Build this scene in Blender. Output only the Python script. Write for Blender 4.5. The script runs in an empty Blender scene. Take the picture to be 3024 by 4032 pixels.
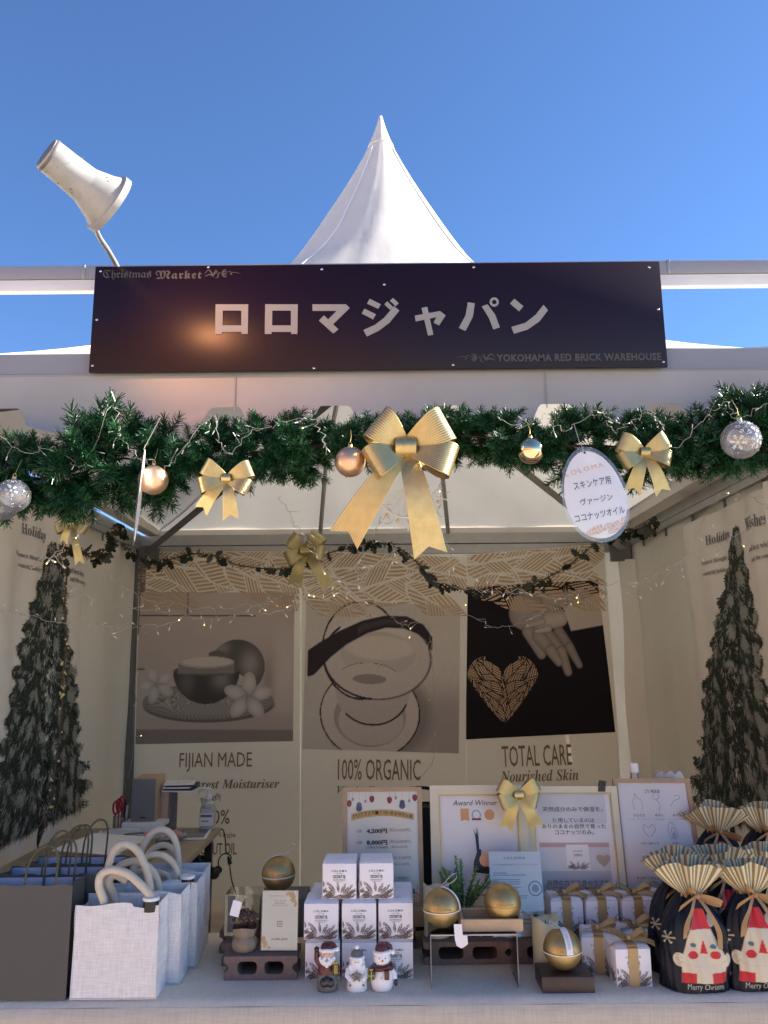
import bpy, bmesh, math, random
import numpy as np
from mathutils import Vector, Matrix, Euler
from mathutils.geometry import tessellate_polygon
R = math.radians
PI = math.pi
rnd = random.Random(7)
sc = bpy.context.scene
COL = sc.collection

# ------------------------------------------------------------------ camera
F = 3136.0
cam_d = bpy.data.cameras.new('camera')
cam = bpy.data.objects.new('camera', cam_d)
COL.objects.link(cam)
cam_d.sensor_fit = 'VERTICAL'
cam_d.sensor_height = 36.0
cam_d.lens = 28.0
cam_d.clip_start = 0.05
cam_d.clip_end = 500
CM = Matrix.Rotation(R(101.0), 3, 'X') @ Matrix.Rotation(R(-0.5), 3, 'Z')
cam.matrix_world = Matrix.Translation((0, 0, 1.5)) @ CM.to_4x4()
sc.camera = cam

def at(px, py, X=None, Y=None, Z=None, D=None):
    """the place seen at a point of the photograph, on a given plane of the stall"""
    d = CM @ Vector(((px - 1512) / F, -(py - 2016) / F, -1))
    if Y is not None: k = Y / d.y
    elif Z is not None: k = (Z - 1.5) / d.z
    elif X is not None: k = X / d.x
    else: k = D
    return Vector((0, 0, 1.5)) + d * k

# ------------------------------------------------------------------ light
EL, AZ = 29.0, 80.0            # sun elevation, azimuth clockwise from +Y
world = bpy.data.worlds.new('World'); sc.world = world
world.use_nodes = True
nt = world.node_tree
bg = nt.nodes['Background']
sky = nt.nodes.new('ShaderNodeTexSky')
sky.sky_type = 'NISHITA'; sky.sun_disc = False
sky.sun_elevation = R(EL); sky.sun_rotation = R(AZ)
sky.altitude = 2500; sky.air_density = 1.0; sky.dust_density = 0.0; sky.ozone_density = 7.0
nt.links.new(sky.outputs[0], bg.inputs[0])
bg.inputs[1].default_value = 0.078
sl = bpy.data.lights.new('sun', 'SUN'); sl.energy = 5.0; sl.angle = R(0.5); sl.color = (1, .93, .82)
so = bpy.data.objects.new('sun', sl); COL.objects.link(so)
sd = Vector((math.sin(R(AZ)) * math.cos(R(EL)), math.cos(R(AZ)) * math.cos(R(EL)), math.sin(R(EL))))
so.rotation_euler = sd.to_track_quat('Z', 'Y').to_euler()
so.location = (6, 4, 8)
sc.view_settings.view_transform = 'Standard'
sc.view_settings.look = 'None'
sc.view_settings.exposure = 1.85
sc.view_settings.gamma = 1
sc.view_settings.use_curve_mapping = False
sc.render.engine = 'CYCLES'
sc.cycles.use_denoising = True
sc.cycles.max_bounces = 8
sc.cycles.diffuse_bounces = 5
sc.cycles.transparent_max_bounces = 16

# ------------------------------------------------------------------ materials
def mat(name, c, rough=.6, metal=0, bump=0, bscale=200, var=0, vscale=8, spec=.5, trans=0, emit=0, coat=0, bdist=.001, kind='noise', aniso=0):
    m = bpy.data.materials.new(name); m.use_nodes = True
    t = m.node_tree; b = t.nodes['Principled BSDF']
    b.inputs['Base Color'].default_value = (*c, 1)
    b.inputs['Roughness'].default_value = rough
    b.inputs['Metallic'].default_value = metal
    b.inputs['Specular IOR Level'].default_value = spec
    if coat: b.inputs['Coat Weight'].default_value = coat; b.inputs['Coat Roughness'].default_value = .12
    tc = t.nodes.new('ShaderNodeTexCoord')
    if var:
        n = t.nodes.new('ShaderNodeTexNoise'); n.inputs['Scale'].default_value = vscale; n.inputs['Detail'].default_value = 6
        t.links.new(tc.outputs['Object'], n.inputs['Vector'])
        r = t.nodes.new('ShaderNodeMapRange'); r.inputs['From Min'].default_value = .3; r.inputs['From Max'].default_value = .7
        r.inputs['To Min'].default_value = 1 - var; r.inputs['To Max'].default_value = 1 + var * .6
        t.links.new(n.outputs[0], r.inputs[0])
        mx = t.nodes.new('ShaderNodeMix'); mx.data_type = 'RGBA'; mx.blend_type = 'MULTIPLY'; mx.inputs[0].default_value = 1
        mx.inputs[6].default_value = (*c, 1)
        t.links.new(r.outputs[0], mx.inputs[7]); t.links.new(mx.outputs[2], b.inputs['Base Color'])
    if bump:
        if kind == 'noise':
            n2 = t.nodes.new('ShaderNodeTexNoise'); n2.inputs['Scale'].default_value = bscale; n2.inputs['Detail'].default_value = 4
            t.links.new(tc.outputs['Object'], n2.inputs['Vector']); out = n2.outputs[0]
        else:   # weave: two crossed waves
            outs = []
            for ax in ('X', 'Z' if kind == 'weave' else 'Y'):
                w = t.nodes.new('ShaderNodeTexWave'); w.bands_direction = ax; w.inputs['Scale'].default_value = bscale
                w.inputs['Distortion'].default_value = 1.5; w.inputs['Detail'].default_value = 1
                t.links.new(tc.outputs['Object'], w.inputs['Vector']); outs.append(w.outputs['Fac'])
            a = t.nodes.new('ShaderNodeMath'); a.operation = 'ADD'
            t.links.new(outs[0], a.inputs[0]); t.links.new(outs[1], a.inputs[1]); out = a.outputs[0]
        bp = t.nodes.new('ShaderNodeBump'); bp.inputs['Strength'].default_value = bump; bp.inputs['Distance'].default_value = bdist
        t.links.new(out, bp.inputs['Height']); t.links.new(bp.outputs[0], b.inputs['Normal'])
    if emit:
        b.inputs['Emission Color'].default_value = (*c, 1); b.inputs['Emission Strength'].default_value = emit
    if trans:
        tr = t.nodes.new('ShaderNodeBsdfTranslucent'); tr.inputs[0].default_value = (*c, 1)
        ms = t.nodes.new('ShaderNodeMixShader'); ms.inputs[0].default_value = trans
        o = t.nodes['Material Output']
        t.links.new(b.outputs[0], ms.inputs[1]); t.links.new(tr.outputs[0], ms.inputs[2]); t.links.new(ms.outputs[0], o.inputs[0])
        if bump: t.links.new(bp.outputs[0], tr.inputs['Normal'])
    return m

def threads(name, f1, f2, lo, ax='XZ'):
    """crossing uneven threads laid over a woven material's colour"""
    m = M[name]; t = m.node_tree; b = t.nodes['Principled BSDF']; tc = t.nodes.new('ShaderNodeTexCoord')
    src = b.inputs['Base Color'].links[0].from_socket
    for sc3 in ((f1, 3, f2), (f2, 3, f1)):
        mp = t.nodes.new('ShaderNodeMapping'); mp.inputs['Scale'].default_value = sc3 if ax == 'XZ' else (sc3[0], sc3[2], 3)
        t.links.new(tc.outputs['Object'], mp.inputs[0])
        n = t.nodes.new('ShaderNodeTexNoise'); n.inputs['Scale'].default_value = 1; n.inputs['Detail'].default_value = 3; t.links.new(mp.outputs[0], n.inputs['Vector'])
        r = t.nodes.new('ShaderNodeMapRange'); r.inputs['From Min'].default_value = .38; r.inputs['From Max'].default_value = .58; r.inputs['To Min'].default_value = lo; r.inputs['To Max'].default_value = 1.06
        t.links.new(n.outputs[0], r.inputs[0])
        mx = t.nodes.new('ShaderNodeMix'); mx.data_type = 'RGBA'; mx.blend_type = 'MULTIPLY'; mx.inputs[0].default_value = 1
        t.links.new(src, mx.inputs[6]); t.links.new(r.outputs[0], mx.inputs[7]); src = mx.outputs[2]
    t.links.new(src, b.inputs['Base Color'])

def clear_mat(name, tint=(1, 1, 1), gloss=.12, rough=.03, frost=0.0):
    """thin clear plastic or glass: mostly see-through with a fresnel sheen"""
    m = bpy.data.materials.new(name); m.use_nodes = True; t = m.node_tree
    t.nodes.remove(t.nodes['Principled BSDF'])
    o = t.nodes['Material Output']
    tp = t.nodes.new('ShaderNodeBsdfTransparent'); tp.inputs[0].default_value = (*tint, 1)
    g = t.nodes.new('ShaderNodeBsdfGlossy'); g.inputs['Roughness'].default_value = rough
    fr = t.nodes.new('ShaderNodeFresnel'); fr.inputs[0].default_value = 1.5
    ad = t.nodes.new('ShaderNodeMath'); ad.operation = 'MULTIPLY_ADD'; ad.inputs[1].default_value = 1.0; ad.inputs[2].default_value = gloss
    t.links.new(fr.outputs[0], ad.inputs[0])
    mx = t.nodes.new('ShaderNodeMixShader'); t.links.new(ad.outputs[0], mx.inputs[0])
    t.links.new(tp.outputs[0], mx.inputs[1]); t.links.new(g.outputs[0], mx.inputs[2])
    last = mx
    if frost:
        df = t.nodes.new('ShaderNodeBsdfDiffuse'); df.inputs[0].default_value = (.85, .85, .85, 1)
        m2 = t.nodes.new('ShaderNodeMixShader'); m2.inputs[0].default_value = frost
        t.links.new(mx.outputs[0], m2.inputs[1]); t.links.new(df.outputs[0], m2.inputs[2]); last = m2
    t.links.new(last.outputs[0], o.inputs[0])
    return m

def attr_mat(name, rough=.6, spec=.3, bump=0, bscale=300, trans=0):
    m = mat(name, (.5, .5, .5), rough, spec=spec, bump=bump, bscale=bscale, trans=trans)
    t = m.node_tree; a = t.nodes.new('ShaderNodeAttribute'); a.attribute_name = 'ink'
    t.links.new(a.outputs['Color'], t.nodes['Principled BSDF'].inputs['Base Color'])
    for n in t.nodes:
        if n.type == 'BSDF_TRANSLUCENT': t.links.new(a.outputs['Color'], n.inputs[0])
    return m

M = {}
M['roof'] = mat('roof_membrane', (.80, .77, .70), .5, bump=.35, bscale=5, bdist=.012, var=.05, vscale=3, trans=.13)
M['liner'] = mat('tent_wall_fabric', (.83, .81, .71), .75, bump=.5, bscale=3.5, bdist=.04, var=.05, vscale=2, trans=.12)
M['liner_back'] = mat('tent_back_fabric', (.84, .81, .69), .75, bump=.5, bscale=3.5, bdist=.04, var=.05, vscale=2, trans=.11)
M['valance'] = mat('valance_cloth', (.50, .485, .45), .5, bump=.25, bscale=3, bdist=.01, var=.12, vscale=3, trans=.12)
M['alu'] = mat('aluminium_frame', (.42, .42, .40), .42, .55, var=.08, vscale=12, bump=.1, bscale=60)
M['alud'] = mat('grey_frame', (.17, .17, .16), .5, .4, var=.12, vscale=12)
M['gutter'] = mat('painted_gutter', (.30, .31, .34), .45, var=.05, vscale=6, bump=.1, bscale=30)
M['lip'] = mat('gutter_lip', (.36, .35, .32), .5, var=.08, vscale=8)
M['white'] = mat('white_plastic', (.78, .78, .76), .4, var=.03)
M['whitepaint'] = mat('white_paint', (.80, .79, .76), .4, var=.04, vscale=10)
M['lamp'] = mat('lamp_enamel', (.36, .355, .34), .42, var=.14, vscale=25, bump=.15, bscale=90)
M['capdark'] = mat('lamp_end_cap', (.16, .15, .14), .5, var=.2, vscale=30)
M['speck'] = mat('rust_fleck', (.22, .15, .09), .8)
M['sign'] = mat('sign_panel', (.013, .003, .008), .34, spec=.32, var=.1, vscale=2)
M['signink'] = mat('sign_lettering', (.31, .30, .28), .6, var=.05, vscale=12)
M['signfaint'] = mat('sign_small_lettering', (.085, .08, .075), .6, var=.2, vscale=30)
M['steel'] = mat('screw_steel', (.6, .6, .6), .25, 1)
M['needle'] = mat('garland_needle', (.010, .080, .022), .42, var=.35, vscale=30, spec=.5)
M['needle2'] = mat('garland_needle_deep', (.005, .030, .012), .45, var=.3, vscale=30, spec=.4)
M['needle3'] = mat('garland_needle_pale', (.04, .17, .05), .4, var=.3, vscale=30, spec=.5)
M['stem'] = mat('garland_stem', (.05, .035, .02), .8)
M['gold'] = mat('gold_ribbon', (.60, .47, .22), .33, .92, bump=.25, bscale=900, bdist=.0004, var=.12, vscale=40)
M['gold2'] = mat('gold_ribbon_pale', (.50, .43, .21), .38, .85, bump=.25, bscale=900, bdist=.0004, var=.12, vscale=40)
M['ballgold'] = mat('satin_gold_bauble', (.85, .54, .33), .36, .85, var=.04, vscale=20)
M['mirror'] = mat('mirror_gold_bauble', (.95, .72, .42), .04, 1)
M['capgold'] = mat('bauble_cap', (.8, .6, .25), .3, 1)
M['jar'] = mat('brushed_gold_jar', (.47, .345, .15), .45, .88, bump=.12, bscale=400, bdist=.0004, var=.16, vscale=45)
M['jard'] = mat('jar_seam', (.2, .12, .03), .5, .8)
M['clear'] = clear_mat('clear_plastic', gloss=.08, rough=.05, frost=.05)
M['glasspane'] = clear_mat('frame_glass', gloss=-.02, rough=.02)
M['acrylic'] = clear_mat('acrylic_sheet', (.93, .95, .95), gloss=.03)
M['acredge'] = mat('acrylic_edge', (.20, .20, .21), .2)
M['film'] = clear_mat('plastic_film', (.97, .97, .97), gloss=.10, rough=.12, frost=.10)
M['frostprint'] = mat('white_bauble_print', (.8, .82, .84), .5)
M['wire'] = mat('clear_wire', (.40, .38, .34), .35, spec=.6)
M['wirehead'] = mat('bulb_sleeve', (.72, .70, .64), .3)
M['bulb'] = mat('warm_led', (1, .62, .20), .4, emit=3.0)
M['holly'] = mat('holly_leaf', (.016, .022, .012), .4, var=.4, vscale=40, spec=.4)
M['hollys'] = mat('holly_strand', (.07, .052, .025), .6, var=.4, vscale=40)
M['berry'] = mat('holly_berry', (.66, .52, .26), .3, spec=.6)
M['bannercloth'] = mat('banner_cloth', (.82, .78, .67), .7, bump=.25, bscale=4, bdist=.01, var=.04, vscale=2, trans=.24)
M['tapcloth'] = mat('tapestry_cloth', (.80, .76, .68), .85, bump=.3, bscale=6, bdist=.012, var=.05, vscale=3)
M['ink_brown'] = mat('brown_print', (.23, .15, .075), .7)
M['ink_tan'] = mat('copper_leaf_print', (.54, .37, .21), .5, var=.18, vscale=1.5)
M['ink_black'] = mat('black_print', (.022, .022, .024), .6)
M['ink_grey'] = mat('grey_print', (.16, .16, .17), .6)
M['ink_lgrey'] = mat('pale_grey_print', (.34, .34, .36), .6)
M['ink_orange'] = mat('orange_print', (.72, .40, .16), .6)
M['ink_mustard'] = mat('mustard_print', (.62, .42, .16), .6)
M['ink_red'] = mat('dark_red_print', (.25, .02, .03), .6)
M['ink_teal'] = mat('teal_print', (.03, .14, .16), .6)
M['ink_blue'] = mat('blue_print', (.05, .10, .20), .6)
M['ink_lblue'] = mat('light_blue_print', (.30, .46, .60), .6)
M['ink_green'] = mat('green_print', (.06, .12, .06), .6)
M['treedark'] = mat('printed_tree_dark', (.010, .016, .012), .8)
M['treemid'] = mat('printed_tree_green', (.03, .046, .032), .8)
M['treefrost'] = mat('printed_tree_frost', (.29, .30, .265), .8)
M['cloth'] = mat('tablecloth_linen', (.86, .77, .63), .85, bump=.6, bscale=260, bdist=.0012, kind='weavey', var=.06, vscale=4)
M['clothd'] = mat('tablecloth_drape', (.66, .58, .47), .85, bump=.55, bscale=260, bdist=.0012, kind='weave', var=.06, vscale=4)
M['jute'] = mat('white_burlap', (.93, .90, .88), .85, bump=.6, bscale=330, bdist=.001, kind='weave', var=.04, vscale=60)
M['juteedge'] = mat('burlap_hem', (.60, .60, .62), .8, bump=.4, bscale=500, bdist=.0006)
M['rope'] = mat('cotton_handle', (.60, .53, .41), .85, bump=.8, bscale=420, bdist=.0012, var=.08, vscale=50)
M['kraft'] = mat('grey_paper_bag', (.085, .080, .074), .75, bump=.15, bscale=30, bdist=.002, var=.05, vscale=8)
M['kraftin'] = mat('paper_bag_inside', (.46, .50, .60), .8)
M['cord'] = mat('olive_paper_cord', (.075, .075, .045), .8, bump=.8, bscale=500, bdist=.0008)
M['brick'] = mat('clay_block', (.20, .14, .115), .85, bump=.5, bscale=250, bdist=.0012, var=.16, vscale=90)
M['card'] = mat('white_card', (.80, .78, .80), .55, var=.02, vscale=20)
M['cardsh'] = mat('card_edge', (.34, .35, .42), .7)
M['leafprint'] = mat('umber_leaf_print', (.15, .105, .085), .6, var=.2, vscale=80)
M['ribbon'] = mat('khaki_satin_ribbon', (.44, .30, .13), .42, spec=.5, bump=.2, bscale=60, bdist=.002, var=.08, vscale=30)
M['tanrib'] = mat('brown_satin_ribbon', (.36, .22, .10), .4, spec=.5, var=.1, vscale=30)
M['wood'] = mat('pale_wood', (.50, .36, .22), .6, bump=.2, bscale=40, var=.18, vscale=14)
M['oak'] = mat('oak_frame', (.38, .26, .15), .55, var=.2, vscale=18, bump=.15, bscale=80)
M['cream'] = mat('cream_frame', (.60, .55, .40), .5, var=.06, vscale=15)
M['goldline'] = mat('gold_frame_fillet', (.50, .36, .12), .35, .8)
M['paper'] = mat('white_paper', (.84, .82, .80), .5)
M['paperg'] = mat('pale_green_paper', (.76, .77, .70), .5)
M['darkwood'] = mat('dark_wood', (.045, .028, .022), .45, var=.35, vscale=30, bump=.15, bscale=60)
M['wax'] = mat('candle_wax', (.66, .60, .40), .45, spec=.5, bump=.12, bscale=25, var=.05, vscale=20)
M['black'] = mat('black_plastic', (.012, .012, .013), .4)
M['blackcloth'] = mat('black_cloth', (.006, .006, .008), .85)
M['greyf'] = mat('speaker_grille', (.20, .20, .20), .85, bump=.5, bscale=900)
M['spkwood'] = mat('speaker_wood', (.52, .38, .24), .55, var=.06, vscale=10)
M['red'] = mat('red_plastic', (.42, .01, .025), .35)
M['tableply'] = mat('folding_table_top', (.40, .33, .23), .5, var=.06, vscale=8)
M['carton'] = mat('cardboard', (.36, .26, .15), .8, var=.08, vscale=15)
M['pink'] = mat('pink_label', (.65, .25, .22), .5)
M['tealf'] = mat('teal_cloth', (.08, .26, .27), .7)
M['kpot'] = mat('kraft_wrap', (.27, .21, .145), .8, bump=.4, bscale=60, bdist=.003)
M['dry'] = mat('dried_flower', (.11, .065, .045), .8, var=.5, vscale=90)
M['dry2'] = mat('dried_flower_tip', (.24, .17, .12), .8, var=.4, vscale=90)
M['plant'] = mat('fir_sprig', (.17, .31, .07), .55, var=.4, vscale=40)
M['plantd'] = mat('fir_sprig_deep', (.035, .09, .03), .55, var=.4, vscale=40)
M['navy'] = mat('navy_cloth', (.006, .008, .016), .5, var=.2, vscale=20, bump=.3, bscale=25, bdist=.003)
M['stripec'] = mat('cream_stripe_cloth', (.64, .59, .40), .75)
M['stripek'] = mat('khaki_stripe_cloth', (.26, .20, .095), .75)
M['cerw'] = mat('white_ceramic', (.80, .80, .82), .28, spec=.6)
M['cerr'] = mat('maroon_ceramic', (.085, .010, .014), .3, spec=.6)
M['cerb'] = mat('black_ceramic', (.018, .02, .018), .3, spec=.6)
M['cerg'] = mat('grey_ceramic', (.14, .14, .135), .4, spec=.5)
M['cers'] = mat('skin_ceramic', (.66, .42, .30), .4)
M['cery'] = mat('yellow_ceramic', (.65, .52, .05), .35)
M['cero'] = mat('orange_ceramic', (.62, .17, .05), .35)
M['ceret'] = mat('green_ceramic', (.03, .045, .02), .35)
M['inkart'] = attr_mat('printed_picture', .7, spec=.12, trans=.2)
M['inkbag'] = attr_mat('printed_bag_cloth', .5, bump=.25, bscale=40)
M['seam'] = mat('seam_tape', (.82, .82, .82), .5)
M['ground'] = None
M['frosty'] = clear_mat('frosted_clear_plastic', (.97, .97, .97), gloss=.12, rough=.08, frost=.10)

threads('jute', 330, 22, .93); threads('cloth', 340, 30, .985, 'XY'); threads('clothd', 340, 18, .975)
# ------------------------------------------------------------------ mesh helpers
_tc = {}
def glyphs(s, bold=0, shear=0, spacing=1.0):
    k = (s, bold, shear, spacing)
    if k in _tc: return _tc[k]
    c = bpy.data.curves.new('lettering', 'FONT'); c.body = s; c.resolution_u = 2
    c.offset = bold; c.shear = shear; c.space_character = spacing
    o = bpy.data.objects.new('lettering', c); COL.objects.link(o)
    dg = bpy.context.evaluated_depsgraph_get()
    me = bpy.data.meshes.new_from_object(o.evaluated_get(dg))
    v = [(p.co.x, p.co.y) for p in me.vertices]; f = [tuple(p.vertices) for p in me.polygons]
    x0 = min(p[0] for p in v); x1 = max(p[0] for p in v); y0 = min(p[1] for p in v); y1 = max(p[1] for p in v)
    v = [((p[0] - x0) / (x1 - x0) - .5, (p[1] - y0) / (y1 - y0) - .5) for p in v]
    bpy.data.objects.remove(o); bpy.data.curves.remove(c); bpy.data.meshes.remove(me)
    _tc[k] = (v, f)
    return _tc[k]

_fr = {'b': (0x1D400, 0x1D41A, 0x1D7CE), 'i': (0x1D434, 0x1D44E, None), 'bi': (0x1D468, 0x1D482, None), 'f': (0x1D504, 0x1D51E, None), 'bf': (0x1D56C, 0x1D586, None)}
_exc = {('i', 'h'): '\u210e', ('f', 'C'): '\u212d', ('f', 'H'): '\u210c', ('f', 'I'): '\u2111', ('f', 'R'): '\u211c', ('f', 'Z'): '\u2128'}
def styled(s, st):
    """serif, italic and blackletter alphabets"""
    if not st: return s
    U, L, N = _fr[st]; out = ''
    for ch in s:
        if (st, ch) in _exc: out += _exc[(st, ch)]
        elif 'A' <= ch <= 'Z': out += chr(U + ord(ch) - 65)
        elif 'a' <= ch <= 'z': out += chr(L + ord(ch) - 97)
        elif '0' <= ch <= '9' and N: out += chr(N + ord(ch) - 48)
        else: out += ch
    return out

class MB:
    def __init__(s, T=None):
        s.v = []; s.f = []; s.i = []; s.T = T; s.warp = None
    def add(s, V, Fs, mi=0, M_=None):
        o = len(s.v)
        for p in V:
            p = Vector(p)
            if M_ is not None: p = M_ @ p
            if s.T is not None: p = s.T @ p
            if s.warp: p = s.warp(p)
            s.v.append(p[:])
        for f in Fs:
            s.f.append(tuple(a + o for a in f)); s.i.append(mi)
        return s
    def bx(s, x0, x1, y0, y1, z0, z1, mi=0, M_=None):
        V = [(x, y, z) for x in (x0, x1) for y in (y0, y1) for z in (z0, z1)]
        return s.add(V, [(0, 1, 3, 2), (4, 6, 7, 5), (0, 4, 5, 1), (2, 3, 7, 6), (0, 2, 6, 4), (1, 5, 7, 3)], mi, M_)
    def rbox(s, x0, x1, y0, y1, z0, z1, b=.002, mi=0, M_=None, seg=2):
        bm = bmesh.new(); bmesh.ops.create_cube(bm, size=1)
        for v in bm.verts:
            v.co = Vector(((x0 + x1) / 2 + v.co.x * (x1 - x0), (y0 + y1) / 2 + v.co.y * (y1 - y0), (z0 + z1) / 2 + v.co.z * (z1 - z0)))
        bmesh.ops.bevel(bm, geom=bm.edges[:], offset=b, segments=seg, affect='EDGES', profile=.5)
        bm.verts.index_update()
        s.add([v.co.copy() for v in bm.verts], [tuple(v.index for v in f.verts) for f in bm.faces], mi, M_)
        bm.free(); return s
    def tube(s, pts, r, n=8, mi=0, M_=None, cap=True, flat=None):
        pts = [Vector(p) for p in pts]; m = len(pts); V = []; Fs = []
        rr = r if isinstance(r, (list, tuple)) else [r] * m
        up = None
        for k, p in enumerate(pts):
            d = (pts[min(k + 1, m - 1)] - pts[max(k - 1, 0)])
            if d.length < 1e-9: d = Vector((0, 0, 1))
            d.normalize()
            if up is None:
                up = Vector((0, 0, 1)) if abs(d.z) < .9 else Vector((1, 0, 0))
            a = d.cross(up)
            if a.length < 1e-6: a = d.cross(Vector((0, 1, .1)))
            a.normalize(); b = a.cross(d).normalized(); up = b
            for j in range(n):
                t = 2 * PI * j / n
                V.append(p + a * (math.cos(t) * rr[k]) + b * (math.sin(t) * rr[k] * (flat or 1)))
        for k in range(m - 1):
            for j in range(n):
                Fs.append((k * n + j, k * n + (j + 1) % n, (k + 1) * n + (j + 1) % n, (k + 1) * n + j))
        if cap:
            Fs.append(tuple(range(n))[::-1]); Fs.append(tuple((m - 1) * n + j for j in range(n)))
        return s.add(V, Fs, mi, M_)
    def lathe(s, prof, n=24, mi=0, M_=None, sx=1, sy=1):
        V = []; Fs = []; m = len(prof)
        for r, z in prof:
            for j in range(n):
                t = 2 * PI * j / n; V.append((r * math.cos(t) * sx, r * math.sin(t) * sy, z))
        for k in range(m - 1):
            for j in range(n):
                Fs.append((k * n + j, k * n + (j + 1) % n, (k + 1) * n + (j + 1) % n, (k + 1) * n + j))
        return s.add(V, Fs, mi, M_)
    def sph(s, c, r, n=12, mi=0, sc_=(1, 1, 1), M_=None):
        m = max(6, n // 2 + 2)
        V = [(c[0], c[1], c[2] - r * sc_[2])]; Fs = []
        for k in range(1, m):
            ph = -PI / 2 + PI * k / m
            for j in range(n):
                t = 2 * PI * j / n
                V.append((c[0] + r * sc_[0] * math.cos(ph) * math.cos(t), c[1] + r * sc_[1] * math.cos(ph) * math.sin(t), c[2] + r * sc_[2] * math.sin(ph)))
        V.append((c[0], c[1], c[2] + r * sc_[2]))
        for j in range(n): Fs.append((0, 1 + (j + 1) % n, 1 + j))
        for k in range(m - 2):
            for j in range(n):
                a = 1 + k * n
                Fs.append((a + j, a + (j + 1) % n, a + n + (j + 1) % n, a + n + j))
        L = len(V) - 1; a = 1 + (m - 2) * n
        for j in range(n): Fs.append((a + j, a + (j + 1) % n, L))
        return s.add(V, Fs, mi, M_)
    def grid(s, fn, nu, nv, mi=0, M_=None):
        V = [fn(i / nu, j / nv) for j in range(nv + 1) for i in range(nu + 1)]
        o = len(s.v)
        Fs = []; ms = []
        for j in range(nv):
            for i in range(nu):
                a = j * (nu + 1) + i; Fs.append((a, a + 1, a + nu + 2, a + nu + 1)); ms.append(mi(i, j) if callable(mi) else mi)
        k = len(s.i); s.add(V, Fs, 0, M_); s.i[k:] = ms
        return s
    def flat(s, loops, y=0, mi=0, M_=None):
        """polygon(s) in the XZ plane at depth y, facing -Y"""
        if not isinstance(loops[0][0], (tuple, list, Vector)): loops = [loops]
        L = [[Vector((p[0], p[1], 0)) for p in l] for l in loops]
        tr = tessellate_polygon(L); P = [p for l in L for p in l]
        Fs = []
        for t in tr:
            a, b, c = (P[k] for k in t)
            n = (b.x - a.x) * (c.y - a.y) - (b.y - a.y) * (c.x - a.x)
            Fs.append(t if n > 0 else (t[0], t[2], t[1]))
        return s.add([(p.x, y, p.y) for p in P], Fs, mi, M_)
    def ext(s, loops, y0, y1, mi=0, M_=None):
        """the same polygon(s) given thickness from y0 (front) to y1"""
        if not isinstance(loops[0][0], (tuple, list, Vector)): loops = [loops]
        s.flat(loops, y0, mi, M_)
        L = [[Vector((p[0], p[1], 0)) for p in l] for l in loops]; P = [p for l in L for p in l]
        s.add([(p.x, y1, p.y) for p in P], [t[::-1] for t in tessellate_polygon(L)], mi, M_)
        for l in loops:
            n = len(l); V = [(p[0], y0, p[1]) for p in l] + [(p[0], y1, p[1]) for p in l]
            s.add(V, [(j, (j + 1) % n, n + (j + 1) % n, n + j) for j in range(n)], mi, M_)
        return s
    def text(s, t, cx, cz, w, h, y=0, mi=0, M_=None, st=None, bold=0, rot=0, shear=0, spacing=1.0, pre=0):
        V, Fs = glyphs(styled(t, st), bold, shear, spacing)
        c, n = math.cos(rot), math.sin(rot); P = []
        for a, b in V:
            a *= w; b *= h
            P.append((cx + a * c - b * n, y, cz + a * n + b * c))
        return s.add(P, Fs, mi, M_)
    def build(s, name, mats, parent=None, smooth=True, angle=40, loc=None):
        me = bpy.data.meshes.new(name)
        me.from_pydata(s.v, [], s.f)
        if not isinstance(mats, (list, tuple)): mats = [mats]
        for m in mats: me.materials.append(M[m] if isinstance(m, str) else m)
        if len(mats) > 1: me.polygons.foreach_set('material_index', s.i)
        if smooth:
            me.polygons.foreach_set('use_smooth', [True] * len(me.polygons))
            if angle: me.set_sharp_from_angle(angle=R(angle))
        o = bpy.data.objects.new(name, me); COL.objects.link(o)
        if parent: o.parent = parent
        if loc is not None: o.location = loc
        return o

def tag(o, label=None, cat=None, group=None, kind=None):
    if label: o['label'] = label
    if cat: o['category'] = cat
    if group: o['group'] = group
    if kind: o['kind'] = kind
    return o
def thing(name, label, cat, loc=(0, 0, 0), rot=(0, 0, 0), group=None):
    o = bpy.data.objects.new(name, None); COL.objects.link(o)
    o.empty_display_size = .05
    o.location = loc; o.rotation_euler = rot
    return tag(o, label, cat, group)
def copy_tree(o, loc=None, rot=None, label=None, scale=None, parent=None):
    c = o.copy(); COL.objects.link(c)
    if parent: c.parent = parent
    if loc is not None: c.location = loc
    if rot is not None: c.rotation_euler = rot
    if scale is not None: c.scale = (scale,) * 3 if not isinstance(scale, (tuple, list)) else scale
    if label: c['label'] = label
    for ch in list(o.children): copy_tree(ch, parent=c)
    return c
def arc(cx, cy, rx, ry, a0, a1, n):
    return [(cx + rx * math.cos(R(a0 + (a1 - a0) * k / n)), cy + ry * math.sin(R(a0 + (a1 - a0) * k / n))) for k in range(n + 1)]
def spline(P, n):
    """smooth curve through points, n steps each"""
    P = [Vector(p) for p in P]; out = []
    for k in range(len(P) - 1):
        a, b, c, d = P[max(k - 1, 0)], P[k], P[k + 1], P[min(k + 2, len(P) - 1)]
        for j in range(n):
            t = j / n
            out.append(.5 * (2 * b + (c - a) * t + (2 * a - 5 * b + 4 * c - d) * t * t + (3 * b - a - 3 * c + d) * t ** 3))
    out.append(P[-1]); return out
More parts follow.
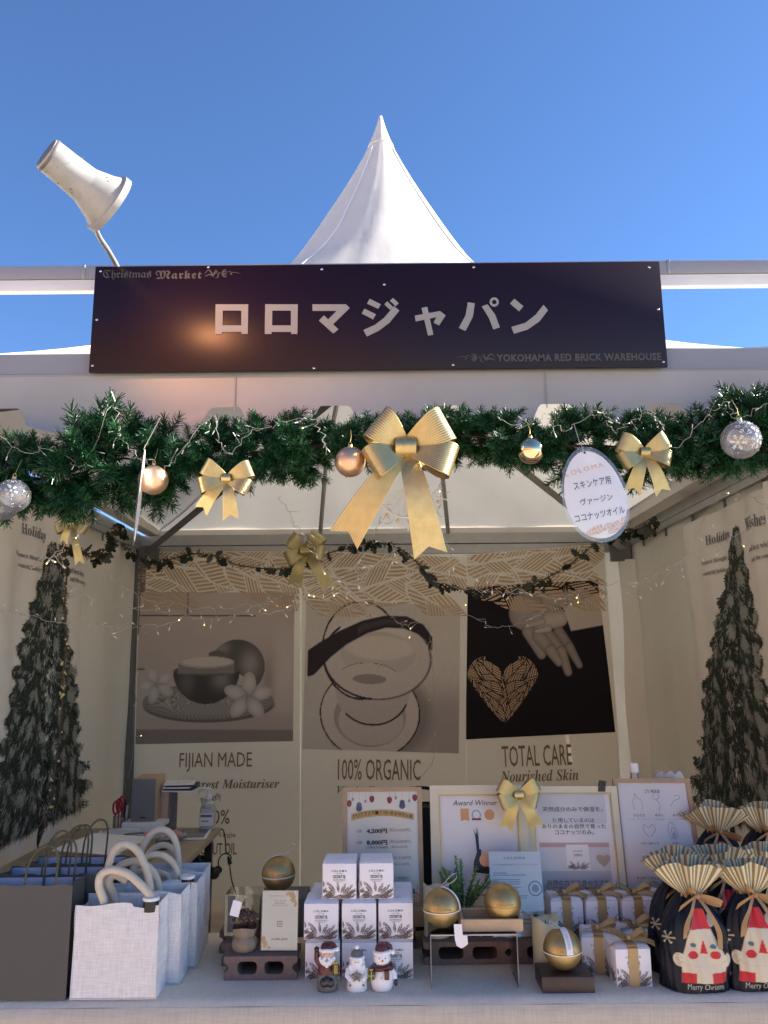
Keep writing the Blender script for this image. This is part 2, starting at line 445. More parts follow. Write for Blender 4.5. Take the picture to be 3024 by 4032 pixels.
def painted(name, nx, ny, pos, ink, mat_, parent):
    """a printed surface: pos(U,V)->x,y,z arrays, ink(U,V)->rgb array"""
    U, Vv = np.meshgrid(np.linspace(0, 1, nx + 1), np.linspace(0, 1, ny + 1))
    X, Y, Z = pos(U, Vv)
    co = np.stack([X + 0 * U, Y + 0 * U, Z + 0 * U], -1).reshape(-1, 3)
    j, i = np.meshgrid(np.arange(ny), np.arange(nx), indexing='ij'); a = (j * (nx + 1) + i).ravel()
    fs = np.stack([a, a + 1, a + nx + 2, a + nx + 1], -1)
    me = bpy.data.meshes.new(name); me.from_pydata(co.tolist(), [], fs.tolist())
    c = np.clip(ink(U, Vv), 0, 1).reshape(-1, 3)
    at_ = me.color_attributes.new('ink', 'FLOAT_COLOR', 'POINT')
    at_.data.foreach_set('color', np.concatenate([c, np.ones((len(c), 1))], 1).astype(np.float32).ravel())
    me.materials.append(M[mat_]); me.polygons.foreach_set('use_smooth', [True] * len(me.polygons))
    o = bpy.data.objects.new(name, me); COL.objects.link(o); o.parent = parent
    return o

# leaf motif made of hatched bars, used on banners and boxes
def leaf_bars(mb, x, z, ang, L, Wd, y, mi=0, nb=9, inside=None, gap=.62, sq=None):
    c, s_ = math.cos(ang), math.sin(ang)
    def P(u, v):
        a, b = u * L, v
        p = (x + a * c - b * s_, z + a * s_ + b * c)
        if sq: p = (min(max(p[0], sq[0]), sq[1]), min(max(p[1], sq[2]), sq[3]))
        return p
    def hw(u): return Wd * .5 * max(0, math.sin(PI * min(1, max(0, u)) ** .8)) ** .8
    for side in (1, -1):
        k = 0
        for b in range(nb):
            u0 = .02 + .9 * b / nb; u1 = u0 + gap * .9 / nb
            sk = (.10, .02, -.05)[(b // 3 + (side > 0)) % 3] + .05
            q = [P(u0, side * .04 * Wd), P(u1, side * .04 * Wd), P(u1 + sk, side * .94 * hw(u1 + sk)), P(u0 + sk, side * .94 * hw(u0 + sk))]
            if side < 0: q = q[::-1]
            if inside and not all(inside(*p) for p in q): continue
            ar = abs(sum(q[i][0] * q[(i + 1) % 4][1] - q[(i + 1) % 4][0] * q[i][1] for i in range(4)))
            if ar < 1e-9: continue
            mb.add([(p[0], y, p[1]) for p in q], [(0, 1, 2, 3)], mi)

def leaf_mask(X, Z, leaves, k, inside=None):
    """ink mask of layered hatched leaves: (x, z, angle, length, width); k = bar spacing"""
    ink = np.zeros(X.shape, bool)
    for (x, z, a, L, W) in leaves:
        c, s = math.cos(a), math.sin(a); du = (X - x) * c + (Z - z) * s; dv = -(X - x) * s + (Z - z) * c
        u = np.clip(du / L, 0, 1); hw = W / 2 * np.sin(PI * u ** .8) ** .75; av = np.abs(dv)
        ins = (du > 0) & (du < L) & (av < hw)
        out = (du > -k * .5) & (du < L + k * .5) & (av < hw + k * .45)
        t = du - av * .9; g = np.floor(t / (k * 6)); odd = (g + (dv > 0)) % 2
        ph = np.where(odd > 0, t, du * .25 + av * .95) / k
        lines = (ph % 1 < .62) & (av > W * .03) & (np.abs((t / (k * 6)) % 1 - .5) < .46)
        ink = np.where(out, ins & lines, ink)
    if inside is not None: ink &= inside
    return ink
def mask_mesh(name, x0, x1, z0, z1, step, fn, wav, y, mt, parent):
    nx, nz = int((x1 - x0) / step), int((z1 - z0) / step)
    xs = x0 + step * (np.arange(nx) + .5); zs = z0 + step * (np.arange(nz) + .5); X, Z = np.meshgrid(xs, zs)
    ink = fn(X, Z); j, i = np.nonzero(ink)
    used = {}; V = []; Fs = []
    for a, b in zip(i.tolist(), j.tolist()):
        f = []
        for p in ((a, b), (a + 1, b), (a + 1, b + 1), (a, b + 1)):
            q = used.get(p)
            if q is None: q = used[p] = len(V); xx, zz = x0 + step * p[0], z0 + step * p[1]; V.append((xx, y + wav(xx, zz), zz))
            f.append(q)
        Fs.append(tuple(f))
    me = bpy.data.meshes.new(name); me.from_pydata(V, [], Fs); me.materials.append(M[mt])
    o = bpy.data.objects.new(name, me); COL.objects.link(o); o.parent = parent; return o

# ================================================================== GROUND
gm = mat('paving', (.55, .45, .355), .85, bump=.4, bscale=30, bdist=.01, var=.2, vscale=2)
M['ground'] = gm
g = MB()
g.grid(lambda u, v: (-90 + 180 * u, -90 + 180 * v, 0), 30, 30)
tag(g.build('ground', gm, smooth=False), kind='structure')

# red brick warehouse across the market square: seen in the shiny baubles, and the warm light it sends back
wh = thing('brick_warehouse', 'long red brick warehouse across the square behind the viewer, reflected in the baubles', 'building', (-24, -26, 0), (0, 0, R(-42)))
whm = mat('red_brick', (.30, .13, .075), .85, var=.2, vscale=1.2, bump=.3, bscale=6, bdist=.02); whr = mat('slate_roof', (.08, .08, .085), .7)
m = MB(); m.bx(-34, 34, -14, 0, 0, 13); m.build('wall', whm, wh, smooth=False)
m = MB(); m.add([(-35, 1, 13), (35, 1, 13), (35, -7, 17.5), (-35, -7, 17.5), (-35, -15, 13), (35, -15, 13)], [(0, 1, 2, 3), (3, 2, 5, 4)]); m.build('roof', whr, wh, smooth=False)
wf_ = mat('stone_band', (.46, .42, .36), .8); wg = mat('dark_window', (.03, .035, .04), .15)
for z in (4.1, 8.4): MB().bx(-34, 34, .01, .25, z, z + .35).build('stone_band', wf_, wh, smooth=False)
for fl in range(3):
    for k in range(14):
        x = -31 + k * 4.75
        MB().bx(x - .8, x + .8, .01, .12, 1 + fl * 4.3, 3.4 + fl * 4.3).build('window', wg, wh, smooth=False)
# ================================================================== TENT
FY, BY, HX = 2.30, 5.50, 1.70
CY = (FY + BY) / 2
tent = thing('market_tent', 'white pagoda market tent with pointed roof and cream fabric walls, housing the stall', 'tent', (0, CY, 0))
prof = [(.006, 4.48), (.053, 4.32), (.17, 4.07), (.30, 3.83), (.44, 3.59), (.60, 3.35), (.87, 2.95), (1.14, 2.70), (1.40, 2.53), (1.63, 2.435)]
pp = spline([(a, 0, b) for a, b in prof], 5)
def roof_pt(u, v):
    k = v * (len(pp) - 1); i = min(int(k), len(pp) - 2); f = k - i
    w = pp[i].x * (1 - f) + pp[i + 1].x * f; z = pp[i].z * (1 - f) + pp[i + 1].z * f
    th = 2 * PI * u - PI * .75
    n = 2 + 22 * max(0, (v - .5) / .5) ** 2
    r = w / (abs(math.cos(th)) ** n + abs(math.sin(th)) ** n) ** (1 / n)
    sag = 0
    return (r * math.cos(th), r * math.sin(th), z - sag + (.005 * math.sin(th * 14 + v * 9) + .004 * math.sin(th * 31 + v * 17)) * v)
m = MB(); m.grid(roof_pt, 120, 40)
m.build('roof', 'roof', tent, angle=None)
# four welded seams down the hips
for q in range(4):
    P = []
    for k in range(6, 41):
        v = k / 40
        x, y, z = roof_pt((.25 * q + (.0472 * (1 - max(0, v - .45) / .55) if q == 0 else 0)) % 1, v)
        n = Vector((x, y, 0)).normalized() * .003
        P.append((x + n.x, y + n.y, z + .001))
    MB().tube(P, .005, 5).build('seam', 'seam', tent)
MB().lathe([(.0, 4.49), (.008, 4.483), (.030, 4.40), (.0555, 4.325), (.073, 4.285), (.071, 4.28)][::-1], 20).build('roof_cap', 'roof', tent)
# eave beams
b = MB(); b.bx(-HX - .03, HX + .03, FY - CY - .03, FY - CY + .03, 2.372, 2.436)
b.build('eave_beam', 'gutter', tent, smooth=False)
b = MB(); b.bx(-HX - .03, HX + .03, FY - CY - .034, FY - CY + .03, 2.348, 2.370)
b.build('gutter_lip', 'lip', tent, smooth=False)
b = MB(); b.bx(-HX, HX, BY - CY - .09, BY - CY - .03, 2.33, 2.40); b.bx(-HX, HX, BY - CY - .085, BY - CY - .03, 2.262, 2.322)
b.build('eave_beam', 'alu', tent, smooth=False)
for a_ in ((-1.62, 1.62, 1.572, 1.580), ): 
    b = MB(); b.bx(a_[0], a_[1], a_[2], a_[3], 2.385, 2.447); b.build('roof_skirt', 'roof', tent, smooth=False)
for sx in (-1, 1):
    b = MB(); b.bx(min(sx * 1.572, sx * 1.64), max(sx * 1.572, sx * 1.70), -1.56, 1.565, 2.402, 2.438); b.bx(min(sx * 1.562, sx * 1.5715), max(sx * 1.562, sx * 1.5715), -1.56, 1.565, 2.402, 2.475); b.build('roof_skirt', 'roof', tent, smooth=False)
    b = MB(); b.bx(sx * HX - .035, sx * HX + .035, FY - CY + .03, BY - CY - .09, 2.34, 2.40)
    b.bx(sx * (HX - .02) - .012, sx * (HX - .02) + .012, FY - CY + .03, BY - CY - .09, 2.30, 2.338)
    b.build('eave_beam', 'alu', tent, smooth=False)
    for yy, nm in ((FY - CY, 'corner_post'), (BY - CY - .06, 'corner_post')):
        x = sx * (HX - .035)
        b = MB(); b.rbox(x - .04, x + .04, yy - .035, yy + .035, 0, 2.33, .004)
        if yy > 0:
            for q in (-1, 1): b.bx(x - .008 - .012 * q, x - .004 - .012 * q + .004, yy - .040, yy - .034, .02, 2.25)
            for zz in (.5, 1.3, 1.78, 2.02): b.sph((x + sx * -.02, yy - .038, zz), .011, 8)
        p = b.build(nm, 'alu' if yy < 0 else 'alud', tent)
    # hip rafters up to the middle mast
    for sy in (1, -1):
        a = Vector((sx * (HX - .06), sy * 1.5, 2.27)); c = Vector((sx * .03, sy * .03, 3.05))
        mm = MB(); d = (c - a); n = 8
        mm.tube([a, c], .033, 4, flat=.75)
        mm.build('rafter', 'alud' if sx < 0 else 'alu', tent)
    for sy in (1,):
        mm = MB(); mm.tube([(sx * .44, 1.5, 2.40), (sx * .36, .95, 2.78), (sx * .2, .45, 3.35)], .014, 4); mm.build('roof_rib', 'alu', tent)
    # bracket at the corner
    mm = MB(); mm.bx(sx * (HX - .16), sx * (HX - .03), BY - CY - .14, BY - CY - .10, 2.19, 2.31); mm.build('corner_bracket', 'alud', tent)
MB().tube([(0, 0, 2.98), (0, 0, 4.20)], .03, 10).build('mast', 'alu', tent)
# fabric walls
def wallfold(a, b, amp, n, seed):
    r = random.Random(seed); ph = [(r.uniform(2, 9), r.uniform(0, 6), r.uniform(.3, 1)) for _ in range(n)]
    return lambda u, z: amp * sum(c * math.sin(k * u + p + z * .6 * math.sin(k)) for k, p, c in ph) / n + amp * .7 * math.sin(5.5 * z + 2 * u) * max(0, 1.5 - z)
wf = wallfold(0, 0, .022, 4, 3)
m = MB(); m.grid(lambda u, v: (-HX + 2 * HX * u, BY - CY - .012 + wf(u * 3.4, v * 2.35), -.01 + 2.39 * v), 70, 50)
m.build('back_wall', 'liner_back', tent, angle=None)
for sx, s in ((-1, 5), (1, 9)):
    wf2 = wallfold(0, 0, .024, 4, s)
    m = MB(); m.grid(lambda u, v: (sx * (HX + .0 - wf2(u * 3.2, v * 2.3) * 1.0 + .0), FY - CY + .03 + (BY - FY - .05) * u, -.01 + 2.345 * v), 70, 50)
    m.build('side_wall', 'liner', tent, angle=None)
    for k in range(7):
        y = -1.3 + k * .42
        MB().bx(sx * (HX - .012) - .004, sx * (HX - .012) + .004, y, y + .02, 2.255, 2.31).build('wall_hook', 'alud', tent)
# loose edge flap of the wall beside the back right post
m = MB(); m.grid(lambda u, v: (HX - .115 + .11 * u + .008 * math.sin(9 * v + 3 * u), BY - CY - .125 - .06 * u + .012 * math.sin(14 * v), .1 + 2.1 * v), 6, 40)
m.build('wall_flap', 'liner', tent, angle=None)
# scalloped valance
per = .3265; x0c = at(470, 1615, Y=FY).x
def vz(x):
    t = abs(((x - x0c) / per + .5) % 1 - .5)
    if t < .125: return 2.262
    if t < .23: q = (t - .125) / .105; return 2.262 - .045 * (q * q * (3 - 2 * q)) - .012 * q
    return 2.205 - .022 * math.sin((t - .23) / .27 * PI / 2)
def valp(u, v):
    x = -HX + 2 * HX * u; zb = vz(x); z = 2.362 + (zb - 2.362) * v
    curl = max(0, (v - .72) / .28) ** 2 * (.016 if zb < 2.22 else 0)
    return (x, FY - CY - .036 - curl + .004 * math.sin(x * 7) * v, z)
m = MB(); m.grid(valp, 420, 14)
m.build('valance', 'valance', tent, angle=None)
for px in (935, 2140):
    x = at(px, 1550, Y=FY).x
    m = MB(); m.bx(x - .0015, x + .0015, FY - CY - .0415, FY - CY - .040, 2.25, 2.36); m.build('valance_seam', 'lip', tent)

for k, lb in ((-1, 'unseen neighbouring white pagoda tent added on the left side of the stall'), (1, 'unseen neighbouring white pagoda tent added on the right side of the stall')):
    copy_tree(tent, (k * 3.49, CY, 0), None, lb)  # unseen tents added beside the stall to keep low sun off the counter
# neighbouring rail behind the sign
rail = thing('sign_rail', 'grey metal rail with pale lower batten running behind the sign board across the tent front', 'rail', at(1512, 1100, Y=2.36))
rz = rail.location.z
a, c = at(0, 1055, Y=2.36), at(0, 1089, Y=2.36); hh = (a.z - c.z) / 2
zc = at(1512, 1060, Y=2.36).z - rz - .010
m = MB(); m.rbox(-2.4, 2.4, -.02, .02, zc - .022, zc + .022, .003); m.build('upper_rail', 'gutter', rail)
m = MB(); m.rbox(-2.4, 2.4, -.014, .012, zc - .062, zc - .0235, .003); m.build('lower_batten', 'whitepaint', rail)
for px in (330, 2617):
    x = at(px, 1080, Y=2.36).x
    m = MB(); m.rbox(x - .005, x + .005, -.0225, .0225, zc - .0225, zc + .0235, .001); m.build('clamp', 'alu', rail)

# ================================================================== SIGN
c4 = [at(*p, Y=2.24) for p in ((379, 1052), (2599, 1026), (2627, 1446), (346, 1462))]
sw = (c4[1].x - c4[0].x + c4[2].x - c4[3].x) / 2; cxs = sum(p.x for p in c4) / 4; czs = sum(p.z for p in c4) / 4
sh = (c4[0].z - c4[3].z + c4[1].z - c4[2].z) / 2
sang = math.atan2(c4[1].z - c4[0].z + c4[2].z - c4[3].z, 2 * sw)
sign = thing('shop_sign', 'dark purple board with large grey katakana letters screwed to the tent front', 'sign', (cxs, 2.24, czs), (0, -sang, 0))
m = MB(); m.rbox(-sw / 2, sw / 2, 0, .012, -sh / 2, sh / 2, .001); m.build('panel', 'sign', sign)
SI = sign.matrix_basis if False else (Matrix.Translation(sign.location) @ Euler((0, -sang, 0)).to_matrix().to_4x4())
SIi = SI.inverted()
def sp(px, py): q = SIi @ at(px, py, Y=2.24); return (q.x, q.z)
def z1(P): return [sp(x * .9114, 400 + y * .9114) for x, y in P]
def z2(P): return [sp(1512 + x * .9114, 400 + y * .9114) for x, y in P]
def letter(*polys):
    m = MB()
    for k, l in enumerate(polys): m.ext(l, -.0022 - .0002 * k, -.0002 + .00003 * k)
    m.build('letter', 'signink', sign, smooth=False)
for dx in (0, 214):
    o_ = z1([(932 + dx, 877), (1073 + dx, 877), (1071 + dx, 1005), (1044 + dx, 1005), (1044 + dx, 996), (960 + dx, 996), (960 + dx, 1005), (930 + dx, 1005)])
    i_ = z1([(963 + dx, 904), (1043 + dx, 904), (1043 + dx, 968), (962 + dx, 968)])
    m = MB(); m.ext([o_, i_], -.0022, -.0002); m.build('letter', 'signink', sign, smooth=False)
letter(z1([(1350, 877), (1495, 877), (1511, 893), (1438, 964), (1417, 943), (1455, 905), (1350, 905)]), z1([(1378, 947), (1400, 925), (1462, 985), (1440, 1003)]))
letter(z1([(1597, 853), (1645, 877), (1634, 896), (1586, 874)]), z1([(1575, 896), (1624, 920), (1612, 942), (1563, 917)]),
       z1([(1570, 988), (1620, 966), (1660, 935), (1702, 885), (1725, 904), (1683, 956), (1635, 992), (1585, 1016)]),
       z1([(1698, 850), (1722, 873), (1709, 885), (1685, 862)]), z1([(1673, 865), (1698, 889), (1685, 901), (1661, 877)]))
letter(z2([(133, 926), (242, 906), (266, 925), (238, 968), (214, 956), (226, 932), (137, 951)]), z2([(162, 893), (187, 888), (213, 1008), (190, 1012)]))
ring = [(476 + 20 * math.cos(t * PI / 10), 867 + 20 * math.sin(t * PI / 10)) for t in range(20)]
ring2 = [(476 + 10 * math.cos(t * PI / 10), 867 + 10 * math.sin(t * PI / 10)) for t in range(20)]
m = MB()
m.ext(z2([(362, 868), (392, 873), (384, 930), (352, 992), (323, 978), (352, 925)]), -.0022, -.0002)
m.ext(z2([(422, 886), (447, 877), (480, 922), (500, 976), (472, 986), (453, 936)]), -.0022, -.0002)
m.ext([z2(ring), z2(ring2)], -.0022, -.0002); m.build('letter', 'signink', sign, smooth=False)
letter(z2([(563, 853), (602, 886), (583, 907), (544, 873)]), z2([(550, 975), (610, 957), (655, 922), (688, 880), (708, 902), (672, 950), (620, 986), (561, 1004)]))
def stext(t, x0, y0, x1, y1, st=None, bold=0, mi='signfaint', spacing=1.0):
    a = sp(x0, y1); b_ = sp(x1, y0)
    m = MB(); m.text(t, (a[0] + b_[0]) / 2, (a[1] + b_[1]) / 2, b_[0] - a[0], b_[1] - a[1], -.0008, st=st, bold=bold, spacing=spacing)
    return m.build('lettering', mi, sign, smooth=False)
stext('Christmas', 404, 1062, 597, 1103, st='f', bold=.01)
stext('Market', 612, 1064, 796, 1100, st='bf', bold=.01, spacing=1.1)
stext('YOKOHAMA RED BRICK WAREHOUSE', 1956, 1389, 2602, 1425, bold=.035, spacing=1.08)
def flourish(x0, x1, yc, flip):
    m = MB(); d = (x1 - x0)
    def q(t, s): return sp(x0 + d * t, yc + s)
    def stroke(P, w):
        L = spline([(a, 0, b_) for a, b_ in P], 6); n = len(L); pts = []
        for k, p in enumerate(L):
            a = L[max(0, k - 1)]; c = L[min(n - 1, k + 1)]; t = (c - a).normalized(); ww = w * (math.sin(PI * (k + .5) / n) + .15)
            pts.append((p + Vector((-t.z, 0, t.x)) * ww, p - Vector((-t.z, 0, t.x)) * ww))
        V = [p[:] for a in pts for p in a]
        m.add([(v[0], -.0008, v[2]) for v in V], [(2 * k, 2 * k + 1, 2 * k + 3, 2 * k + 2) for k in range(n - 1)])
    stroke([q(0, 5), q(.12, -14), q(.25, 6), q(.32, -12), q(.38, 12), q(.3, 18)], .0022)
    stroke([q(.02, 12), q(.15, 4), q(.26, 14)], .0018)
    stroke([q(.3, -16), q(.36, 2), q(.45, -4)], .0018)
    for k in range(5): stroke([q(.46, 0), q(.53, -12 + 6 * k), q(.62, -14 + 7 * k)], .0014)
    stroke([q(.6, 0), q(.7, -9), q(.76, 6), q(.72, 0), q(.82, -4), q(1, 1)], .0012)
    m.build('flourish', 'signfaint', sign, smooth=False)
flourish(805, 948, 1077, 0); flourish(1952, 1795, 1408, 1)
for px, py in ((396, 1068), (820, 1052), (1267, 1060), (1865, 1052), (2555, 1051), (2592, 1218), (2612, 1425), (1784, 1437), (1236, 1450), (364, 1440), (381, 1259), (1513, 1120), (2557, 1053)):
    x, z = sp(px, py)
    m = MB(); m.sph((x, -.001, z), .0042, 8, sc_=(1, .5, 1)); m.build('screw', 'steel', sign)

# ================================================================== LAMP
def dpt(px, py, D): return at(px, py, D=D)
Lr, Lm = dpt(182, 603, 1.89), dpt(440, 813, 2.0)
ax = (Lm - Lr).normalized(); LL = (Lm - Lr).length
lamp = thing('sign_lamp', 'white enamel gooseneck lamp leaning over the left end of the sign board', 'lamp', at(480, 1075, Y=2.33))
LT = Matrix.Translation(Lr - lamp.location) @ ax.to_track_quat('Z', 'Y').to_matrix().to_4x4()
s_ = 2.02 / F
rr, rt, rm = 65 * s_, 72 * s_, 124 * s_
m = MB(T=LT)
m.lathe([(0, 0), (rr * .93, 0), (rr, .006), (rr * 1.03, .05), (rt, LL * .575), (rt * 1.04, LL * .60), (rm * .86, LL * .90), (rm * .97, LL * .905), (rm, LL * .915), (rm, LL), (rm - .003, LL), (rm - .005, LL * .93), (rt * .95, LL * .62), (rt * .9, LL * .4), (0, LL * .38)], 40)
m.build('shade', 'lamp', lamp)
r2 = random.Random(3); m = MB(T=LT)
for k in range(26):
    t = r2.uniform(.05, .88); a = r2.uniform(0, 2 * PI); rad = (rt if t < .6 else rt + (rm * .86 - rt) * (t - .6) / .3) + .0008
    if t < .57: rad = rr + (rt - rr) * t / .57 + .0012
    z = t * LL; s0 = r2.uniform(.0006, .0020)
    m.sph((rad * math.cos(a), rad * math.sin(a), z), s0, 5)
m.build('rust_spot', 'speck', lamp)
m = MB(T=LT); m.lathe([(0, -.0012), (rr * .88, -.0012), (rr * .9, .0002)], 30); m.lathe([(rr * 1.012, .004), (rr * 1.03, .006), (rr * 1.03, .009), (rr * 1.012, .011)], 36); m.build('end_cap', 'capdark', lamp)
m = MB(); m.rbox(-.02, .02, -.05, .02, -.03, -.008, .003); m.sph((0, -.04, -.004), .007, 8); m.build('clamp_bracket', 'alu', lamp)
m = MB(T=LT); m.sph((0, 0, LL * .66), .028, 14); m.build('bulb', mat('lamp_bulb', (1, .55, .25), .3, emit=5), lamp)
P = [dpt(345, 740, 2.08), dpt(378, 905, 2.2), dpt(425, 985, 2.36), dpt(466, 1060, 2.46), dpt(470, 1110, 2.5)]
P = [p - lamp.location for p in spline(P, 6)]
m = MB(); m.tube(P, .0075, 10); m.build('neck', 'alu', lamp)
li = bpy.data.lights.new('lamp_light', 'SPOT'); li.energy = 2.8; li.color = (1, .40, .17); li.spot_size = R(84); li.spot_blend = .8; li.shadow_soft_size = .03
lo = bpy.data.objects.new('lamp_light', li); COL.objects.link(lo); lo.parent = lamp
lp = LT @ Vector((0, 0, LL * .985)); lo.location = lp + Vector((-.02, 0, -.03))
lo.rotation_euler = ((-(ax + Vector((0.0, .7, -.05)))).normalized()).to_track_quat('Z', 'Y').to_euler()

# ================================================================== BANNERS ON THE BACK WALL
YB = 5.40
def bp_(px, py): q = at(px, py, Y=YB); return (q.x, q.z)
def ink3(a): return np.array(a, float)
def ell(U, V, cx, cy, rx, ry): return ((U - cx) / rx) ** 2 + ((V - cy) / ry) ** 2
def mixm(C, mask, col):
    mask = np.clip(mask, 0, 1)[..., None]; return C * (1 - mask) + np.array(col) * mask
def soft(d, w=.02): return np.clip(.5 - d / w, 0, 1)
def cap(U, V, a, b, r0, r1):
    ax_, ay = a; bx_, by = b; dx, dy = bx_ - ax_, by - ay
    t = np.clip(((U - ax_) * dx + (V - ay) * dy) / (dx * dx + dy * dy), 0, 1)
    return np.hypot(U - ax_ - t * dx, V - ay - t * dy) - (r0 + (r1 - r0) * t), t
npr = np.random.RandomState(4)
def fbm(U, V, f, seed=0):
    r = np.random.RandomState(seed); o = 0 * U
    for k in range(5):
        a = r.uniform(0, 6.28, 4); s = f * 1.7 ** k
        o = o + (np.sin(U * s + a[0] + 2 * np.sin(V * s * .7 + a[1])) * np.cos(V * s * 1.1 + a[2] + np.sin(U * s * .9 + a[3]))) / 1.5 ** k
    return o / 2.5

def art_bowl(U, V):
    x = 260 + 1140 * U; y = 1530 - 1105 * V
    C = np.ones(U.shape + (3,)) * ink3((.30, .255, .225))
    C *= (1 + .12 * fbm(U, V, 3, 1))[..., None]
    C = mixm(C, .5 * np.exp(-((x - 1330) / 90) ** 2 - ((y - 1050) / 330) ** 2), (.40, .35, .30))
    C = mixm(C, .55 * np.exp(-((x - 1215) / 45) ** 2 - ((y - 1080) / 200) ** 2), (.14, .12, .11))
    C = mixm(C, soft((y - 610 - (x - 1300) * .55) * 0 + np.maximum(y - (480 + (x - 1250) * .75), 1250 - x) , 60) * .5, (.19, .165, .15))
    C = mixm(C, soft(np.abs(y - 603) - 6, 4) * (x < 1115), (.09, .07, .06))
    C = mixm(C, soft(np.abs(x - 612) - 7, 4) * (y < 606), (.12, .10, .085))
    C = mixm(C, soft(np.abs(y - 996) - 6, 4) * (x < 312), (.08, .06, .05))
    C = mixm(C, soft(1330 - y, 60), (.28, .235, .20))
    C = mixm(C, soft(1425 - y - (x - 250) * -.02, 14), (.165, .135, .12))
    # woven mat
    e = ell(x, y, 780, 1235, 478, 132); ang = np.arctan2((y - 1235) * 3.6, x - 780); rr_ = np.sqrt(e)
    tex = .5 + .5 * np.sin(ang * 90 + rr_ * 6) * np.sin(rr_ * 38)
    C = mixm(C, soft(ell(x, y, 785, 1262, 478, 125) - 1, .08) * .8, (.05, .045, .04))
    matc = ink3((.10, .088, .078)) + tex[..., None] * ink3((.17, .15, .13)) * (0.6 + .5 * soft(rr_ - .8, .3))[..., None]
    k = soft(e - 1, .03)[..., None]; C = C * (1 - k) + matc * k
    # lid
    dl = ell(x, y, 985, 985, 203, 205)
    cut = (x - 770) * .78 - (y - 860) * 1.0   # plane of the lid opening
    lid = soft(dl - 1, .02) * soft(-(cut + 10), 10)
    sh_ = .07 + .13 * np.exp(-((x - 1080) / 70) ** 2 - ((y - 960) / 100) ** 2) + .10 * np.exp(-((x - 870) / 60) ** 2 - ((y - 840) / 60) ** 2)
    C = C * (1 - lid[..., None]) + (sh_[..., None] * ink3((1, .9, .82))) * lid[..., None]
    C = mixm(C, soft(np.abs(cut + 4) - 9, 6) * soft(dl - 1, .02), (.33, .29, .26))
    C = mixm(C, soft(ell(x, y, 835, 890, 62, 26) - 1, .1), (.10, .085, .075))
    # bowl
    bd = np.where(y > 1010, ell(x, y, 762, 1010, 243, 243), 9) - 1
    bk = soft(bd, .02); bs = .045 + .11 * np.exp(-((x - 870) / 70) ** 2 - ((y - 1080) / 70) ** 2) + .05 * np.exp(-((x - 620) / 60) ** 2 - ((y - 1090) / 90) ** 2)
    C = C * (1 - bk[..., None]) + (bs[..., None] * ink3((1, .9, .82))) * bk[..., None]
    C = mixm(C, soft(ell(x, y, 762, 1010, 243, 38) - 1, .03), (.085, .072, .065))
    nk = soft(np.abs(x - 760) - 205, 6) * soft(np.abs(y - 995) - 38, 10)
    C = mixm(C, nk, (.19, .165, .145)); C = mixm(C, nk * (.5 + .5 * np.sin(y * .35)) * .6, (.09, .075, .065))
    C = mixm(C, soft(ell(x, y, 760, 948, 203, 45) - 1, .03), (.27, .235, .205))
    C = mixm(C, soft(ell(x, y, 762, 945, 183, 34) - 1, .2), (.36, .32, .28))
    for (fx, fy, L, a0) in ((1068, 1205, 92, 15), (400, 1110, 70, 40)):
        for k in range(5):
            a = R(a0 + 72 * k); ux, uy = math.cos(a), -math.sin(a) * .95
            px_, py_ = fx + ux * L, fy + uy * L
            du = (x - px_) * ux + (y - py_) * uy; dv = -(x - px_) * uy + (y - py_) * ux
            pe = (du / L) ** 2 + (dv / (L * .55)) ** 2 - 1
            sh2 = .24 + .12 * (1 - np.clip(pe + 1, 0, 1)) - .08 * np.clip(-du / L, 0, 1)
            kk = soft(pe, .08)[..., None] * (1 if L > 80 else .8)
            C = C * (1 - kk) + sh2[..., None] * ink3((1.03, .93, .84)) * kk
    return C
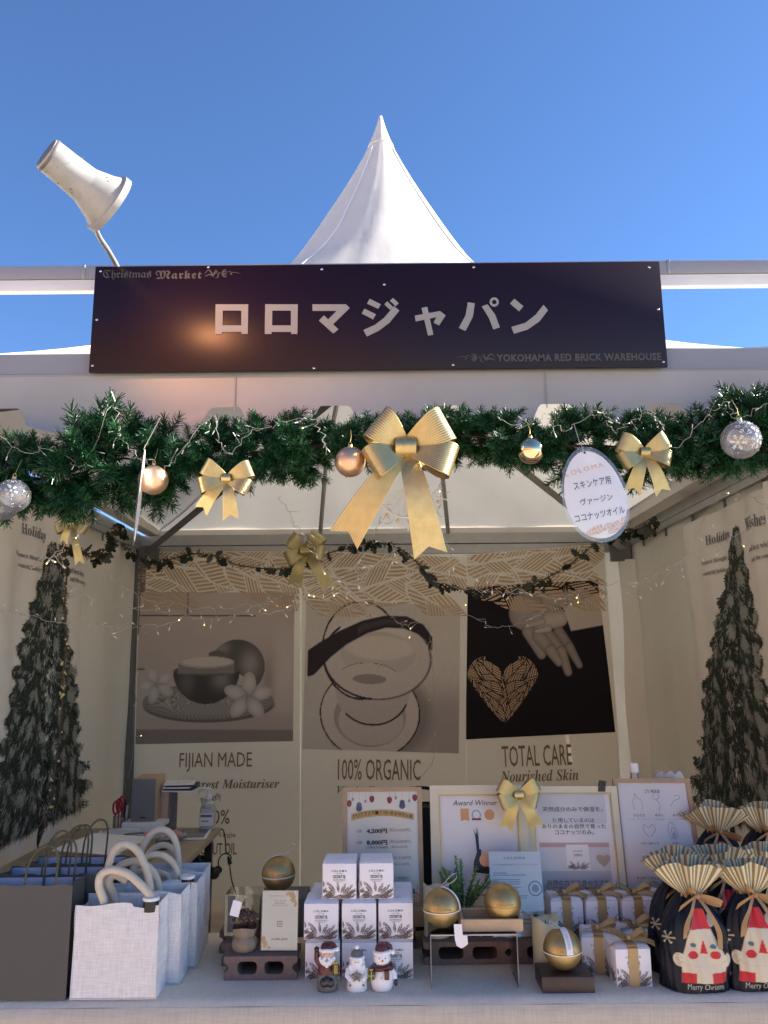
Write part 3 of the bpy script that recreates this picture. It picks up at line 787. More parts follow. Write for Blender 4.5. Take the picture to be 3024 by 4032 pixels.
def art_coco(U, V):
    x = 90 + 1380 * U; y = 1910 - 1340 * V
    C = np.ones(U.shape + (3,)) * ink3((.40, .365, .315)); C *= (1 + .04 * fbm(U, V, 4, 2))[..., None]
    C = mixm(C, .75 * soft(1330 - y - 40 * np.sin(x / 300), 260) * soft(1050 - x, 500), (.25, .22, .20))
    def sdirt(C, e, th): return mixm(C, soft(np.abs(e - 1) - th * (1 + .5 * fbm(U, V, 60, 9)), .012), (.035, .028, .028))
    flesh, inn, shd = (.42, .375, .325), (.38, .34, .30), (.24, .20, .18)
    C = mixm(C, soft(ell(x, y, 760, 1600, 470, 420) - 1, .5) * .7, (.14, .12, .11))
    e = ell(x, y, 680, 1580, 440, 400); C = mixm(C, soft(e - 1, .01), flesh); C = sdirt(C, e, .03)
    e = ell(x, y, 680, 1610, 320, 270); C = mixm(C, soft(e - 1, .03), (.27, .23, .205)); C = mixm(C, soft(ell(x, y, 690, 1650, 290, 215) - 1, .12), inn)
    # lower slice arc
    e = ell(x, y, 700, 1380, 330, 310); C = mixm(C, soft(e - 1, .01) * (y > 1380), (.36, .32, .28)); C = mixm(C, soft(np.abs(e - .96) - .05, .02) * (y > 1480) * (x > 465) * (x < 1000), (.03, .024, .026))
    # upper ring
    e = ell(x, y, 590, 1010, 345, 445); C = mixm(C, soft(e - 1, .01), flesh); C = sdirt(C, e, .045)
    e = ell(x, y, 735, 1080, 478, 375); k_ = (y > 800)
    C = mixm(C, soft(e - 1, .01) * k_, (.40, .355, .315)); C = mixm(C, soft(np.abs(e - 1) - .045, .015) * k_ * (.7 + (x < 700)), (.035, .028, .028))
    C = mixm(C, soft(ell(x, y, 700, 830, 300, 150) - 1, .05) * (y < 900), (.44, .40, .345))
    e = ell(x, y, 740, 1040, 335, 200); C = mixm(C, soft(e - 1, .04), (.36, .325, .28)); C = mixm(C, soft(ell(x, y, 760, 990, 300, 110) - 1, .4), (.43, .385, .335))
    e = ell(x, y, 660, 1260, 270, 130); C = mixm(C, soft(e - 1, .02), (.405, .36, .315)); C = mixm(C, soft(np.abs(e - 1) - .03, .02) * (y < 1200), (.06, .05, .045))
    C = mixm(C, soft(ell(x, y, 670, 1275, 150, 45) - 1, .06), (.22, .19, .17))
    C = mixm(C, soft(ell(x, y, 720, 1400, 260, 40) - 1, .5) * .0, shd)
    # dark rind band
    P_ = [(115, 1165), (260, 1030), (420, 910), (620, 800), (800, 745), (980, 745), (1110, 800), (1190, 880), (1212, 980)]
    W_ = [105, 85, 70, 62, 56, 58, 52, 34, 14]
    d = 1e9 + 0 * x
    for k in range(len(P_) - 1):
        dd, _ = cap(x, y, P_[k], P_[k + 1], W_[k], W_[k + 1]); d = np.minimum(d, dd)
    C = mixm(C, soft(d, 10) * (x > 118), (.030, .024, .027)); C = mixm(C, soft(d + 40, 50) * .5 * (x > 560) * (x < 1000), (.10, .08, .075))
    fl = soft(.86 - fbm(U, V, 45, 12), .04) * soft(np.minimum(ell(x, y, 680, 1580, 440, 400), ell(x, y, 700, 1050, 470, 430)) - 1, .02)
    C = mixm(C, (fbm(U, V, 70, 12) > .92) * (ell(x, y, 700, 1200, 460, 700) < 1) * .85, (.06, .05, .045))
    return C * (1 + .05 * fbm(U, V, 90, 3))[..., None]
def art_hand(U, V):
    x = 153 + 1085 * U; y = 1470 - 1100 * V
    C = np.ones(U.shape + (3,)) * ink3((.014, .012, .014))
    def limb(C, a, b, r0, r1, br=.30):
        d, t = cap(x, y, a, b, r0, r1); rr_ = r0 + (r1 - r0) * t
        sh_ = br * (.55 + .45 * np.sqrt(np.clip(-d / rr_, 0, 1))); k = soft(d, 8)[..., None]
        edge = soft(np.abs(d) - 5, 8)[..., None] * .15
        C = C * (1 - k) + sh_[..., None] * ink3((1, .87, .76)) * k
        return C * (1 - edge)
    C = limb(C, (1125, 480), (600, 530), 42, 85, .30)
    C = limb(C, (640, 580), (690, 640), 150, 120, .33)
    C = limb(C, (640, 720), (735, 895), 50, 34, .30)
    C = limb(C, (880, 730), (955, 850), 40, 36, .24); C = limb(C, (955, 850), (1020, 985), 36, 25, .25)
    C = limb(C, (800, 760), (890, 880), 46, 40, .27); C = limb(C, (890, 880), (930, 1030), 40, 30, .29)
    C = limb(C, (720, 760), (810, 870), 52, 44, .29); C = limb(C, (810, 870), (865, 955), 44, 32, .30)
    C = limb(C, (900, 640), (760, 655), 60, 72, .42)
    for a, b in (((760, 590), (650, 612)), ((740, 610), (625, 640)), ((740, 640), (630, 668)), ((760, 655), (620, 685))): C = limb(C, a, b, 24, 13, .40)
    C = limb(C, (800, 710), (700, 725), 28, 15, .42)
    q = np.maximum(np.maximum(930 + (y - 560) * .28 - x, (560 - (x - 930) * .30) - y), y - (735 - (x - 980) * .12))
    C = mixm(C, soft(q, 6), (.43, .375, .315))
    return C
banner_specs = [
    (((548, 2172), (1182, 2170), (1180, 3300), (521, 3300)), ((552, 2330), (1160, 2334), (1154, 2918), (535, 2930)), art_bowl),
    (((1188, 2165), (1836, 2195), (1834, 3320), (1184, 3300)), ((1206, 2362), (1812, 2385), (1806, 2966), (1192, 2948)), art_coco),
    (((1838, 2185), (2378, 2140), (2460, 3300), (1836, 3340)), ((1842, 2312), (2354, 2284), (2421, 2882), (1833, 2912)), art_hand),
]
blabels = ['tall wall banner with a dark jar on a woven mat and the words FIJIAN MADE',
           'tall wall banner with stacked coconut rings and the words 100% ORGANIC',
           'tall wall banner with a black photo of hands and a gold heart, words TOTAL CARE']
btexts = [[('FIJIAN MADE', 705, 2962, 992, 3040, None, 0, 0), ("Nature's Purest Moisturiser", 560, 3066, 1100, 3108, 'bi', 0, 0)],
          [('100% ORGANIC', 1330, 2988, 1655, 3074, None, .004, -.014), ('Virgin Coconut Oil', 1326, 3094, 1655, 3134, 'bi', 0, -.014)],
          [('TOTAL CARE', 1978, 2932, 2248, 3018, None, .004, .022), ('Nourished Skin', 1972, 3030, 2276, 3078, 'bi', 0, .02)]]
for bi, (C4, P4, art) in enumerate(banner_specs):
    w4 = [bp_(*p) for p in C4]; bx_, bz_ = (w4[0][0] + w4[1][0]) / 2, (w4[2][1] + w4[3][1]) / 2
    zlow = .42
    bn = thing('wall_banner', blabels[bi], 'banner', (bx_, YB, zlow), group='product banners hung along the back wall')
    L4 = [(a - bx_, z - zlow) for a, z in w4]
    def bil(c, u, v):   # u left-right, v bottom-top ; corners TL TR BR BL
        tl, tr, br, bl = c
        return ((bl[0] * (1 - u) + br[0] * u) * (1 - v) + (tl[0] * (1 - u) + tr[0] * u) * v, (bl[1] * (1 - u) + br[1] * u) * (1 - v) + (tl[1] * (1 - u) + tr[1] * u) * v)
    for a_, b__ in ((2, 1), (3, 0)):   # hang down behind the counter
        k_ = (L4[b__][1] + .40) / (L4[b__][1] - L4[a_][1]); L4[a_] = (L4[b__][0] + (L4[a_][0] - L4[b__][0]) * k_, -.40)
    def wav(x, z): return .006 * math.sin(x * 4 + z * 1.5 + bi) + .004 * math.sin(z * 5)
    m = MB(); m.grid(lambda u, v: (bil(L4, u, v)[0], wav(*bil(L4, u, v)), bil(L4, u, v)[1]), 24, 40)
    m.build('cloth', 'bannercloth', bn, angle=None)
    Q4 = [(bp_(*p)[0] - bx_, bp_(*p)[1] - zlow) for p in P4]
    def pos(U, V):
        tl, tr, br, bl = Q4
        X = (bl[0] * (1 - U) + br[0] * U) * (1 - V) + (tl[0] * (1 - U) + tr[0] * U) * V
        Z = (bl[1] * (1 - U) + br[1] * U) * (1 - V) + (tl[1] * (1 - U) + tr[1] * U) * V
        return X, .006 * np.sin(X * 4 + Z * 1.5 + bi) + .004 * np.sin(Z * 5) - .003, Z
    painted('photo_print', 190, 190, pos, (lambda U, V: art(U, V) * (1.85 if art is art_bowl else 1.65 if art is art_coco else 1.4)), 'inkart', bn)
    def warp(p): return Vector((p.x, p.y + wav(p.x, p.z), p.z))
    tl_ = [(t, x0, y0, x1, y1, st, bo, ro) for t, x0, y0, x1, y1, st, bo, ro in btexts[bi]]
    if bi == 0: tl_ += [('100%', 790, 3188, 905, 3246, None, .01, 0), ('Pure Virgin', 800, 3278, 928, 3302, 'b', .0, 0), ('COCONUT OIL', 722, 3318, 932, 3366, None, .01, 0), ('Properly', 790, 3130, 872, 3165, 'b', 0, .3)]
    for t, x0, y0, x1, y1, st, bo, ro in tl_:
        m = MB(); m.warp = warp
        a, b_ = bp_(x0, y1), bp_(x1, y0)
        m.text(t, (a[0] + b_[0]) / 2 - bx_, (a[1] + b_[1]) / 2 - zlow, b_[0] - a[0], b_[1] - a[1], -.004, st=st, bold=bo, rot=ro)
        m.build('lettering', 'ink_brown', bn, smooth=False)
    # copper leaves along the top
    sets = [[(540, 2210, -8, 520, 150), (760, 2200, -3, 430, 170), (520, 2250, -50, 220, 90), (880, 2215, -28, 400, 120), (560, 2300, -22, 240, 80), (1010, 2260, -20, 200, 90), (1060, 2190, -10, 160, 90)],
            [(1170, 2240, -12, 520, 160), (1300, 2240, 2, 430, 120), (1420, 2320, 16, 320, 130), (1180, 2300, -28, 330, 110), (1600, 2300, -35, 330, 90), (1660, 2240, -12, 220, 110), (1560, 2200, 8, 260, 90), (1200, 2330, -20, 260, 80)],
            [(1800, 2230, 8, 560, 150), (1880, 2290, -18, 380, 110), (2020, 2240, -12, 380, 150), (2180, 2200, 12, 230, 120), (2120, 2300, -10, 280, 80), (1830, 2200, 30, 220, 90), (2230, 2300, -38, 190, 90), (1850, 2330, 10, 200, 80)]]
    TL_, TR_ = L4[0], L4[1]; k = YB * 1.01 / F
    def top_in(X, Z): return (X > TL_[0] + .003) & (X < TR_[0] - .002) & (Z < TL_[1] + (TR_[1] - TL_[1]) * (X - TL_[0]) / (TR_[0] - TL_[0]) - .004)
    lv_ = [(bp_(px, py)[0] - bx_, bp_(px, py)[1] - zlow, R(a), L_ * k, W_ * k * 1.25) for (px, py, a, L_, W_) in sets[bi]]
    mask_mesh('leaf_print', TL_[0], TR_[0], max(TL_[1], TR_[1]) - .46, max(TL_[1], TR_[1]), .0033, lambda X, Z: leaf_mask(X, Z, lv_, .026, top_in(X, Z)), wav, -.0045, 'ink_tan', bn)
    if bi == 2:   # heart
        hc = bp_(1750 + 425 / 1.843, 2100 + 1110 / 1.843); hs = 250 / 1.843 * YB / F; hx_, hz_ = hc[0] - bx_, hc[1] - zlow
        def inh(X, Z):
            x = np.abs((X - hx_) / hs); z = (Z - hz_) / hs
            return np.where(z > .25, (x - .5) ** 2 / .25 + (z - .25) ** 2 / .34 < 1.0, (x < 1.0 * np.clip((z + 1.0) / 1.25, 0, 1) ** .82))
        hl = []
        for side in (1, -1):
            for (ox, oz, a, L_, W_) in ((.95, .1, 120, .9, .5), (.75, -.2, 100, 1.0, .5), (.45, -.5, 75, 1.3, .5), (.2, -.75, 68, 1.4, .5), (.62, .2, 60, .7, .6), (.1, -.9, 88, 1.4, .42), (.05, .1, 45, .9, .5), (.0, -.3, 30, .8, .5), (0, -1.0, 56, 1.0, .36)):
                hl.append((hx_ + side * ox * hs, hz_ + oz * hs, R(a) if side > 0 else PI - R(a), L_ * hs, W_ * hs))
        mask_mesh('heart_print', hx_ - hs, hx_ + hs, hz_ - hs * 1.05, hz_ + hs * .9, .0022, lambda X, Z: leaf_mask(X, Z, hl, .0135, inh(X, Z)), wav, -.0052, 'ink_tan', bn)

# ================================================================== TAPESTRIES WITH PRINTED TREES
def wall_tapestry(side, y0, y1, label, apex, base, hw, texts, seed, z0=.40, z1=2.25):
    X = side * 1.655
    rt_ = thing('wall_tapestry', label, 'tapestry', (X, (y0 + y1) / 2, z0), (0, 0, R(-90 if side > 0 else 90)), 'printed tree tapestries on the side walls')
    yc = (y0 + y1) / 2
    def loc(q):   # world -> local (u, z)
        return ((-(q.y - yc) if side > 0 else (q.y - yc)), q.z - z0)
    w = (y1 - y0)
    fo = lambda u, z: .010 * math.sin(u * 9 + z) + .006 * math.sin(u * 23 + 2 * z) + .004 * math.sin(z * 11) + .0025 * math.sin(z * 37 + 3 * math.sin(u * 8))
    m = MB(); m.grid(lambda a, b_: (-w / 2 + w * a + .01 * math.sin(b_ * 6), fo(-w / 2 + w * a, b_ * (z1 - z0)), b_ * (z1 - z0)), 50, 60)
    m.build('cloth', 'tapcloth', rt_, angle=None)
    wp = lambda p: Vector((p.x, p.y + fo(p.x, p.z), p.z))
    r = random.Random(seed)
    ua, za = loc(at(*apex, X=X)); ub, zb = loc(at(*base, X=X)); H_ = za - zb
    m = MB(); m.warp = wp
    def stroke(u, z, a, L_, W_, mi, y):
        c, s = math.cos(a), math.sin(a)
        P_ = [(0, -.5), (.45, -.6), (1, 0), (.45, .6), (0, .5)]
        m.add([(u + p[0] * L_ * c - p[1] * W_ * s, y, z + p[0] * L_ * s + p[1] * W_ * c) for p in P_], [(0, 1, 2, 3, 4)], mi)
    # trunk
    m.add([(ub - .035, -.0035, zb - .18), (ub + .035, -.0035, zb - .18), (ub + .02, -.0035, zb + .3), (ub - .02, -.0035, zb + .3)], [(0, 1, 2, 3)], 0)
    tiers = 26
    for k in range(8500):
        t = r.random() ** .75; z = za - H_ * t; uc = ua + (ub - ua) * t
        tier = abs(((t * 13) % 1) - .5) * 2
        wv = hw * (.05 + .95 * t ** .85) * (.80 + .28 * tier) * (1 - .15 * max(0, t - .93) / .07)
        s = r.uniform(-1, 1); s = math.copysign(abs(s) ** .75, s)
        a = R(-90 + 62 * s + r.uniform(-22, 22)) if t > .06 else R(90 + r.uniform(-30, 30))
        L_ = r.uniform(.03, .075) * (.6 + .7 * t)
        x = uc + s * (wv - L_ * abs(s) * .6)
        pt = math.sin(x * 31 + z * 17 + seed) * math.sin(z * 23 - x * 14) + .25 * s
        mi = 2 if (pt > .62 and r.random() < .7) or r.random() < .04 else (0 if r.random() < .6 else 1)
        y = -.004 - .0006 * r.random() - .0006 * mi
        for j in range(4):
            stroke(x + r.uniform(-.012, .012), z + r.uniform(-.012, .012), a + R(r.uniform(-34, 34)), L_ * r.uniform(.3, .8), r.uniform(.0025, .0055), mi, y)
    tp = m.build('tree_print', ['treedark', 'treemid', 'treefrost'], rt_, smooth=False)
    for t, x0, y0_, x1, y1_, hpx in texts:
        m = MB(); m.warp = wp
        A = at(x0, y0_, X=X); B = at(x1, y1_, X=X); ua_, z_a = loc(A); ub_, z_b = loc(B)
        dep = (A.y + B.y) / 2
        m.text(t, (ua_ + ub_) / 2, (z_a + z_b) / 2, abs(ub_ - ua_), hpx * dep / F, -.004, st='b', rot=0)
        m.build('lettering', 'ink_grey', rt_, smooth=False)
    return rt_
wall_tapestry(-1, 2.95, 4.42, 'white tapestry with a printed frosted fir tree on the left wall, behind the grey bags', (205, 2150), (165, 3240), .66,
              [('Holiday', 97, 2085, 182, 2115, 54), ('Warmest thoughts', 66, 2180, 160, 2205, 24), ('a wonderful holiday', 70, 2222, 158, 2246, 24), ('and best wishes', 268, 2248, 336, 2256, 24), ('and the coming', 270, 2284, 342, 2294, 24)], 11)
wall_tapestry(1, 3.25, 4.36, 'white tapestry with a printed frosted fir tree on the right wall, above the Santa bags', (2898, 2090), (2885, 3210), .56,
              [('Holiday', 2788, 2128, 2870, 2112, 50), ('Wishes', 2938, 2068, 3024, 2036, 54), ('Warmest thoughts', 2772, 2218, 2856, 2200, 22), ('a wonderful holiday', 2778, 2262, 2858, 2245, 22), ('and best wishes', 2962, 2172, 3050, 2125, 24), ('and the coming', 2972, 2216, 3060, 2170, 24)], 23)
X = 1.60
cl = MB(); cl.grid(lambda u, v: (.012 * math.sin(u * 14 + v * 2) + .035 * (1 - u) * (1 - v) - .02, u * .95 - .475 + .10 * (1 - v), 1.95 * v), 30, 30)
o = cl.build('hanging_cloth', 'tapcloth', angle=None, loc=(1.62, 2.80, .30))
tag(o, 'plain pale cloth hanging in front of the right wall tapestry at the picture edge', 'cloth')

# ================================================================== FIR GARLAND
def sprig_mesh(seed, L=.15, n=175):
    r = random.Random(seed); m = MB()
    def twig(o, d, L_, n_):
        d = d.normalized(); a = d.orthogonal().normalized(); b = d.cross(a)
        bend = Vector((r.uniform(-1, 1), r.uniform(-1, 1), r.uniform(-1, 1))) * .12 * L_
        P = [o + d * L_ * t + bend * t * t for t in (0, .35, .7, 1)]
        m.tube(P, [.0022, .0018, .0014, .0008], 3, 3)
        for k in range(n_):
            t = (k + r.random()) / n_; t = .06 + .94 * t
            p = o + d * L_ * t + bend * t * t
            ph = k * 2.4 + r.uniform(-.4, .4)
            out = a * math.cos(ph) + b * math.sin(ph)
            lean = r.uniform(.45, 1.0) + (t > .93) * 1.3
            nd = (out + d * lean).normalized(); ln = r.uniform(.024, .036) * (1.05 - .25 * t)
            w = nd.cross(Vector((r.uniform(-1, 1), r.uniform(-1, 1), r.uniform(-1, 1)))).normalized() * .00135
            q = p + nd * ln; mi = 0 if r.random() < .5 else (1 if r.random() < .75 else 2)
            m.add([p - w, p + w, q + w * .7, q - w * .7], [(0, 1, 2, 3)], mi)
    twig(Vector((0, 0, 0)), Vector((0, 0, 1)), L, n)
    for k in range(3):
        z = L * r.uniform(.15, .6); ang = r.uniform(0, 6.28)
        twig(Vector((0, 0, z)), Vector((math.cos(ang), math.sin(ang), 1.1)), L * r.uniform(.4, .6), n // 2)
    return m
GY = 2.10
gp = [(-260, 1850, 205), (0, 1865, 195), (180, 1885, 190), (330, 1860, 205), (480, 1805, 225), (620, 1840, 185), (780, 1815, 170), (950, 1790, 160), (1120, 1765, 150), (1300, 1750, 125), (1500, 1735, 115), (1800, 1715, 108), (2000, 1735, 125), (2150, 1755, 140), (2350, 1755, 150), (2550, 1765, 165), (2750, 1740, 185), (2900, 1700, 195), (3050, 1665, 200), (3300, 1640, 215)]
gpts = [(at(x, y, Y=GY), r * GY * 1.0 / F) for x, y, r in gp]
gar = thing('fir_garland', 'thick green artificial fir garland draped across the whole stall front below the sign', 'garland', gpts[10][0])
cen = spline([p - gar.location for p, _ in gpts], 8); rad_ = [v.x for v in spline([(r, 0, 0) for _, r in gpts], 8)]
MB().tube(cen, .003, 6).build('core_wire', 'stem', gar)
protos = [sprig_mesh(40 + k).build('sprig', ['needle', 'needle2', 'needle3', 'stem'], gar, smooth=False) for k in range(8)]
r = random.Random(77)
seglen = [0]
for k in range(1, len(cen)): seglen.append(seglen[-1] + (cen[k] - cen[k - 1]).length)
NS = 460
for k in range(NS):
    d = seglen[-1] * (k + r.random()) / NS
    i = max(j for j in range(len(seglen) - 1) if seglen[j] <= d); f = (d - seglen[i]) / (seglen[i + 1] - seglen[i])
    c = cen[i].lerp(cen[i + 1], f); R_ = rad_[i] * (1 - f) + rad_[i + 1] * f
    tan = (cen[i + 1] - cen[i]).normalized()
    ph = r.uniform(0, 2 * PI)
    up = Vector((0, 0, 1)); out = (up * math.sin(ph) + Vector((0, -1, 0)) * math.cos(ph) * (1 if math.cos(ph) > 0 else .8))
    dr = (out + tan * r.uniform(-.75, .75)).normalized()
    R_ *= .86 + .20 * math.sin(d * 9.5 + 1) * math.sin(d * 23.7) + .06 * math.sin(d * 61)
    sc__ = (R_ / .150) * r.uniform(.78, 1.12) / (.15 / .150) 
    sc__ = min(1.35, max(.55, sc__))
    base_ = c + out * R_ * .10
    ln = R_ * r.uniform(.88, 1.14)
    s = ln / .15
    if k < 8: o = protos[k]
    else:
        o = protos[r.randrange(8)].copy(); COL.objects.link(o); o.parent = gar
    o.location = base_ + out * max(0, (R_ - .15 * 1.0) * .0)
    o.rotation_euler = (dr.to_track_quat('Z', 'Y').to_matrix() @ Matrix.Rotation(r.uniform(0, 6), 3, 'Z')).to_euler()
    o.scale = (min(1.15, max(.8, s)),) * 2 + (s,)
    if k >= 300:
        pass

# ================================================================== RIBBON BOWS
def ribbon(m, path, wdir, width, ribs, amp, nu=None, end_notch=0, mi=0, nw=None):
    """path: points; wdir(k)->vector; width(k)->half width"""
    n = len(path); nw = nw or (ribs * 4 if ribs else 6)
    V = []
    for k in range(n):
        t = (path[min(k + 1, n - 1)] - path[max(0, k - 1)]).normalized()
        w = wdir(k).normalized(); nn = t.cross(w).normalized()
        for j in range(nw + 1):
            v = -1 + 2 * j / nw
            p = path[k] + w * v * width(k) + nn * (amp * math.cos(PI * ribs * v) if ribs else 0)
            if end_notch and k >= n - 3:
                p = p - t * end_notch * (1 - abs(v)) * (k - (n - 4)) / 3
            V.append(p)
    Fs = [(k * (nw + 1) + j, k * (nw + 1) + j + 1, (k + 1) * (nw + 1) + j + 1, (k + 1) * (nw + 1) + j) for k in range(n - 1) for j in range(nw)]
    m.add(V, Fs, mi)
def make_bow(name, label, loc, S, loops, tails, mt='gold', rot=(0, 0, 0), knot=.16, W=.26, ribs=15, cat='bow', group='gold ribbed bows'):
    """S: overall size; loops: (angle, length, twist); tails: (angle, length, curve)"""
    b = thing(name, label, cat, loc, rot, group)
    for a, L_, tw in loops:
        dx = Vector((math.cos(R(a)), 0, math.sin(R(a)))); pw = Vector((-dx.z, tw, dx.x)).normalized(); fy = Vector((0, -1, 0))
        n = 22; P = []; wd = []
        for k in range(n + 1):
            ph = .12 + (2 * PI - .24) * k / n; o_ = (1 - math.cos(ph)) / 2
            P.append(dx * (S * (.03 + L_ * o_)) + fy * (S * .15 * math.sin(ph) * (o_ + .15)) + fy * S * .02)
            wd.append(S * W * .5 * (.42 + .58 * min(1, o_ * 1.35) ** .8))
        m = MB(); ribbon(m, P, lambda k: pw, lambda k: wd[k], ribs, S * .0023)
        m.build('loop', mt, b, angle=None)
    for a, L_, cv in tails:
        dx = Vector((math.cos(R(a)), 0, math.sin(R(a)))); pw = Vector((-dx.z, .12 * cv, dx.x)); n = 18
        P = [dx * (S * L_ * k / n) + Vector((pw.x, 0, pw.z)) * (S * .05 * cv * math.sin(PI * k / n * .9)) + Vector((0, -S * .05 * math.sin(PI * 1.3 * k / n) + .01 * S, 0)) for k in range(n + 1)]
        m = MB(); ribbon(m, P, lambda k: pw, lambda k: S * W * .5 * (.40 + .52 * (k / n) ** .7), ribs, S * .0023, end_notch=S * .085)
        m.build('tail', mt, b, angle=None)
    m = MB(); n = 14; P = []
    for k in range(n + 1):
        ph = -1.9 + 3.8 * k / n
        P.append(Vector((0, -S * .095 * math.cos(ph) - .01 * S, S * knot * .55 * math.sin(ph))))
    ribbon(m, P, lambda k: Vector((1, 0, 0)), lambda k: S * knot * .5, ribs - 3, S * .0022)
    m.build('knot', mt, b, angle=None)
    return b
make_bow('gold_bow', 'largest gold ribbed bow with long tails hanging at the middle of the fir garland', at(1597, 1762, Y=1.93), .285,
         [(140, .33, .15), (208, .33, -.2), (29, .40, -.15), (-19, .42, .25)], [(-124, .98, -.2), (-78, .98, .15)], W=.32, knot=.18)
make_bow('gold_bow', 'small gold bow on the left half of the fir garland, left of centre', at(893, 1885, Y=1.95), .145,
         [(150, .44, .15), (197, .46, -.2), (22, .44, -.1), (-25, .40, .25)], [(-128, .72, -.4), (-84, .72, .35)], W=.30)
make_bow('gold_bow', 'small gold bow on the right half of the fir garland, beside the oval sign', at(2537, 1782, Y=1.95), .150,
         [(155, .44, .15), (203, .42, -.2), (30, .42, -.1), (-18, .42, .25)], [(-108, .72, -.4), (-68, .76, .4)], 'gold2', W=.31)
make_bow('gold_bow', 'dull gold bow hanging inside the tent on the holly strand', at(1202, 2172, Y=4.6), .345,
         [(140, .34, .15), (205, .32, -.2), (48, .36, -.1), (-8, .30, .25)], [(-106, .62, -.4), (-58, .78, .4)], 'gold2', W=.27)
make_bow('gold_bow', 'gold bow half hidden under the left end of the fir garland', at(285, 2060, Y=2.6), .15,
         [(150, .3, .15), (205, .35, -.2), (30, .3, -.1), (-28, .35, .25)], [(-112, .5, -.4), (-78, .95, .3)], 'gold2', W=.22)

# ================================================================== BAUBLES
def bauble(name, label, px, py, rpx, Y, mt, cat='bauble', string=True, group='round baubles on the fir garland'):
    c = at(px, py, Y=Y); r0 = rpx * (c - Vector((0, 0, 1.5))).length * .97 / F
    b = thing(name, label, cat, c, (0, 0, 0), group)
    m = MB(); m.lathe([(max(1e-5, r0 * math.sin(PI * k / 26)), -r0 * math.cos(PI * k / 26)) for k in range(27)], 48)
    m.build('ball', mt, b, angle=None)
    m = MB(); m.lathe([(0, r0 * 1.16), (r0 * .14, r0 * 1.15), (r0 * .15, r0 * .97), (r0 * .18, r0 * .96)], 14)
    m.tube([(r0 * .1 * math.cos(t), 0, r0 * (1.24 + .1 * math.sin(t))) for t in [k * PI / 6 for k in range(13)]], r0 * .02, 5)
    cp = m.build('cap', 'capgold', b)
    MB().tube([(0, 0, r0 * 1.3), (.002, .01, r0 * 1.8), (0, .03, r0 * 2.4)], .0008, 4).build('thread', 'capgold', cp)
    return b, r0
bauble('bauble', 'satin gold bauble hanging beside the edge-on oval tag, left part of the garland', 603, 1890, 58, 1.97, 'ballgold')
bauble('bauble', 'satin gold bauble just left of the largest gold bow', 1379, 1819, 62, 1.97, 'ballgold')
bauble('bauble', 'shiny mirror gold bauble on the right half of the garland', 2090, 1776, 53, 1.97, 'mirror')
def snowflakes(b, r0, seed, flakes):
    r = random.Random(seed); m = MB()
    def onb(th, ph, s):
        n = Vector((math.cos(ph) * math.sin(th), -math.cos(ph) * math.cos(th), math.sin(ph))); a = Vector((math.cos(th), math.sin(th), 0)); u = n.cross(a) * -1
        def P(x, y): return (n + a * x + u * y).normalized() * r0 * 1.006
        for k in range(6):
            t = R(60 * k + 12); c, q = math.cos(t), math.sin(t)
            def bar(x0, y0, x1, y1, w):
                d = Vector((x1 - x0, y1 - y0)).normalized(); nx, ny = -d.y * w, d.x * w
                m.add([P(x0 + nx, y0 + ny), P(x0 - nx, y0 - ny), P(x1 - nx, y1 - ny), P(x1 + nx, y1 + ny)], [(0, 1, 2, 3)])
            bar(0, 0, s * c, s * q, .022 * s * 2)
            for f in (.5, .75):
                for dt in (-.8, .8): bar(s * f * c, s * f * q, s * (f * c + .25 * math.cos(t + dt)), s * (f * q + .25 * math.sin(t + dt)), .04 * s)
    for th, ph, s in flakes: onb(th, ph, s)
    for k in range(30):
        th, ph = r.uniform(-1.4, 1.4), r.uniform(-1, 1); n = Vector((math.cos(ph) * math.sin(th), -math.cos(ph) * math.cos(th), math.sin(ph))) * r0 * 1.004
        m.sph(n, r0 * .025, 5)
    m.build('snowflake_print', 'frostprint', b, smooth=False)
b, r0 = bauble('bauble', 'clear bauble printed with white snowflakes at the right end of the garland', 2917, 1732, 71, 1.93, 'frosty'); snowflakes(b, r0, 2, [(-.1, .5, .55), (.5, -.3, .45), (-.6, -.35, .45)])
b, r0 = bauble('bauble', 'clear bauble hanging at the left edge of the picture on a gold thread', 52, 1952, 62, 1.93, 'frosty'); snowflakes(b, r0, 3, [(.3, .1, .4)])
b, r0 = bauble('bauble', 'clear frosted bauble behind the other clear one, half outside the left edge', 8, 1985, 60, 2.0, 'frosty')

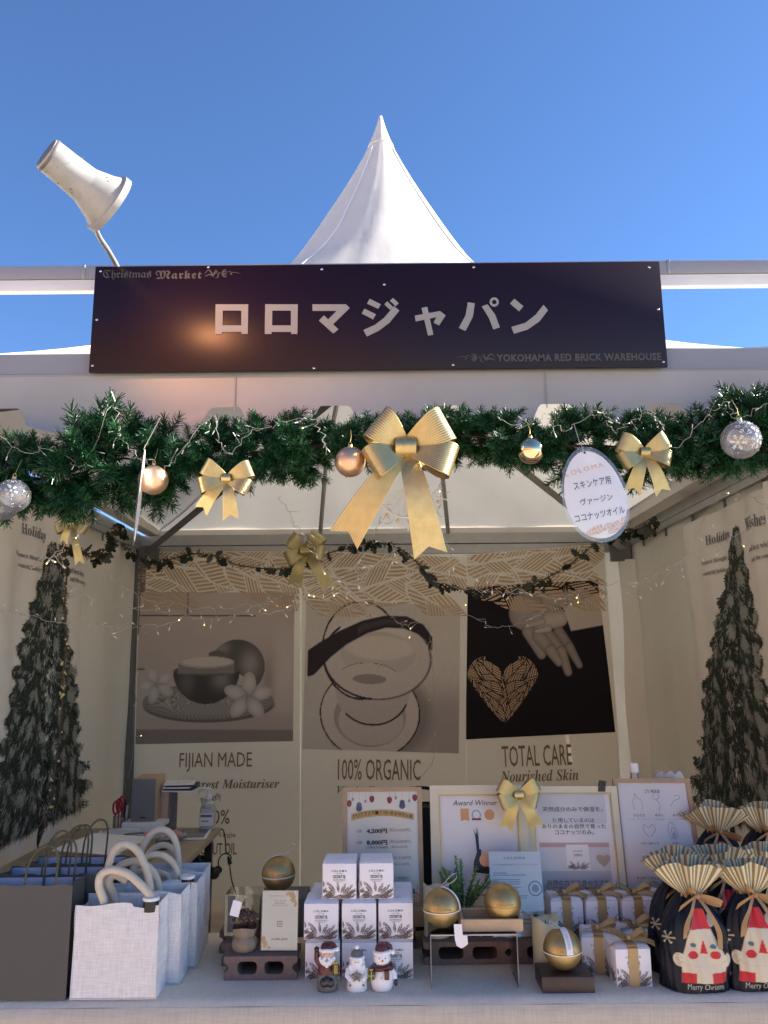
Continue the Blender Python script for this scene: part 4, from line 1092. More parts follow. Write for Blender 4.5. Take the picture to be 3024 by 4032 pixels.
# ================================================================== OVAL HANGING TAGS
def oval_tag(label, loc, rot, W_, H_, writing=True):
    t = thing('oval_tag', label, 'sign', loc, rot, 'oval laminated tags hanging from the garland')
    def egg(s, dx=0):
        return [((W_ / 2 * s) * math.cos(a) * (1 - .10 * math.sin(a)), (H_ / 2 * s) * math.sin(a)) for a in [2 * PI * k / 48 for k in range(48)]]
    bow_ = lambda p: Vector((p.x, p.y + .9 * p.x * p.x + .25 * p.z * p.z, p.z))
    m = MB(); m.warp = bow_
    def disc(y0, s, mi=0):
        for k in range(8):
            pass
    N = 12
    def face(y, s, name, mt):
        mm = MB(); mm.warp = bow_
        rings = [[(x * k / N, z * k / N) for x, z in egg(s)] for k in range(1, N + 1)]
        V = [(0, y, 0)] + [(p[0], y, p[1]) for rg in rings for p in rg]; F_ = [(0, 1 + (j + 1) % 48, 1 + j) for j in range(48)]
        for k in range(N - 1):
            for j in range(48): a = 1 + k * 48; F_.append((a + j, a + 48 + j, a + 48 + (j + 1) % 48, a + (j + 1) % 48)[::-1])
        mm.add(V, F_); mm.build(name, mt, t, angle=None)
    face(0, .95, 'card', 'paper'); face(-.0022, 1.04, 'laminate_film', 'film')
    m = MB(); m.warp = bow_
    if writing:
        m.text('LOLOMA', -.06 * W_, .28 * H_, .62 * W_, .05 * H_, -.001, 1, spacing=1.3, rot=.08)
        m.text('スキンケア用', 0, .12 * H_, .60 * W_, .085 * H_, -.001, 0, bold=.01); m.text('ヴァージン', 0, -.06 * H_, .52 * W_, .075 * H_, -.001, 0, bold=.01)
        m.text('ココナッツオイル', .0, -.22 * H_, .80 * W_, .08 * H_, -.001, 0, bold=.01)
    for (x, z, a, L_, w) in ((-.3, -.40, 10, .5, .09), (.05, -.44, 30, .45, .1)):
        leaf_bars(m, x * W_, z * H_, R(a), L_ * W_, w * H_, -.001, 1, nb=9)
    m.build('print', ['ink_black', 'ink_orange'], t, smooth=False)
    MB().tube([(0, -.001, H_ * .47), (-.002, .01, H_ * .6), (.003, .03, H_ * .82)], .0009, 5).build('string', 'wire', t)
    m = MB(); m.ext([(.003 * math.cos(a), H_ * .455 + .003 * math.sin(a)) for a in [k * PI / 6 for k in range(12)]], -.0012, -.0008); m.build('punch_hole', 'ink_black', t)
    return t
oval_tag('oval white tag with Japanese lettering hanging from the right half of the garland', at(2343, 1945, Y=1.90), (0, R(-11), R(3)), .158, .232)
oval_tag('oval white tag seen edge-on, hanging left beside a satin gold bauble', at(545, 1950, Y=1.90), (R(-4), R(8), R(-75)), .158, .24)

# ================================================================== HOLLY STRANDS
def holly(label, pts, seed, leaf=.055, r0=.02, dens=30, beads_only=False, group='holly strands inside the tent'):
    r = random.Random(seed); o = pts[len(pts) // 2].copy()
    t = thing('holly_strand', label, 'garland', o, group=group)
    L = [p - o for p in spline(pts, 10)]
    length = sum((L[k + 1] - L[k]).length for k in range(len(L) - 1))
    m = MB(); m.tube(L, .004, 5)
    def rp():
        k = r.randrange(len(L) - 1); return L[k].lerp(L[k + 1], r.random())
    for k in range(int(length * 260)):   # short tinsel bristles
        p = rp(); d = Vector((r.gauss(0, 1), r.gauss(0, 1), r.gauss(0, 1))).normalized(); w = d.orthogonal() * .0018
        q = p + d * r0 * r.uniform(.7, 1.6); m.add([p - w, p + w, q + w, q - w], [(0, 1, 2, 3)])
    m.build('bristle', 'hollys', t, smooth=False)['kind'] = 'stuff'
    m = MB()
    for k in range(0 if beads_only else int(length * dens)):
        p = rp(); d = Vector((r.gauss(0, 1), r.gauss(0, .6), r.gauss(-.6, .8))).normalized(); w = d.cross(Vector((r.gauss(0, .4), -1, r.gauss(0, .4)))).normalized(); L_ = leaf * r.uniform(.7, 1.2)
        pr = [(0, .03), (.12, .22), (.2, .14), (.35, .34), (.45, .2), (.6, .34), (.7, .16), (.85, .2), (1, 0)]
        up = [p + d * (L_ * a) + w * (L_ * b) for a, b in pr]; dn = [p + d * (L_ * a) - w * (L_ * b) for a, b in pr[:-1]]
        m.add(up + dn[::-1], [tuple(range(17))])
    if m.v: m.build('leaf_cluster', 'holly', t, smooth=False)['kind'] = 'stuff'
    m = MB()
    for k in range(int(length * 34)):
        p = rp(); d = Vector((r.gauss(0, 1), r.gauss(-.4, 1), r.gauss(0, 1))).normalized() * r0; m.sph(p + d, .0055 * r.uniform(.7, 1.2), 6)
    m.build('berry', 'berry', t)['kind'] = 'stuff'
def PP(L, Y): return [at(x, y, Y=(Y(i / (len(L) - 1)) if callable(Y) else Y)) for i, (x, y) in enumerate(L)]
holly('dark holly strand with pale berries swagging along the back beam above the three banners',
      PP([(470, 2120), (520, 2175), (600, 2212), (660, 2205), (760, 2180), (850, 2190), (940, 2225), (1080, 2240), (1180, 2228), (1290, 2180), (1420, 2142), (1500, 2138), (1580, 2165), (1650, 2222), (1700, 2282), (1780, 2312), (1900, 2326), (2050, 2312), (2160, 2272), (2260, 2210), (2340, 2140), (2390, 2105)], 5.15), 5, leaf=.07, r0=.022, dens=28)
holly('short holly clump bunched over the right back corner of the tent frame', PP([(2390, 2105), (2440, 2085), (2500, 2095), (2570, 2080)], lambda t: 5.1 - .7 * t), 6, leaf=.07, r0=.03, dens=80)
holly('holly strand along the left eave beam near the small hidden gold bow', PP([(240, 2150), (320, 2175), (390, 2195), (430, 2150), (455, 2075), (490, 2110)], lambda t: 3.4 + 1.4 * t), 7, leaf=.055, r0=.02, dens=46)
holly('thin beaded holly strand hanging down in front of the printed tree on the left wall', PP([(238, 2160), (262, 2260), (255, 2400), (262, 2530), (248, 2660), (245, 2780), (235, 2900), (215, 3040), (200, 3160), (160, 3300)], 3.35), 8, leaf=.04, r0=.012, dens=14)

# ================================================================== STRING LIGHTS
sl_m = {}
def light_string(label, pts, seed, tw=.055, tl=.028, rad=.0011, lit=.16, group='strings of small warm lights'):
    r = random.Random(seed); o = pts[0].copy(); t = thing('light_string', label, 'fairy lights', o, group=group)
    L0 = spline([p - o for p in pts], 9); L = []
    for k, p in enumerate(L0):
        L.append(p + Vector((r.gauss(0, 1), r.gauss(0, 1), r.gauss(0, 1))) * .0045)
    m = MB(); m.tube(L, rad, 5, cap=False)
    acc = 0; tips = []
    for k in range(len(L) - 1):
        acc += (L[k + 1] - L[k]).length
        if acc > tw * r.uniform(.7, 1.4):
            acc = 0; d = Vector((r.gauss(0, 1), r.gauss(0, .3), r.gauss(-.5, .8))).normalized(); ln = tl * r.uniform(.6, 1.5)
            q = L[k] + d * ln; mid = L[k] + d * ln * .5 + Vector((r.gauss(0, .15), 0, r.gauss(0, .15))) * ln
            m.tube([L[k], mid, q], rad * .8, 4, cap=False); tips.append((q, (q - mid).normalized()))
    m.build('wire', 'wire', t, angle=None)
    for q, d in tips:
        mm = MB(); mm.tube([q, q + d * .011], rad * 1.9, 5); mm.build('bulb_sleeve', 'wirehead', t)
        if r.random() < lit:
            mm = MB(); mm.sph(q + d * .0130, .0018, 6); mm.build('bulb', 'bulb', t)
LS = [
 ('light string sagging from the left wall across the top of the FIJIAN MADE banner', [(360, 2228), (505, 2322), (610, 2368), (690, 2372), (760, 2398), (830, 2393), (890, 2400), (960, 2383), (1040, 2383), (1100, 2345), (1190, 2290)], 3.3),
 ('light string just under the first one, ending at the middle banner', [(270, 2300), (350, 2345), (490, 2395), (560, 2402), (720, 2425), (790, 2440), (850, 2440), (930, 2420), (1000, 2390), (1070, 2360), (1130, 2340), (1200, 2292), (1290, 2240)], 3.2),
 ('lowest light string crossing in front of the left printed tree', [(-40, 2398), (100, 2420), (230, 2445), (400, 2460), (495, 2474), (560, 2466), (690, 2452)], 3.0),
 ('light string running down from the garland to the dull gold bow', [(1100, 1955), (1160, 2058), (1212, 2132), (1255, 2195), (1305, 2245), (1350, 2310), (1420, 2360)], 2.6),
 ('light string falling below the left tail of the largest bow', [(1440, 2180), (1400, 2230), (1340, 2280), (1270, 2320), (1195, 2352), (1140, 2400), (1020, 2420)], 2.8),
 ('light string curling between the two tails of the largest bow', [(1540, 1990), (1500, 2060), (1470, 2120), (1540, 2140), (1560, 2185), (1500, 2222), (1450, 2240), (1400, 2292), (1360, 2342)], 2.5),
 ('light string hanging down over the dark coconut rind of the middle banner', [(1500, 2190), (1505, 2260), (1525, 2340), (1545, 2400), (1548, 2432), (1585, 2462), (1640, 2450), (1690, 2475), (1720, 2560)], 3.4),
 ('light string looping right of the largest bow', [(1690, 1960), (1745, 1900), (1735, 1990), (1715, 2050), (1730, 2090), (1770, 2170), (1850, 2230), (1960, 2300), (2060, 2330)], 2.5),
 ('long light string swagging from the middle to the right wall', [(1700, 2290), (1850, 2322), (1980, 2332), (2120, 2342), (2200, 2362), (2290, 2322), (2350, 2312), (2440, 2292), (2500, 2302), (2560, 2272), (2650, 2250), (2750, 2185), (2850, 2130), (3060, 2050)], 3.0),
 ('light string drooping over the black photo of hands', [(1790, 2390), (1880, 2440), (1960, 2466), (2060, 2452), (2140, 2412), (2240, 2382), (2300, 2334)], 3.6),
 ('light string rising from the right back post to the garland', [(2460, 2335), (2520, 2325), (2600, 2245), (2700, 2190), (2790, 2010), (2860, 1940), (2960, 1960), (3040, 2010)], 3.0),
 ('light string trailing down the seam of the middle and right banners', [(1690, 2470), (1700, 2600), (1712, 2750), (1700, 2870), (1705, 2990), (1660, 3060)], 5.2),
 ('light string trailing down the left edge of the FIJIAN MADE banner', [(560, 2400), (540, 2600), (530, 2800), (520, 3000), (500, 3060)], 5.1),
]
for i, (lb, L_, Y) in enumerate(LS):
    light_string(lb, PP(L_, Y), 100 + i, tw=.085 if Y < 5 else .2, rad=.0010 if Y < 5 else .0014)
# lights threaded through the garland itself
gl = [(-40, 1700), (110, 1780), (200, 1760), (330, 1830), (440, 1590), (470, 1690), (480, 1720), (540, 1790), (580, 1820), (640, 1850), (700, 1790), (830, 1640), (860, 1720), (900, 1790), (1000, 1700), (1180, 1650), (1222, 1634), (1260, 1700), (1290, 1790)]
light_string('light string threaded through the left half of the fir garland', PP(gl, 1.97), 140, tw=.13, tl=.026, rad=.0007, lit=.05)
gl = [(1960, 1640), (2060, 1680), (2150, 1640), (2230, 1690), (2360, 1620), (2420, 1700), (2490, 1660), (2560, 1630), (2600, 1680), (2660, 1760), (2780, 1640), (2860, 1580), (2900, 1650), (3050, 1560)]
light_string('light string threaded through the right half of the fir garland', PP(gl, 1.97), 141, tw=.13, tl=.026, rad=.0007, lit=.05)
gl = [(200, 1850), (230, 1950), (330, 2020), (345, 2060), (290, 2110), (240, 2180), (170, 2200), (120, 2230)]
light_string('light string falling from the left end of the garland beside the word Holiday', PP(gl, 2.3), 142, tw=.07, tl=.03, rad=.0014, lit=.35)
# illuminated wire ornament behind the bow
orn = thing('wire_ornament', 'pale beaded wire star ornament half hidden behind the largest gold bow', 'ornament', at(1600, 1960, Y=2.35))
m = MB()
for k in range(9):
    a = R(200 + 18 * k); m.tube([(0, 0, .03), (.13 * math.cos(a), .01, .03 + .13 * math.sin(a))], .0018, 5)
m.tube([(.09 * math.cos(R(a)), 0, .03 + .09 * math.sin(R(a))) for a in range(190, 352, 10)], .004, 6)
m.build('frame', 'wirehead', orn)
for k in range(7):
    a = R(215 + 20 * k); m = MB(); m.sph((.105 * math.cos(a), -.004, .03 + .105 * math.sin(a)), .006, 8); m.build('bead', 'berry', orn)

# ================================================================== COUNTER TABLE
TZ = .72
tb = thing('counter_table', 'long folding counter table hidden under the pale cloth at the stall front', 'table', (0, 2.32, 0))
m = MB(); m.rbox(-1.5, 1.5, -.21, .25, .675, .708, .004); m.build('table_top', 'tableply', tb)
for x in (-1.4, 1.4):
    for y in (-.18, .2): MB().tube([(x, y, 0), (x, y, .68)], .014, 8).build('leg', 'black', tb)
cl = thing('tablecloth', 'pale linen tablecloth covering the counter and hanging down its front', 'tablecloth', (0, 2.32, .708))
def ct(u, v):
    x = -1.56 + 3.12 * u; y = -.235 + .505 * v
    z = .012 + .0012 * math.sin(x * 17 + y * 9) * math.sin(y * 31)
    if v < .06: z -= .012 * (1 - v / .06) ** 2
    return (x, y, z)
m = MB(); m.grid(ct, 220, 50)
m.build('cloth_top', 'cloth', cl, angle=None)
def cf(u, v):
    x = -1.56 + 3.12 * u; w = .004 * math.sin(x * 11) + .006 * math.sin(x * 5.3 + 1) + .0025 * math.sin(x * 41)
    return (x, -.235 - .012 * math.sin(min(1, v * 30) * PI / 2) + w * v * 2.2, .0 - .66 * v)
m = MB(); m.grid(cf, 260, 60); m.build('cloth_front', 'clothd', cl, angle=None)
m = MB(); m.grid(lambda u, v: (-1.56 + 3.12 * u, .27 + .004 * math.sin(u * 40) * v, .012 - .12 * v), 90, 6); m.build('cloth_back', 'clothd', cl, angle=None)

# ------------------------------------------------------------------ clay blocks and boards
def rr(x0, x1, z0, z1, r, n=5):
    P = []
    for cx, cz, a in ((x1 - r, z1 - r, 0), (x0 + r, z1 - r, 90), (x0 + r, z0 + r, 180), (x1 - r, z0 + r, 270)): P += arc(cx, cz, r, r, a, a + 90, n)
    return P
def block(label, x0, x1, y0, z0, holes, notch, depth=.097, h=.056, group='hollow clay blocks used as display steps'):
    t = thing('clay_block', label, 'block', ((x0 + x1) / 2, y0, z0), group=group)
    w = (x1 - x0) / 2; q = notch; hz0, hz1 = .30 * h, .74 * h
    out = [(-w, 0), (w, 0), (w, hz0)] + [(w - q * math.sin(PI * k / 8) ** .7, hz0 + (hz1 - hz0) * k / 8) for k in range(1, 8)] + [(w, hz1), (w, h), (-w, h), (-w, hz1)] + [(-w + q * math.sin(PI * k / 8) ** .7, hz1 - (hz1 - hz0) * k / 8) for k in range(1, 8)] + [(-w, hz0)]
    loops = [out] + [rr(a - (x0 + x1) / 2, b - (x0 + x1) / 2, .25 * h, .79 * h, .011)[::-1] for a, b in holes]
    m = MB(); m.ext(loops, 0, depth); m.build('body', 'brick', t, smooth=False)
    return t
def X_(px, py, Z): return at(px, py, Z=Z).x
for k, (lb) in enumerate(('front hollow clay block of the left stepped row, under the campaign card', 'middle hollow clay block of the left stepped row, behind the front one', 'rearmost hollow clay block of the left stepped row')):
    x0 = X_(885, 3850, TZ) - .026 * k; x1 = x0 + .187; y0 = 2.215 + .1 * k
    block(lb, x0, x1, y0, TZ, [(x0 + .035, x0 + .085), (x0 + .104, x0 + .153)], .012)
bx0 = X_(1668, 3800, TZ); bw = .235
for k, lb in enumerate(('long hollow clay block behind the clear riser, with two full holes showing', 'long hollow clay block behind the dark wood stand and right candle', 'long hollow clay block hidden behind the ribboned gift boxes')):
    x0 = bx0 + k * (bw + .0015)
    block(lb, x0, x0 + bw, 2.31, TZ, [(x0 + .040, x0 + .107), (x0 + .131, x0 + .197)], .018, depth=.10)
for k, lb in enumerate(('rear clay block under the left end of the pale wood board', 'rear clay block under the middle of the pale wood board', 'rear clay block under the right end of the pale wood board')):
    x0 = (-.12, .52, 1.08)[k]
    block(lb, x0, x0 + .2, 2.435, TZ, [(x0 + .035, x0 + .085), (x0 + .11, x0 + .16)], .012, depth=.10)
bd = thing('wood_board', 'pale wood display board carrying the row of picture frames', 'board', (.6, 2.50, TZ + .0565))
m = MB(); m.rbox(-.76, .92, -.065, .125, 0, .048, .003); m.build('plank', 'wood', bd)
BT = TZ + .0565 + .048
rs = thing('riser_box', 'dark grey wooden riser box under the gold jar left of the white cartons', 'riser', (at(1118, 3560, Y=2.40).x, 2.42, TZ + .0565))
m = MB(); m.rbox(-.062, .066, -.065, .06, 0, .100, .002); m.build('body', mat('grey_riser', (.13, .11, .10), .7, var=.1), rs)

# ------------------------------------------------------------------ white coconut oil cartons
BW, BH, BD_ = .0885, .0935, .088
def make_box(label, tied=False):
    t = thing('oil_carton', label, 'box', (0, 0, 0), group='small white printed cartons' if not tied else 'ribboned white cartons')
    w, h, d = BW / 2, BH, BD_
    m = MB()   # front panel leans in a little at the lid
    m.rbox(-w, w, 0, d, 0, h * .93, .0015)
    V = [(-w, 0, h * .93), (w, 0, h * .93), (w, d, h * .93), (-w, d, h * .93), (-w + .004, .011, h), (w - .004, .011, h), (w - .004, d - .004, h), (-w + .004, d - .004, h)]
    m.add(V, [(0, 1, 5, 4), (1, 2, 6, 5), (2, 3, 7, 6), (3, 0, 4, 7), (4, 5, 6, 7)])
    m.build('carton_body', 'card', t)
    m = MB(); 
    for s in (-1, 1):
        m = MB(); m.bx(min(s * w * .98, s * w * .30), max(s * w * .98, s * w * .30), -.0006, .0004, h * .926, h * .934); m.build('lid_slit', 'cardsh', t, smooth=False)
    m = MB()
    y = -.0007
    m.text('LOLOMA', 0, h * .735, BW * .44, h * .052, y, 0, bold=.01, spacing=1.25)
    for q in (-.115, .04): pass
    m.text('Pure Virgin', 0, h * .665, BW * .21, h * .035, y, 0, st='i')
    m.text('COCONUT OIL', 0, h * .585, BW * .37, h * .085, y, 0, bold=.03)
    m.bx(-BW * .18, BW * .18, y, y + .0002, h * .505, h * .511)
    m.text("Nature's Purest Moisturiser", 0, h * .488, BW * .36, h * .022, y, 0); m.text('For Babies & You', 0, h * .452, BW * .24, h * .024, y, 0)
    m.text('LOLOMA COCONUT OIL', 0, 0, BW * .34, h * .03, 0, 0, M_=Matrix.Translation((0, d * .28, h + .0006)) @ Matrix.Rotation(R(-90), 4, 'X'))
    m.build('lettering', 'ink_black', t, smooth=False)
    m = MB(); sq = (-w + .0015, w - .0015, .0015, h * .5)
    yy = y
    lv = [(-.47, .30, 100, .22, .09), (-.12, .16, 130, .42, .11), (-.02, .18, 98, .30, .07), (.05, .16, 62, .32, .08), (.10, .13, 40, .42, .09), (.14, .08, 24, .42, .08),
          (-.18, .10, 158, .36, .10), (-.5, .02, 20, .42, .12), (-.5, .16, 50, .2, .08), (-.2, .02, 12, .46, .08), (.1, .03, 14, .44, .10), (.24, .02, 60, .26, .10), (-.36, .0, 62, .3, .10), (-.05, .10, -4, .30, .05), (.3, .14, 35, .26, .07), (-.44, .10, -8, .36, .09), (.0, .01, 8, .5, .06)]
    for (x, z, a, L_, W_) in lv:
        yy -= .00002; leaf_bars(m, x * BW, z * h, R(a), L_ * BW, W_ * BW * 1.25, yy, 0, nb=9, gap=.68, sq=sq)
    Ms = Matrix.Translation((w + .0007, d / 2, 0)) @ Matrix.Rotation(R(90), 4, 'Z'); Ml = Matrix.Translation((-w - .0007, d / 2, 0)) @ Matrix.Rotation(R(-90), 4, 'Z')
    for (x, z, a, L_, W_) in lv[:9]:
        for MM in (Ms, Ml):
            k0 = len(m.v); leaf_bars(m, x * BW * .9, z * h, R(a), L_ * BW, W_ * BW * 1.25, 0, 0, nb=8, gap=.68, sq=sq)
            for i in range(k0, len(m.v)): m.v[i] = (MM @ Vector(m.v[i]))[:]
    m.build('leaf_print', 'leafprint', t, smooth=False)
    if tied:
        e = .0016; rw = .0125
        m = MB()
        m.bx(-rw, rw, -e, -.0009, -.0, h * .94); m.bx(-rw, rw, -.001, d + e, h + .0009, h + .0018); m.bx(-rw, rw, d + .0009, d + e, 0, h)
        m.add([(-rw, -e, h * .94), (rw, -e, h * .94), (rw, .011, h + .0018), (-rw, .011, h + .0018)], [(0, 1, 2, 3)])
        m.build('ribbon_band', 'ribbon', t, smooth=False)
        m = MB()
        for a, L_, el in ((172, .052, 22), (8, .050, 18), (200, .060, -8), (-14, .062, -6)):
            dx = Vector((math.cos(R(a)), math.sin(R(a)) * .8, math.sin(R(el)))).normalized()
            side = Vector((-dx.y * .6, dx.x * .6 - .3, .8)).normalized()
            if abs(el) > 10:
                n = 14; P = []
                for k in range(n + 1):
                    ph = .15 + (2 * PI - .3) * k / n; o_ = (1 - math.cos(ph)) / 2
                    P.append(Vector((0, d * .35, h + .008)) + dx * L_ * o_ + Vector((0, 0, 1)) * .011 * math.sin(ph) * o_ )
                ribbon_ = P; sd = Vector((-dx.y, dx.x, .35)).normalized()
                ribbon(m, P, lambda k: sd, lambda k: .011 * (.4 + .6 * math.sin(PI * k / n) ** .6), 0, 0)
            else:
                n = 8; P = [Vector((0, d * .33, h + .007)) + dx * L_ * k / n + Vector((0, -.006 * k / n, .006 * math.sin(PI * k / n))) for k in range(n + 1)]
                sd = Vector((-dx.y, dx.x, .5)).normalized()
                ribbon(m, P, lambda k: sd, lambda k: .010 * (.45 + .6 * k / n), 0, 0)
        m.sph((0, d * .33, h + .010), .0075, 10, sc_=(1, .9, .9))
        m.build('ribbon_bow', 'ribbon', t, angle=None)
    return t
box0 = make_box('x')
cols = [at(px, 3850, Z=TZ).x for px in (1271, 1415, 1559)]
names = {0: 'bottom', 1: 'middle', 2: 'top'}
first = True
def put_box(loc, rz, label):
    global first
    if first: box0.location = loc; box0.rotation_euler = (0, 0, R(rz)); box0['label'] = label; first = False; return box0
    return copy_tree(box0, loc, (0, 0, R(rz)), label)
hid = (', behind the Santa figurine', ', behind the small grey-hatted figurine', ', behind the snowman figurine')
for c in range(3):
    put_box((cols[c], 2.215, TZ), (.5, -.4, .8)[c], 'white coconut oil carton, bottom row ' + ('left', 'centre', 'right')[c] + hid[c])
    put_box((cols[c] + (-.004, .0, .001)[c], 2.213, TZ + BH + .0005), (-.8, .6, 1.0)[c], 'white coconut oil carton, ' + ('left', 'centre', 'right')[c] + ' one of the three in the middle row of the pyramid')
    put_box((cols[c] + (-.001, .0, .003)[c], 2.310, TZ), 0, 'white coconut oil carton in the rear bottom row, behind the ' + ('left', 'centre', 'right')[c] + ' front one')
    put_box((cols[c] + (.004, .0, .004)[c], 2.309, TZ + BH + .0005), 0, 'white coconut oil carton in the rear middle row, behind the ' + ('left', 'centre', 'right')[c] + ' front one')
for c, px in enumerate((1336, 1483)):
    put_box((at(px, 3520, Y=2.225).x, 2.225, TZ + 2 * BH + .001), (-1.5, 1.2)[c], 'white coconut oil carton on top of the pyramid, ' + ('left', 'right')[c] + ' one of the top pair')
gift0 = make_box('x', True)
gl_ = [((at(2233, 3620, Y=2.36).x, 2.355, TZ + .0565), 0, 'ribboned white carton in the back row, nearest the info card stand'),
       ((at(2372, 3620, Y=2.36).x, 2.355, TZ + .0565), 2, 'ribboned white carton in the back row, second from the info card stand'),
       ((at(2516, 3620, Y=2.36).x, 2.355, TZ + .0565), 3, 'ribboned white carton in the back row, third from the info card stand'),
       ((at(2655, 3620, Y=2.37).x, 2.375, TZ + .0565), 3, 'ribboned white carton in the back row, mostly hidden behind the Santa bags'),
       ((at(2365, 3840, Y=2.235).x, 2.235, TZ), -10, 'ribboned white carton just right of the dark wood stand'),
       ((at(2532, 3840, Y=2.25).x, 2.262, TZ), 5, 'ribboned white carton directly behind the front-most one'),
       ((at(2507, 3895, Z=TZ).x, 2.150, TZ), 3, 'front-most ribboned white carton, next to the Santa gift bag')]
for k, (l, rz, lb) in enumerate(gl_):
    if k == 0: gift0.location = l; gift0['label'] = lb
    else: copy_tree(gift0, l, (0, 0, R(rz)), lb)

# ------------------------------------------------------------------ gold jars
JR = .0475
def make_jar(label, strap=True):
    t = thing('gold_jar', label, 'jar', (0, 0, 0), group='round gold oil jars')
    m = MB(); m.lathe([(max(1e-5, JR * math.sin(PI * k / 40)), JR - JR * math.cos(PI * k / 40)) for k in range(2, 20)] + [(JR * .998, JR * .985), (JR * .985, JR * .99)], 48)
    m.lathe([(1e-5, .0002), (JR * .16, .0003)], 24)
    m.build('lower_shell', 'jar', t, angle=60)
    m = MB(); m.lathe([(JR * .985, JR * 1.0), (JR * .998, JR * 1.005)] + [(max(1e-5, JR * math.sin(PI * k / 40)), JR - JR * math.cos(PI * k / 40)) for k in range(21, 41)], 48)
    m.build('lid_shell', 'jar', t, angle=60)
    m = MB(); m.text('LOLOMA', 0, JR * 1.13, JR * .9, JR * .12, 0, 0, spacing=1.2)
    m.v = [(x, -math.sqrt(max(1e-6, JR ** 2 - x * x - (z - JR) ** 2)) - .0003, z) for x, y, z in m.v]
    m.build('lettering', 'jard', t, smooth=False)
    return t
def add_strap(t, az, tag_=False, loop=(.04, .035)):
    """white card band round the middle and over the top, ending in a loop"""
    m = MB(); n = 40; r0 = JR * 1.03
    P = [Vector((r0 * math.cos(2 * PI * k / n), r0 * math.sin(2 * PI * k / n), JR * 1.0 - .004 * abs(math.sin(PI * k / n)) )) for k in range(n + 1)]
    ribbon(m, P, lambda k: Vector((0, 0, 1)), lambda k: .0011, 0, 0, nw=1)
    ca, sa = math.cos(R(az)), math.sin(R(az)); n = 18; P = []
    for k in range(n + 1):
        a = PI * .5 * k / n; P.append(Vector((ca * r0 * math.cos(a), sa * r0 * math.cos(a), JR + r0 * math.sin(a) * 1.01)))
    wv = Vector((-sa, ca, 0)); hw_ = .0085 if tag_ else .0055
    ribbon(m, P, lambda k: wv, lambda k: hw_, 0, 0, nw=2)
    top = P[-1]; Lx, Lz = loop
    P = []
    for k in range(21):
        ph = 2 * PI * k / 20; P.append(top + Vector((Lx * (1 - math.cos(ph)) / 2 + .003 * math.sin(ph), -.004, Lz * (1 - math.cos(ph)) / 2 - .011 * math.sin(ph) * (1 - math.cos(ph)) / 2)))
    ribbon(m, P, lambda k: Vector((0, 1, 0)), lambda k: .0045, 0, 0, nw=1)
    m.build('card_strap', 'card', t, angle=None)
    if tag_:
        m = MB(); m.text('LOLOMA', 0, 0, .034, .0075, 0, 0, spacing=1.3)
        out = []
        for x, y, z in m.v:
            a = .62 - x / JR; rad = r0 * 1.012
            c = Vector((ca * rad * math.cos(a), sa * rad * math.cos(a), JR + rad * math.sin(a))) + wv * z
            out.append(c[:])
        m.v = out; m.build('strap_lettering', 'ink_lgrey', t, smooth=False)
jarP = make_jar('round gold jar without a strap resting in the shallow wooden tray')
def jar_at(px, py, Y, z, label, rz=0):
    return (at(px, py, Y=Y).x, Y, z), (0, 0, R(rz)), label
RZ = TZ + .124
l, r_, lb = jar_at(1980, 3573, 2.215, RZ + .007, jarP['label']); jarP.location = l
l, r_, lb = jar_at(1097, 3440, 2.42, TZ + .1575, 'round gold jar with a white loop strap on the dark riser box')
j = copy_tree(jarP, l, r_, lb); add_strap(j, 190, loop=(.046, .028))
l, r_, lb = jar_at(1740, 3590, 2.20, RZ + .001, 'round gold jar with a barcoded strap on the clear riser, before the left candle')
j = copy_tree(jarP, l, r_, lb); add_strap(j, -22, loop=(.040, .030))
l, r_, lb = jar_at(2215, 3745, 2.162, TZ + .0375, 'round gold jar with a lettered white strap on the dark wood stand')
j = copy_tree(jarP, l, r_, lb); add_strap(j, -80, True, loop=(-.03, .010))

# ------------------------------------------------------------------ clear riser, tray, stands, candles
x0, x1 = at(1699, 3893, Z=TZ).x, at(2046, 3898, Z=TZ).x; rx = (x0 + x1) / 2; rw = (x1 - x0) / 2
ac = thing('clear_riser', 'clear acrylic table riser carrying a strapped gold jar and the wooden tray', 'riser', (rx, 2.15, TZ))
m = MB(); m.bx(-rw, rw, 0, .14, .1205, .1235); m.build('top_sheet', 'acrylic', ac, smooth=False)
for s in (-1, 1):
    m = MB(); m.bx(s * rw - .0010, s * rw + .0010, .0003, .14, .001, .1203); m.build('side_sheet', 'acrylic', ac, smooth=False)
    m = MB(); m.bx(s * rw - .0011, s * rw + .0011, -.0008, .0002, .001, .1203); m.build('side_edge', 'acredge', ac, smooth=False)
m = MB(); m.bx(-rw, rw, -.0006, .0, .1206, .1234); m.build('front_edge', mat('acrylic_rim', (.46, .43, .41), .3), ac, smooth=False)
tx = at(1938, 3668, Y=2.165).x
tr = thing('wooden_tray', 'shallow pale wooden tray holding a strapless gold jar', 'tray', (tx, 2.165, RZ))
for a in ((-.078, .078, 0, .008, .001, .029), (-.078, .078, .092, .10, .001, .029), (-.078, -.070, .0081, .0919, .001, .029), (.070, .078, .0081, .0919, .001, .029), (-.0699, .0699, .0081, .0919, .001, .006)):
    m = MB(); m.bx(*a); m.build('tray_side' if a[5] > .01 else 'tray_floor', 'wood', tr, smooth=False)
tg = thing('paper_tag', 'small torn white paper tag hanging at the front of the clear riser', 'tag', at(1810, 3690, Y=2.143))
m = MB(); m.ext([(-.014, .03), (.006, .03), (.008, .004), (.019, .004), (.020, -.016), (.012, -.022), (.004, -.026), (-.008, -.020), (-.012, -.006)], 0, .0006); m.build('paper', 'card', tg, smooth=False)
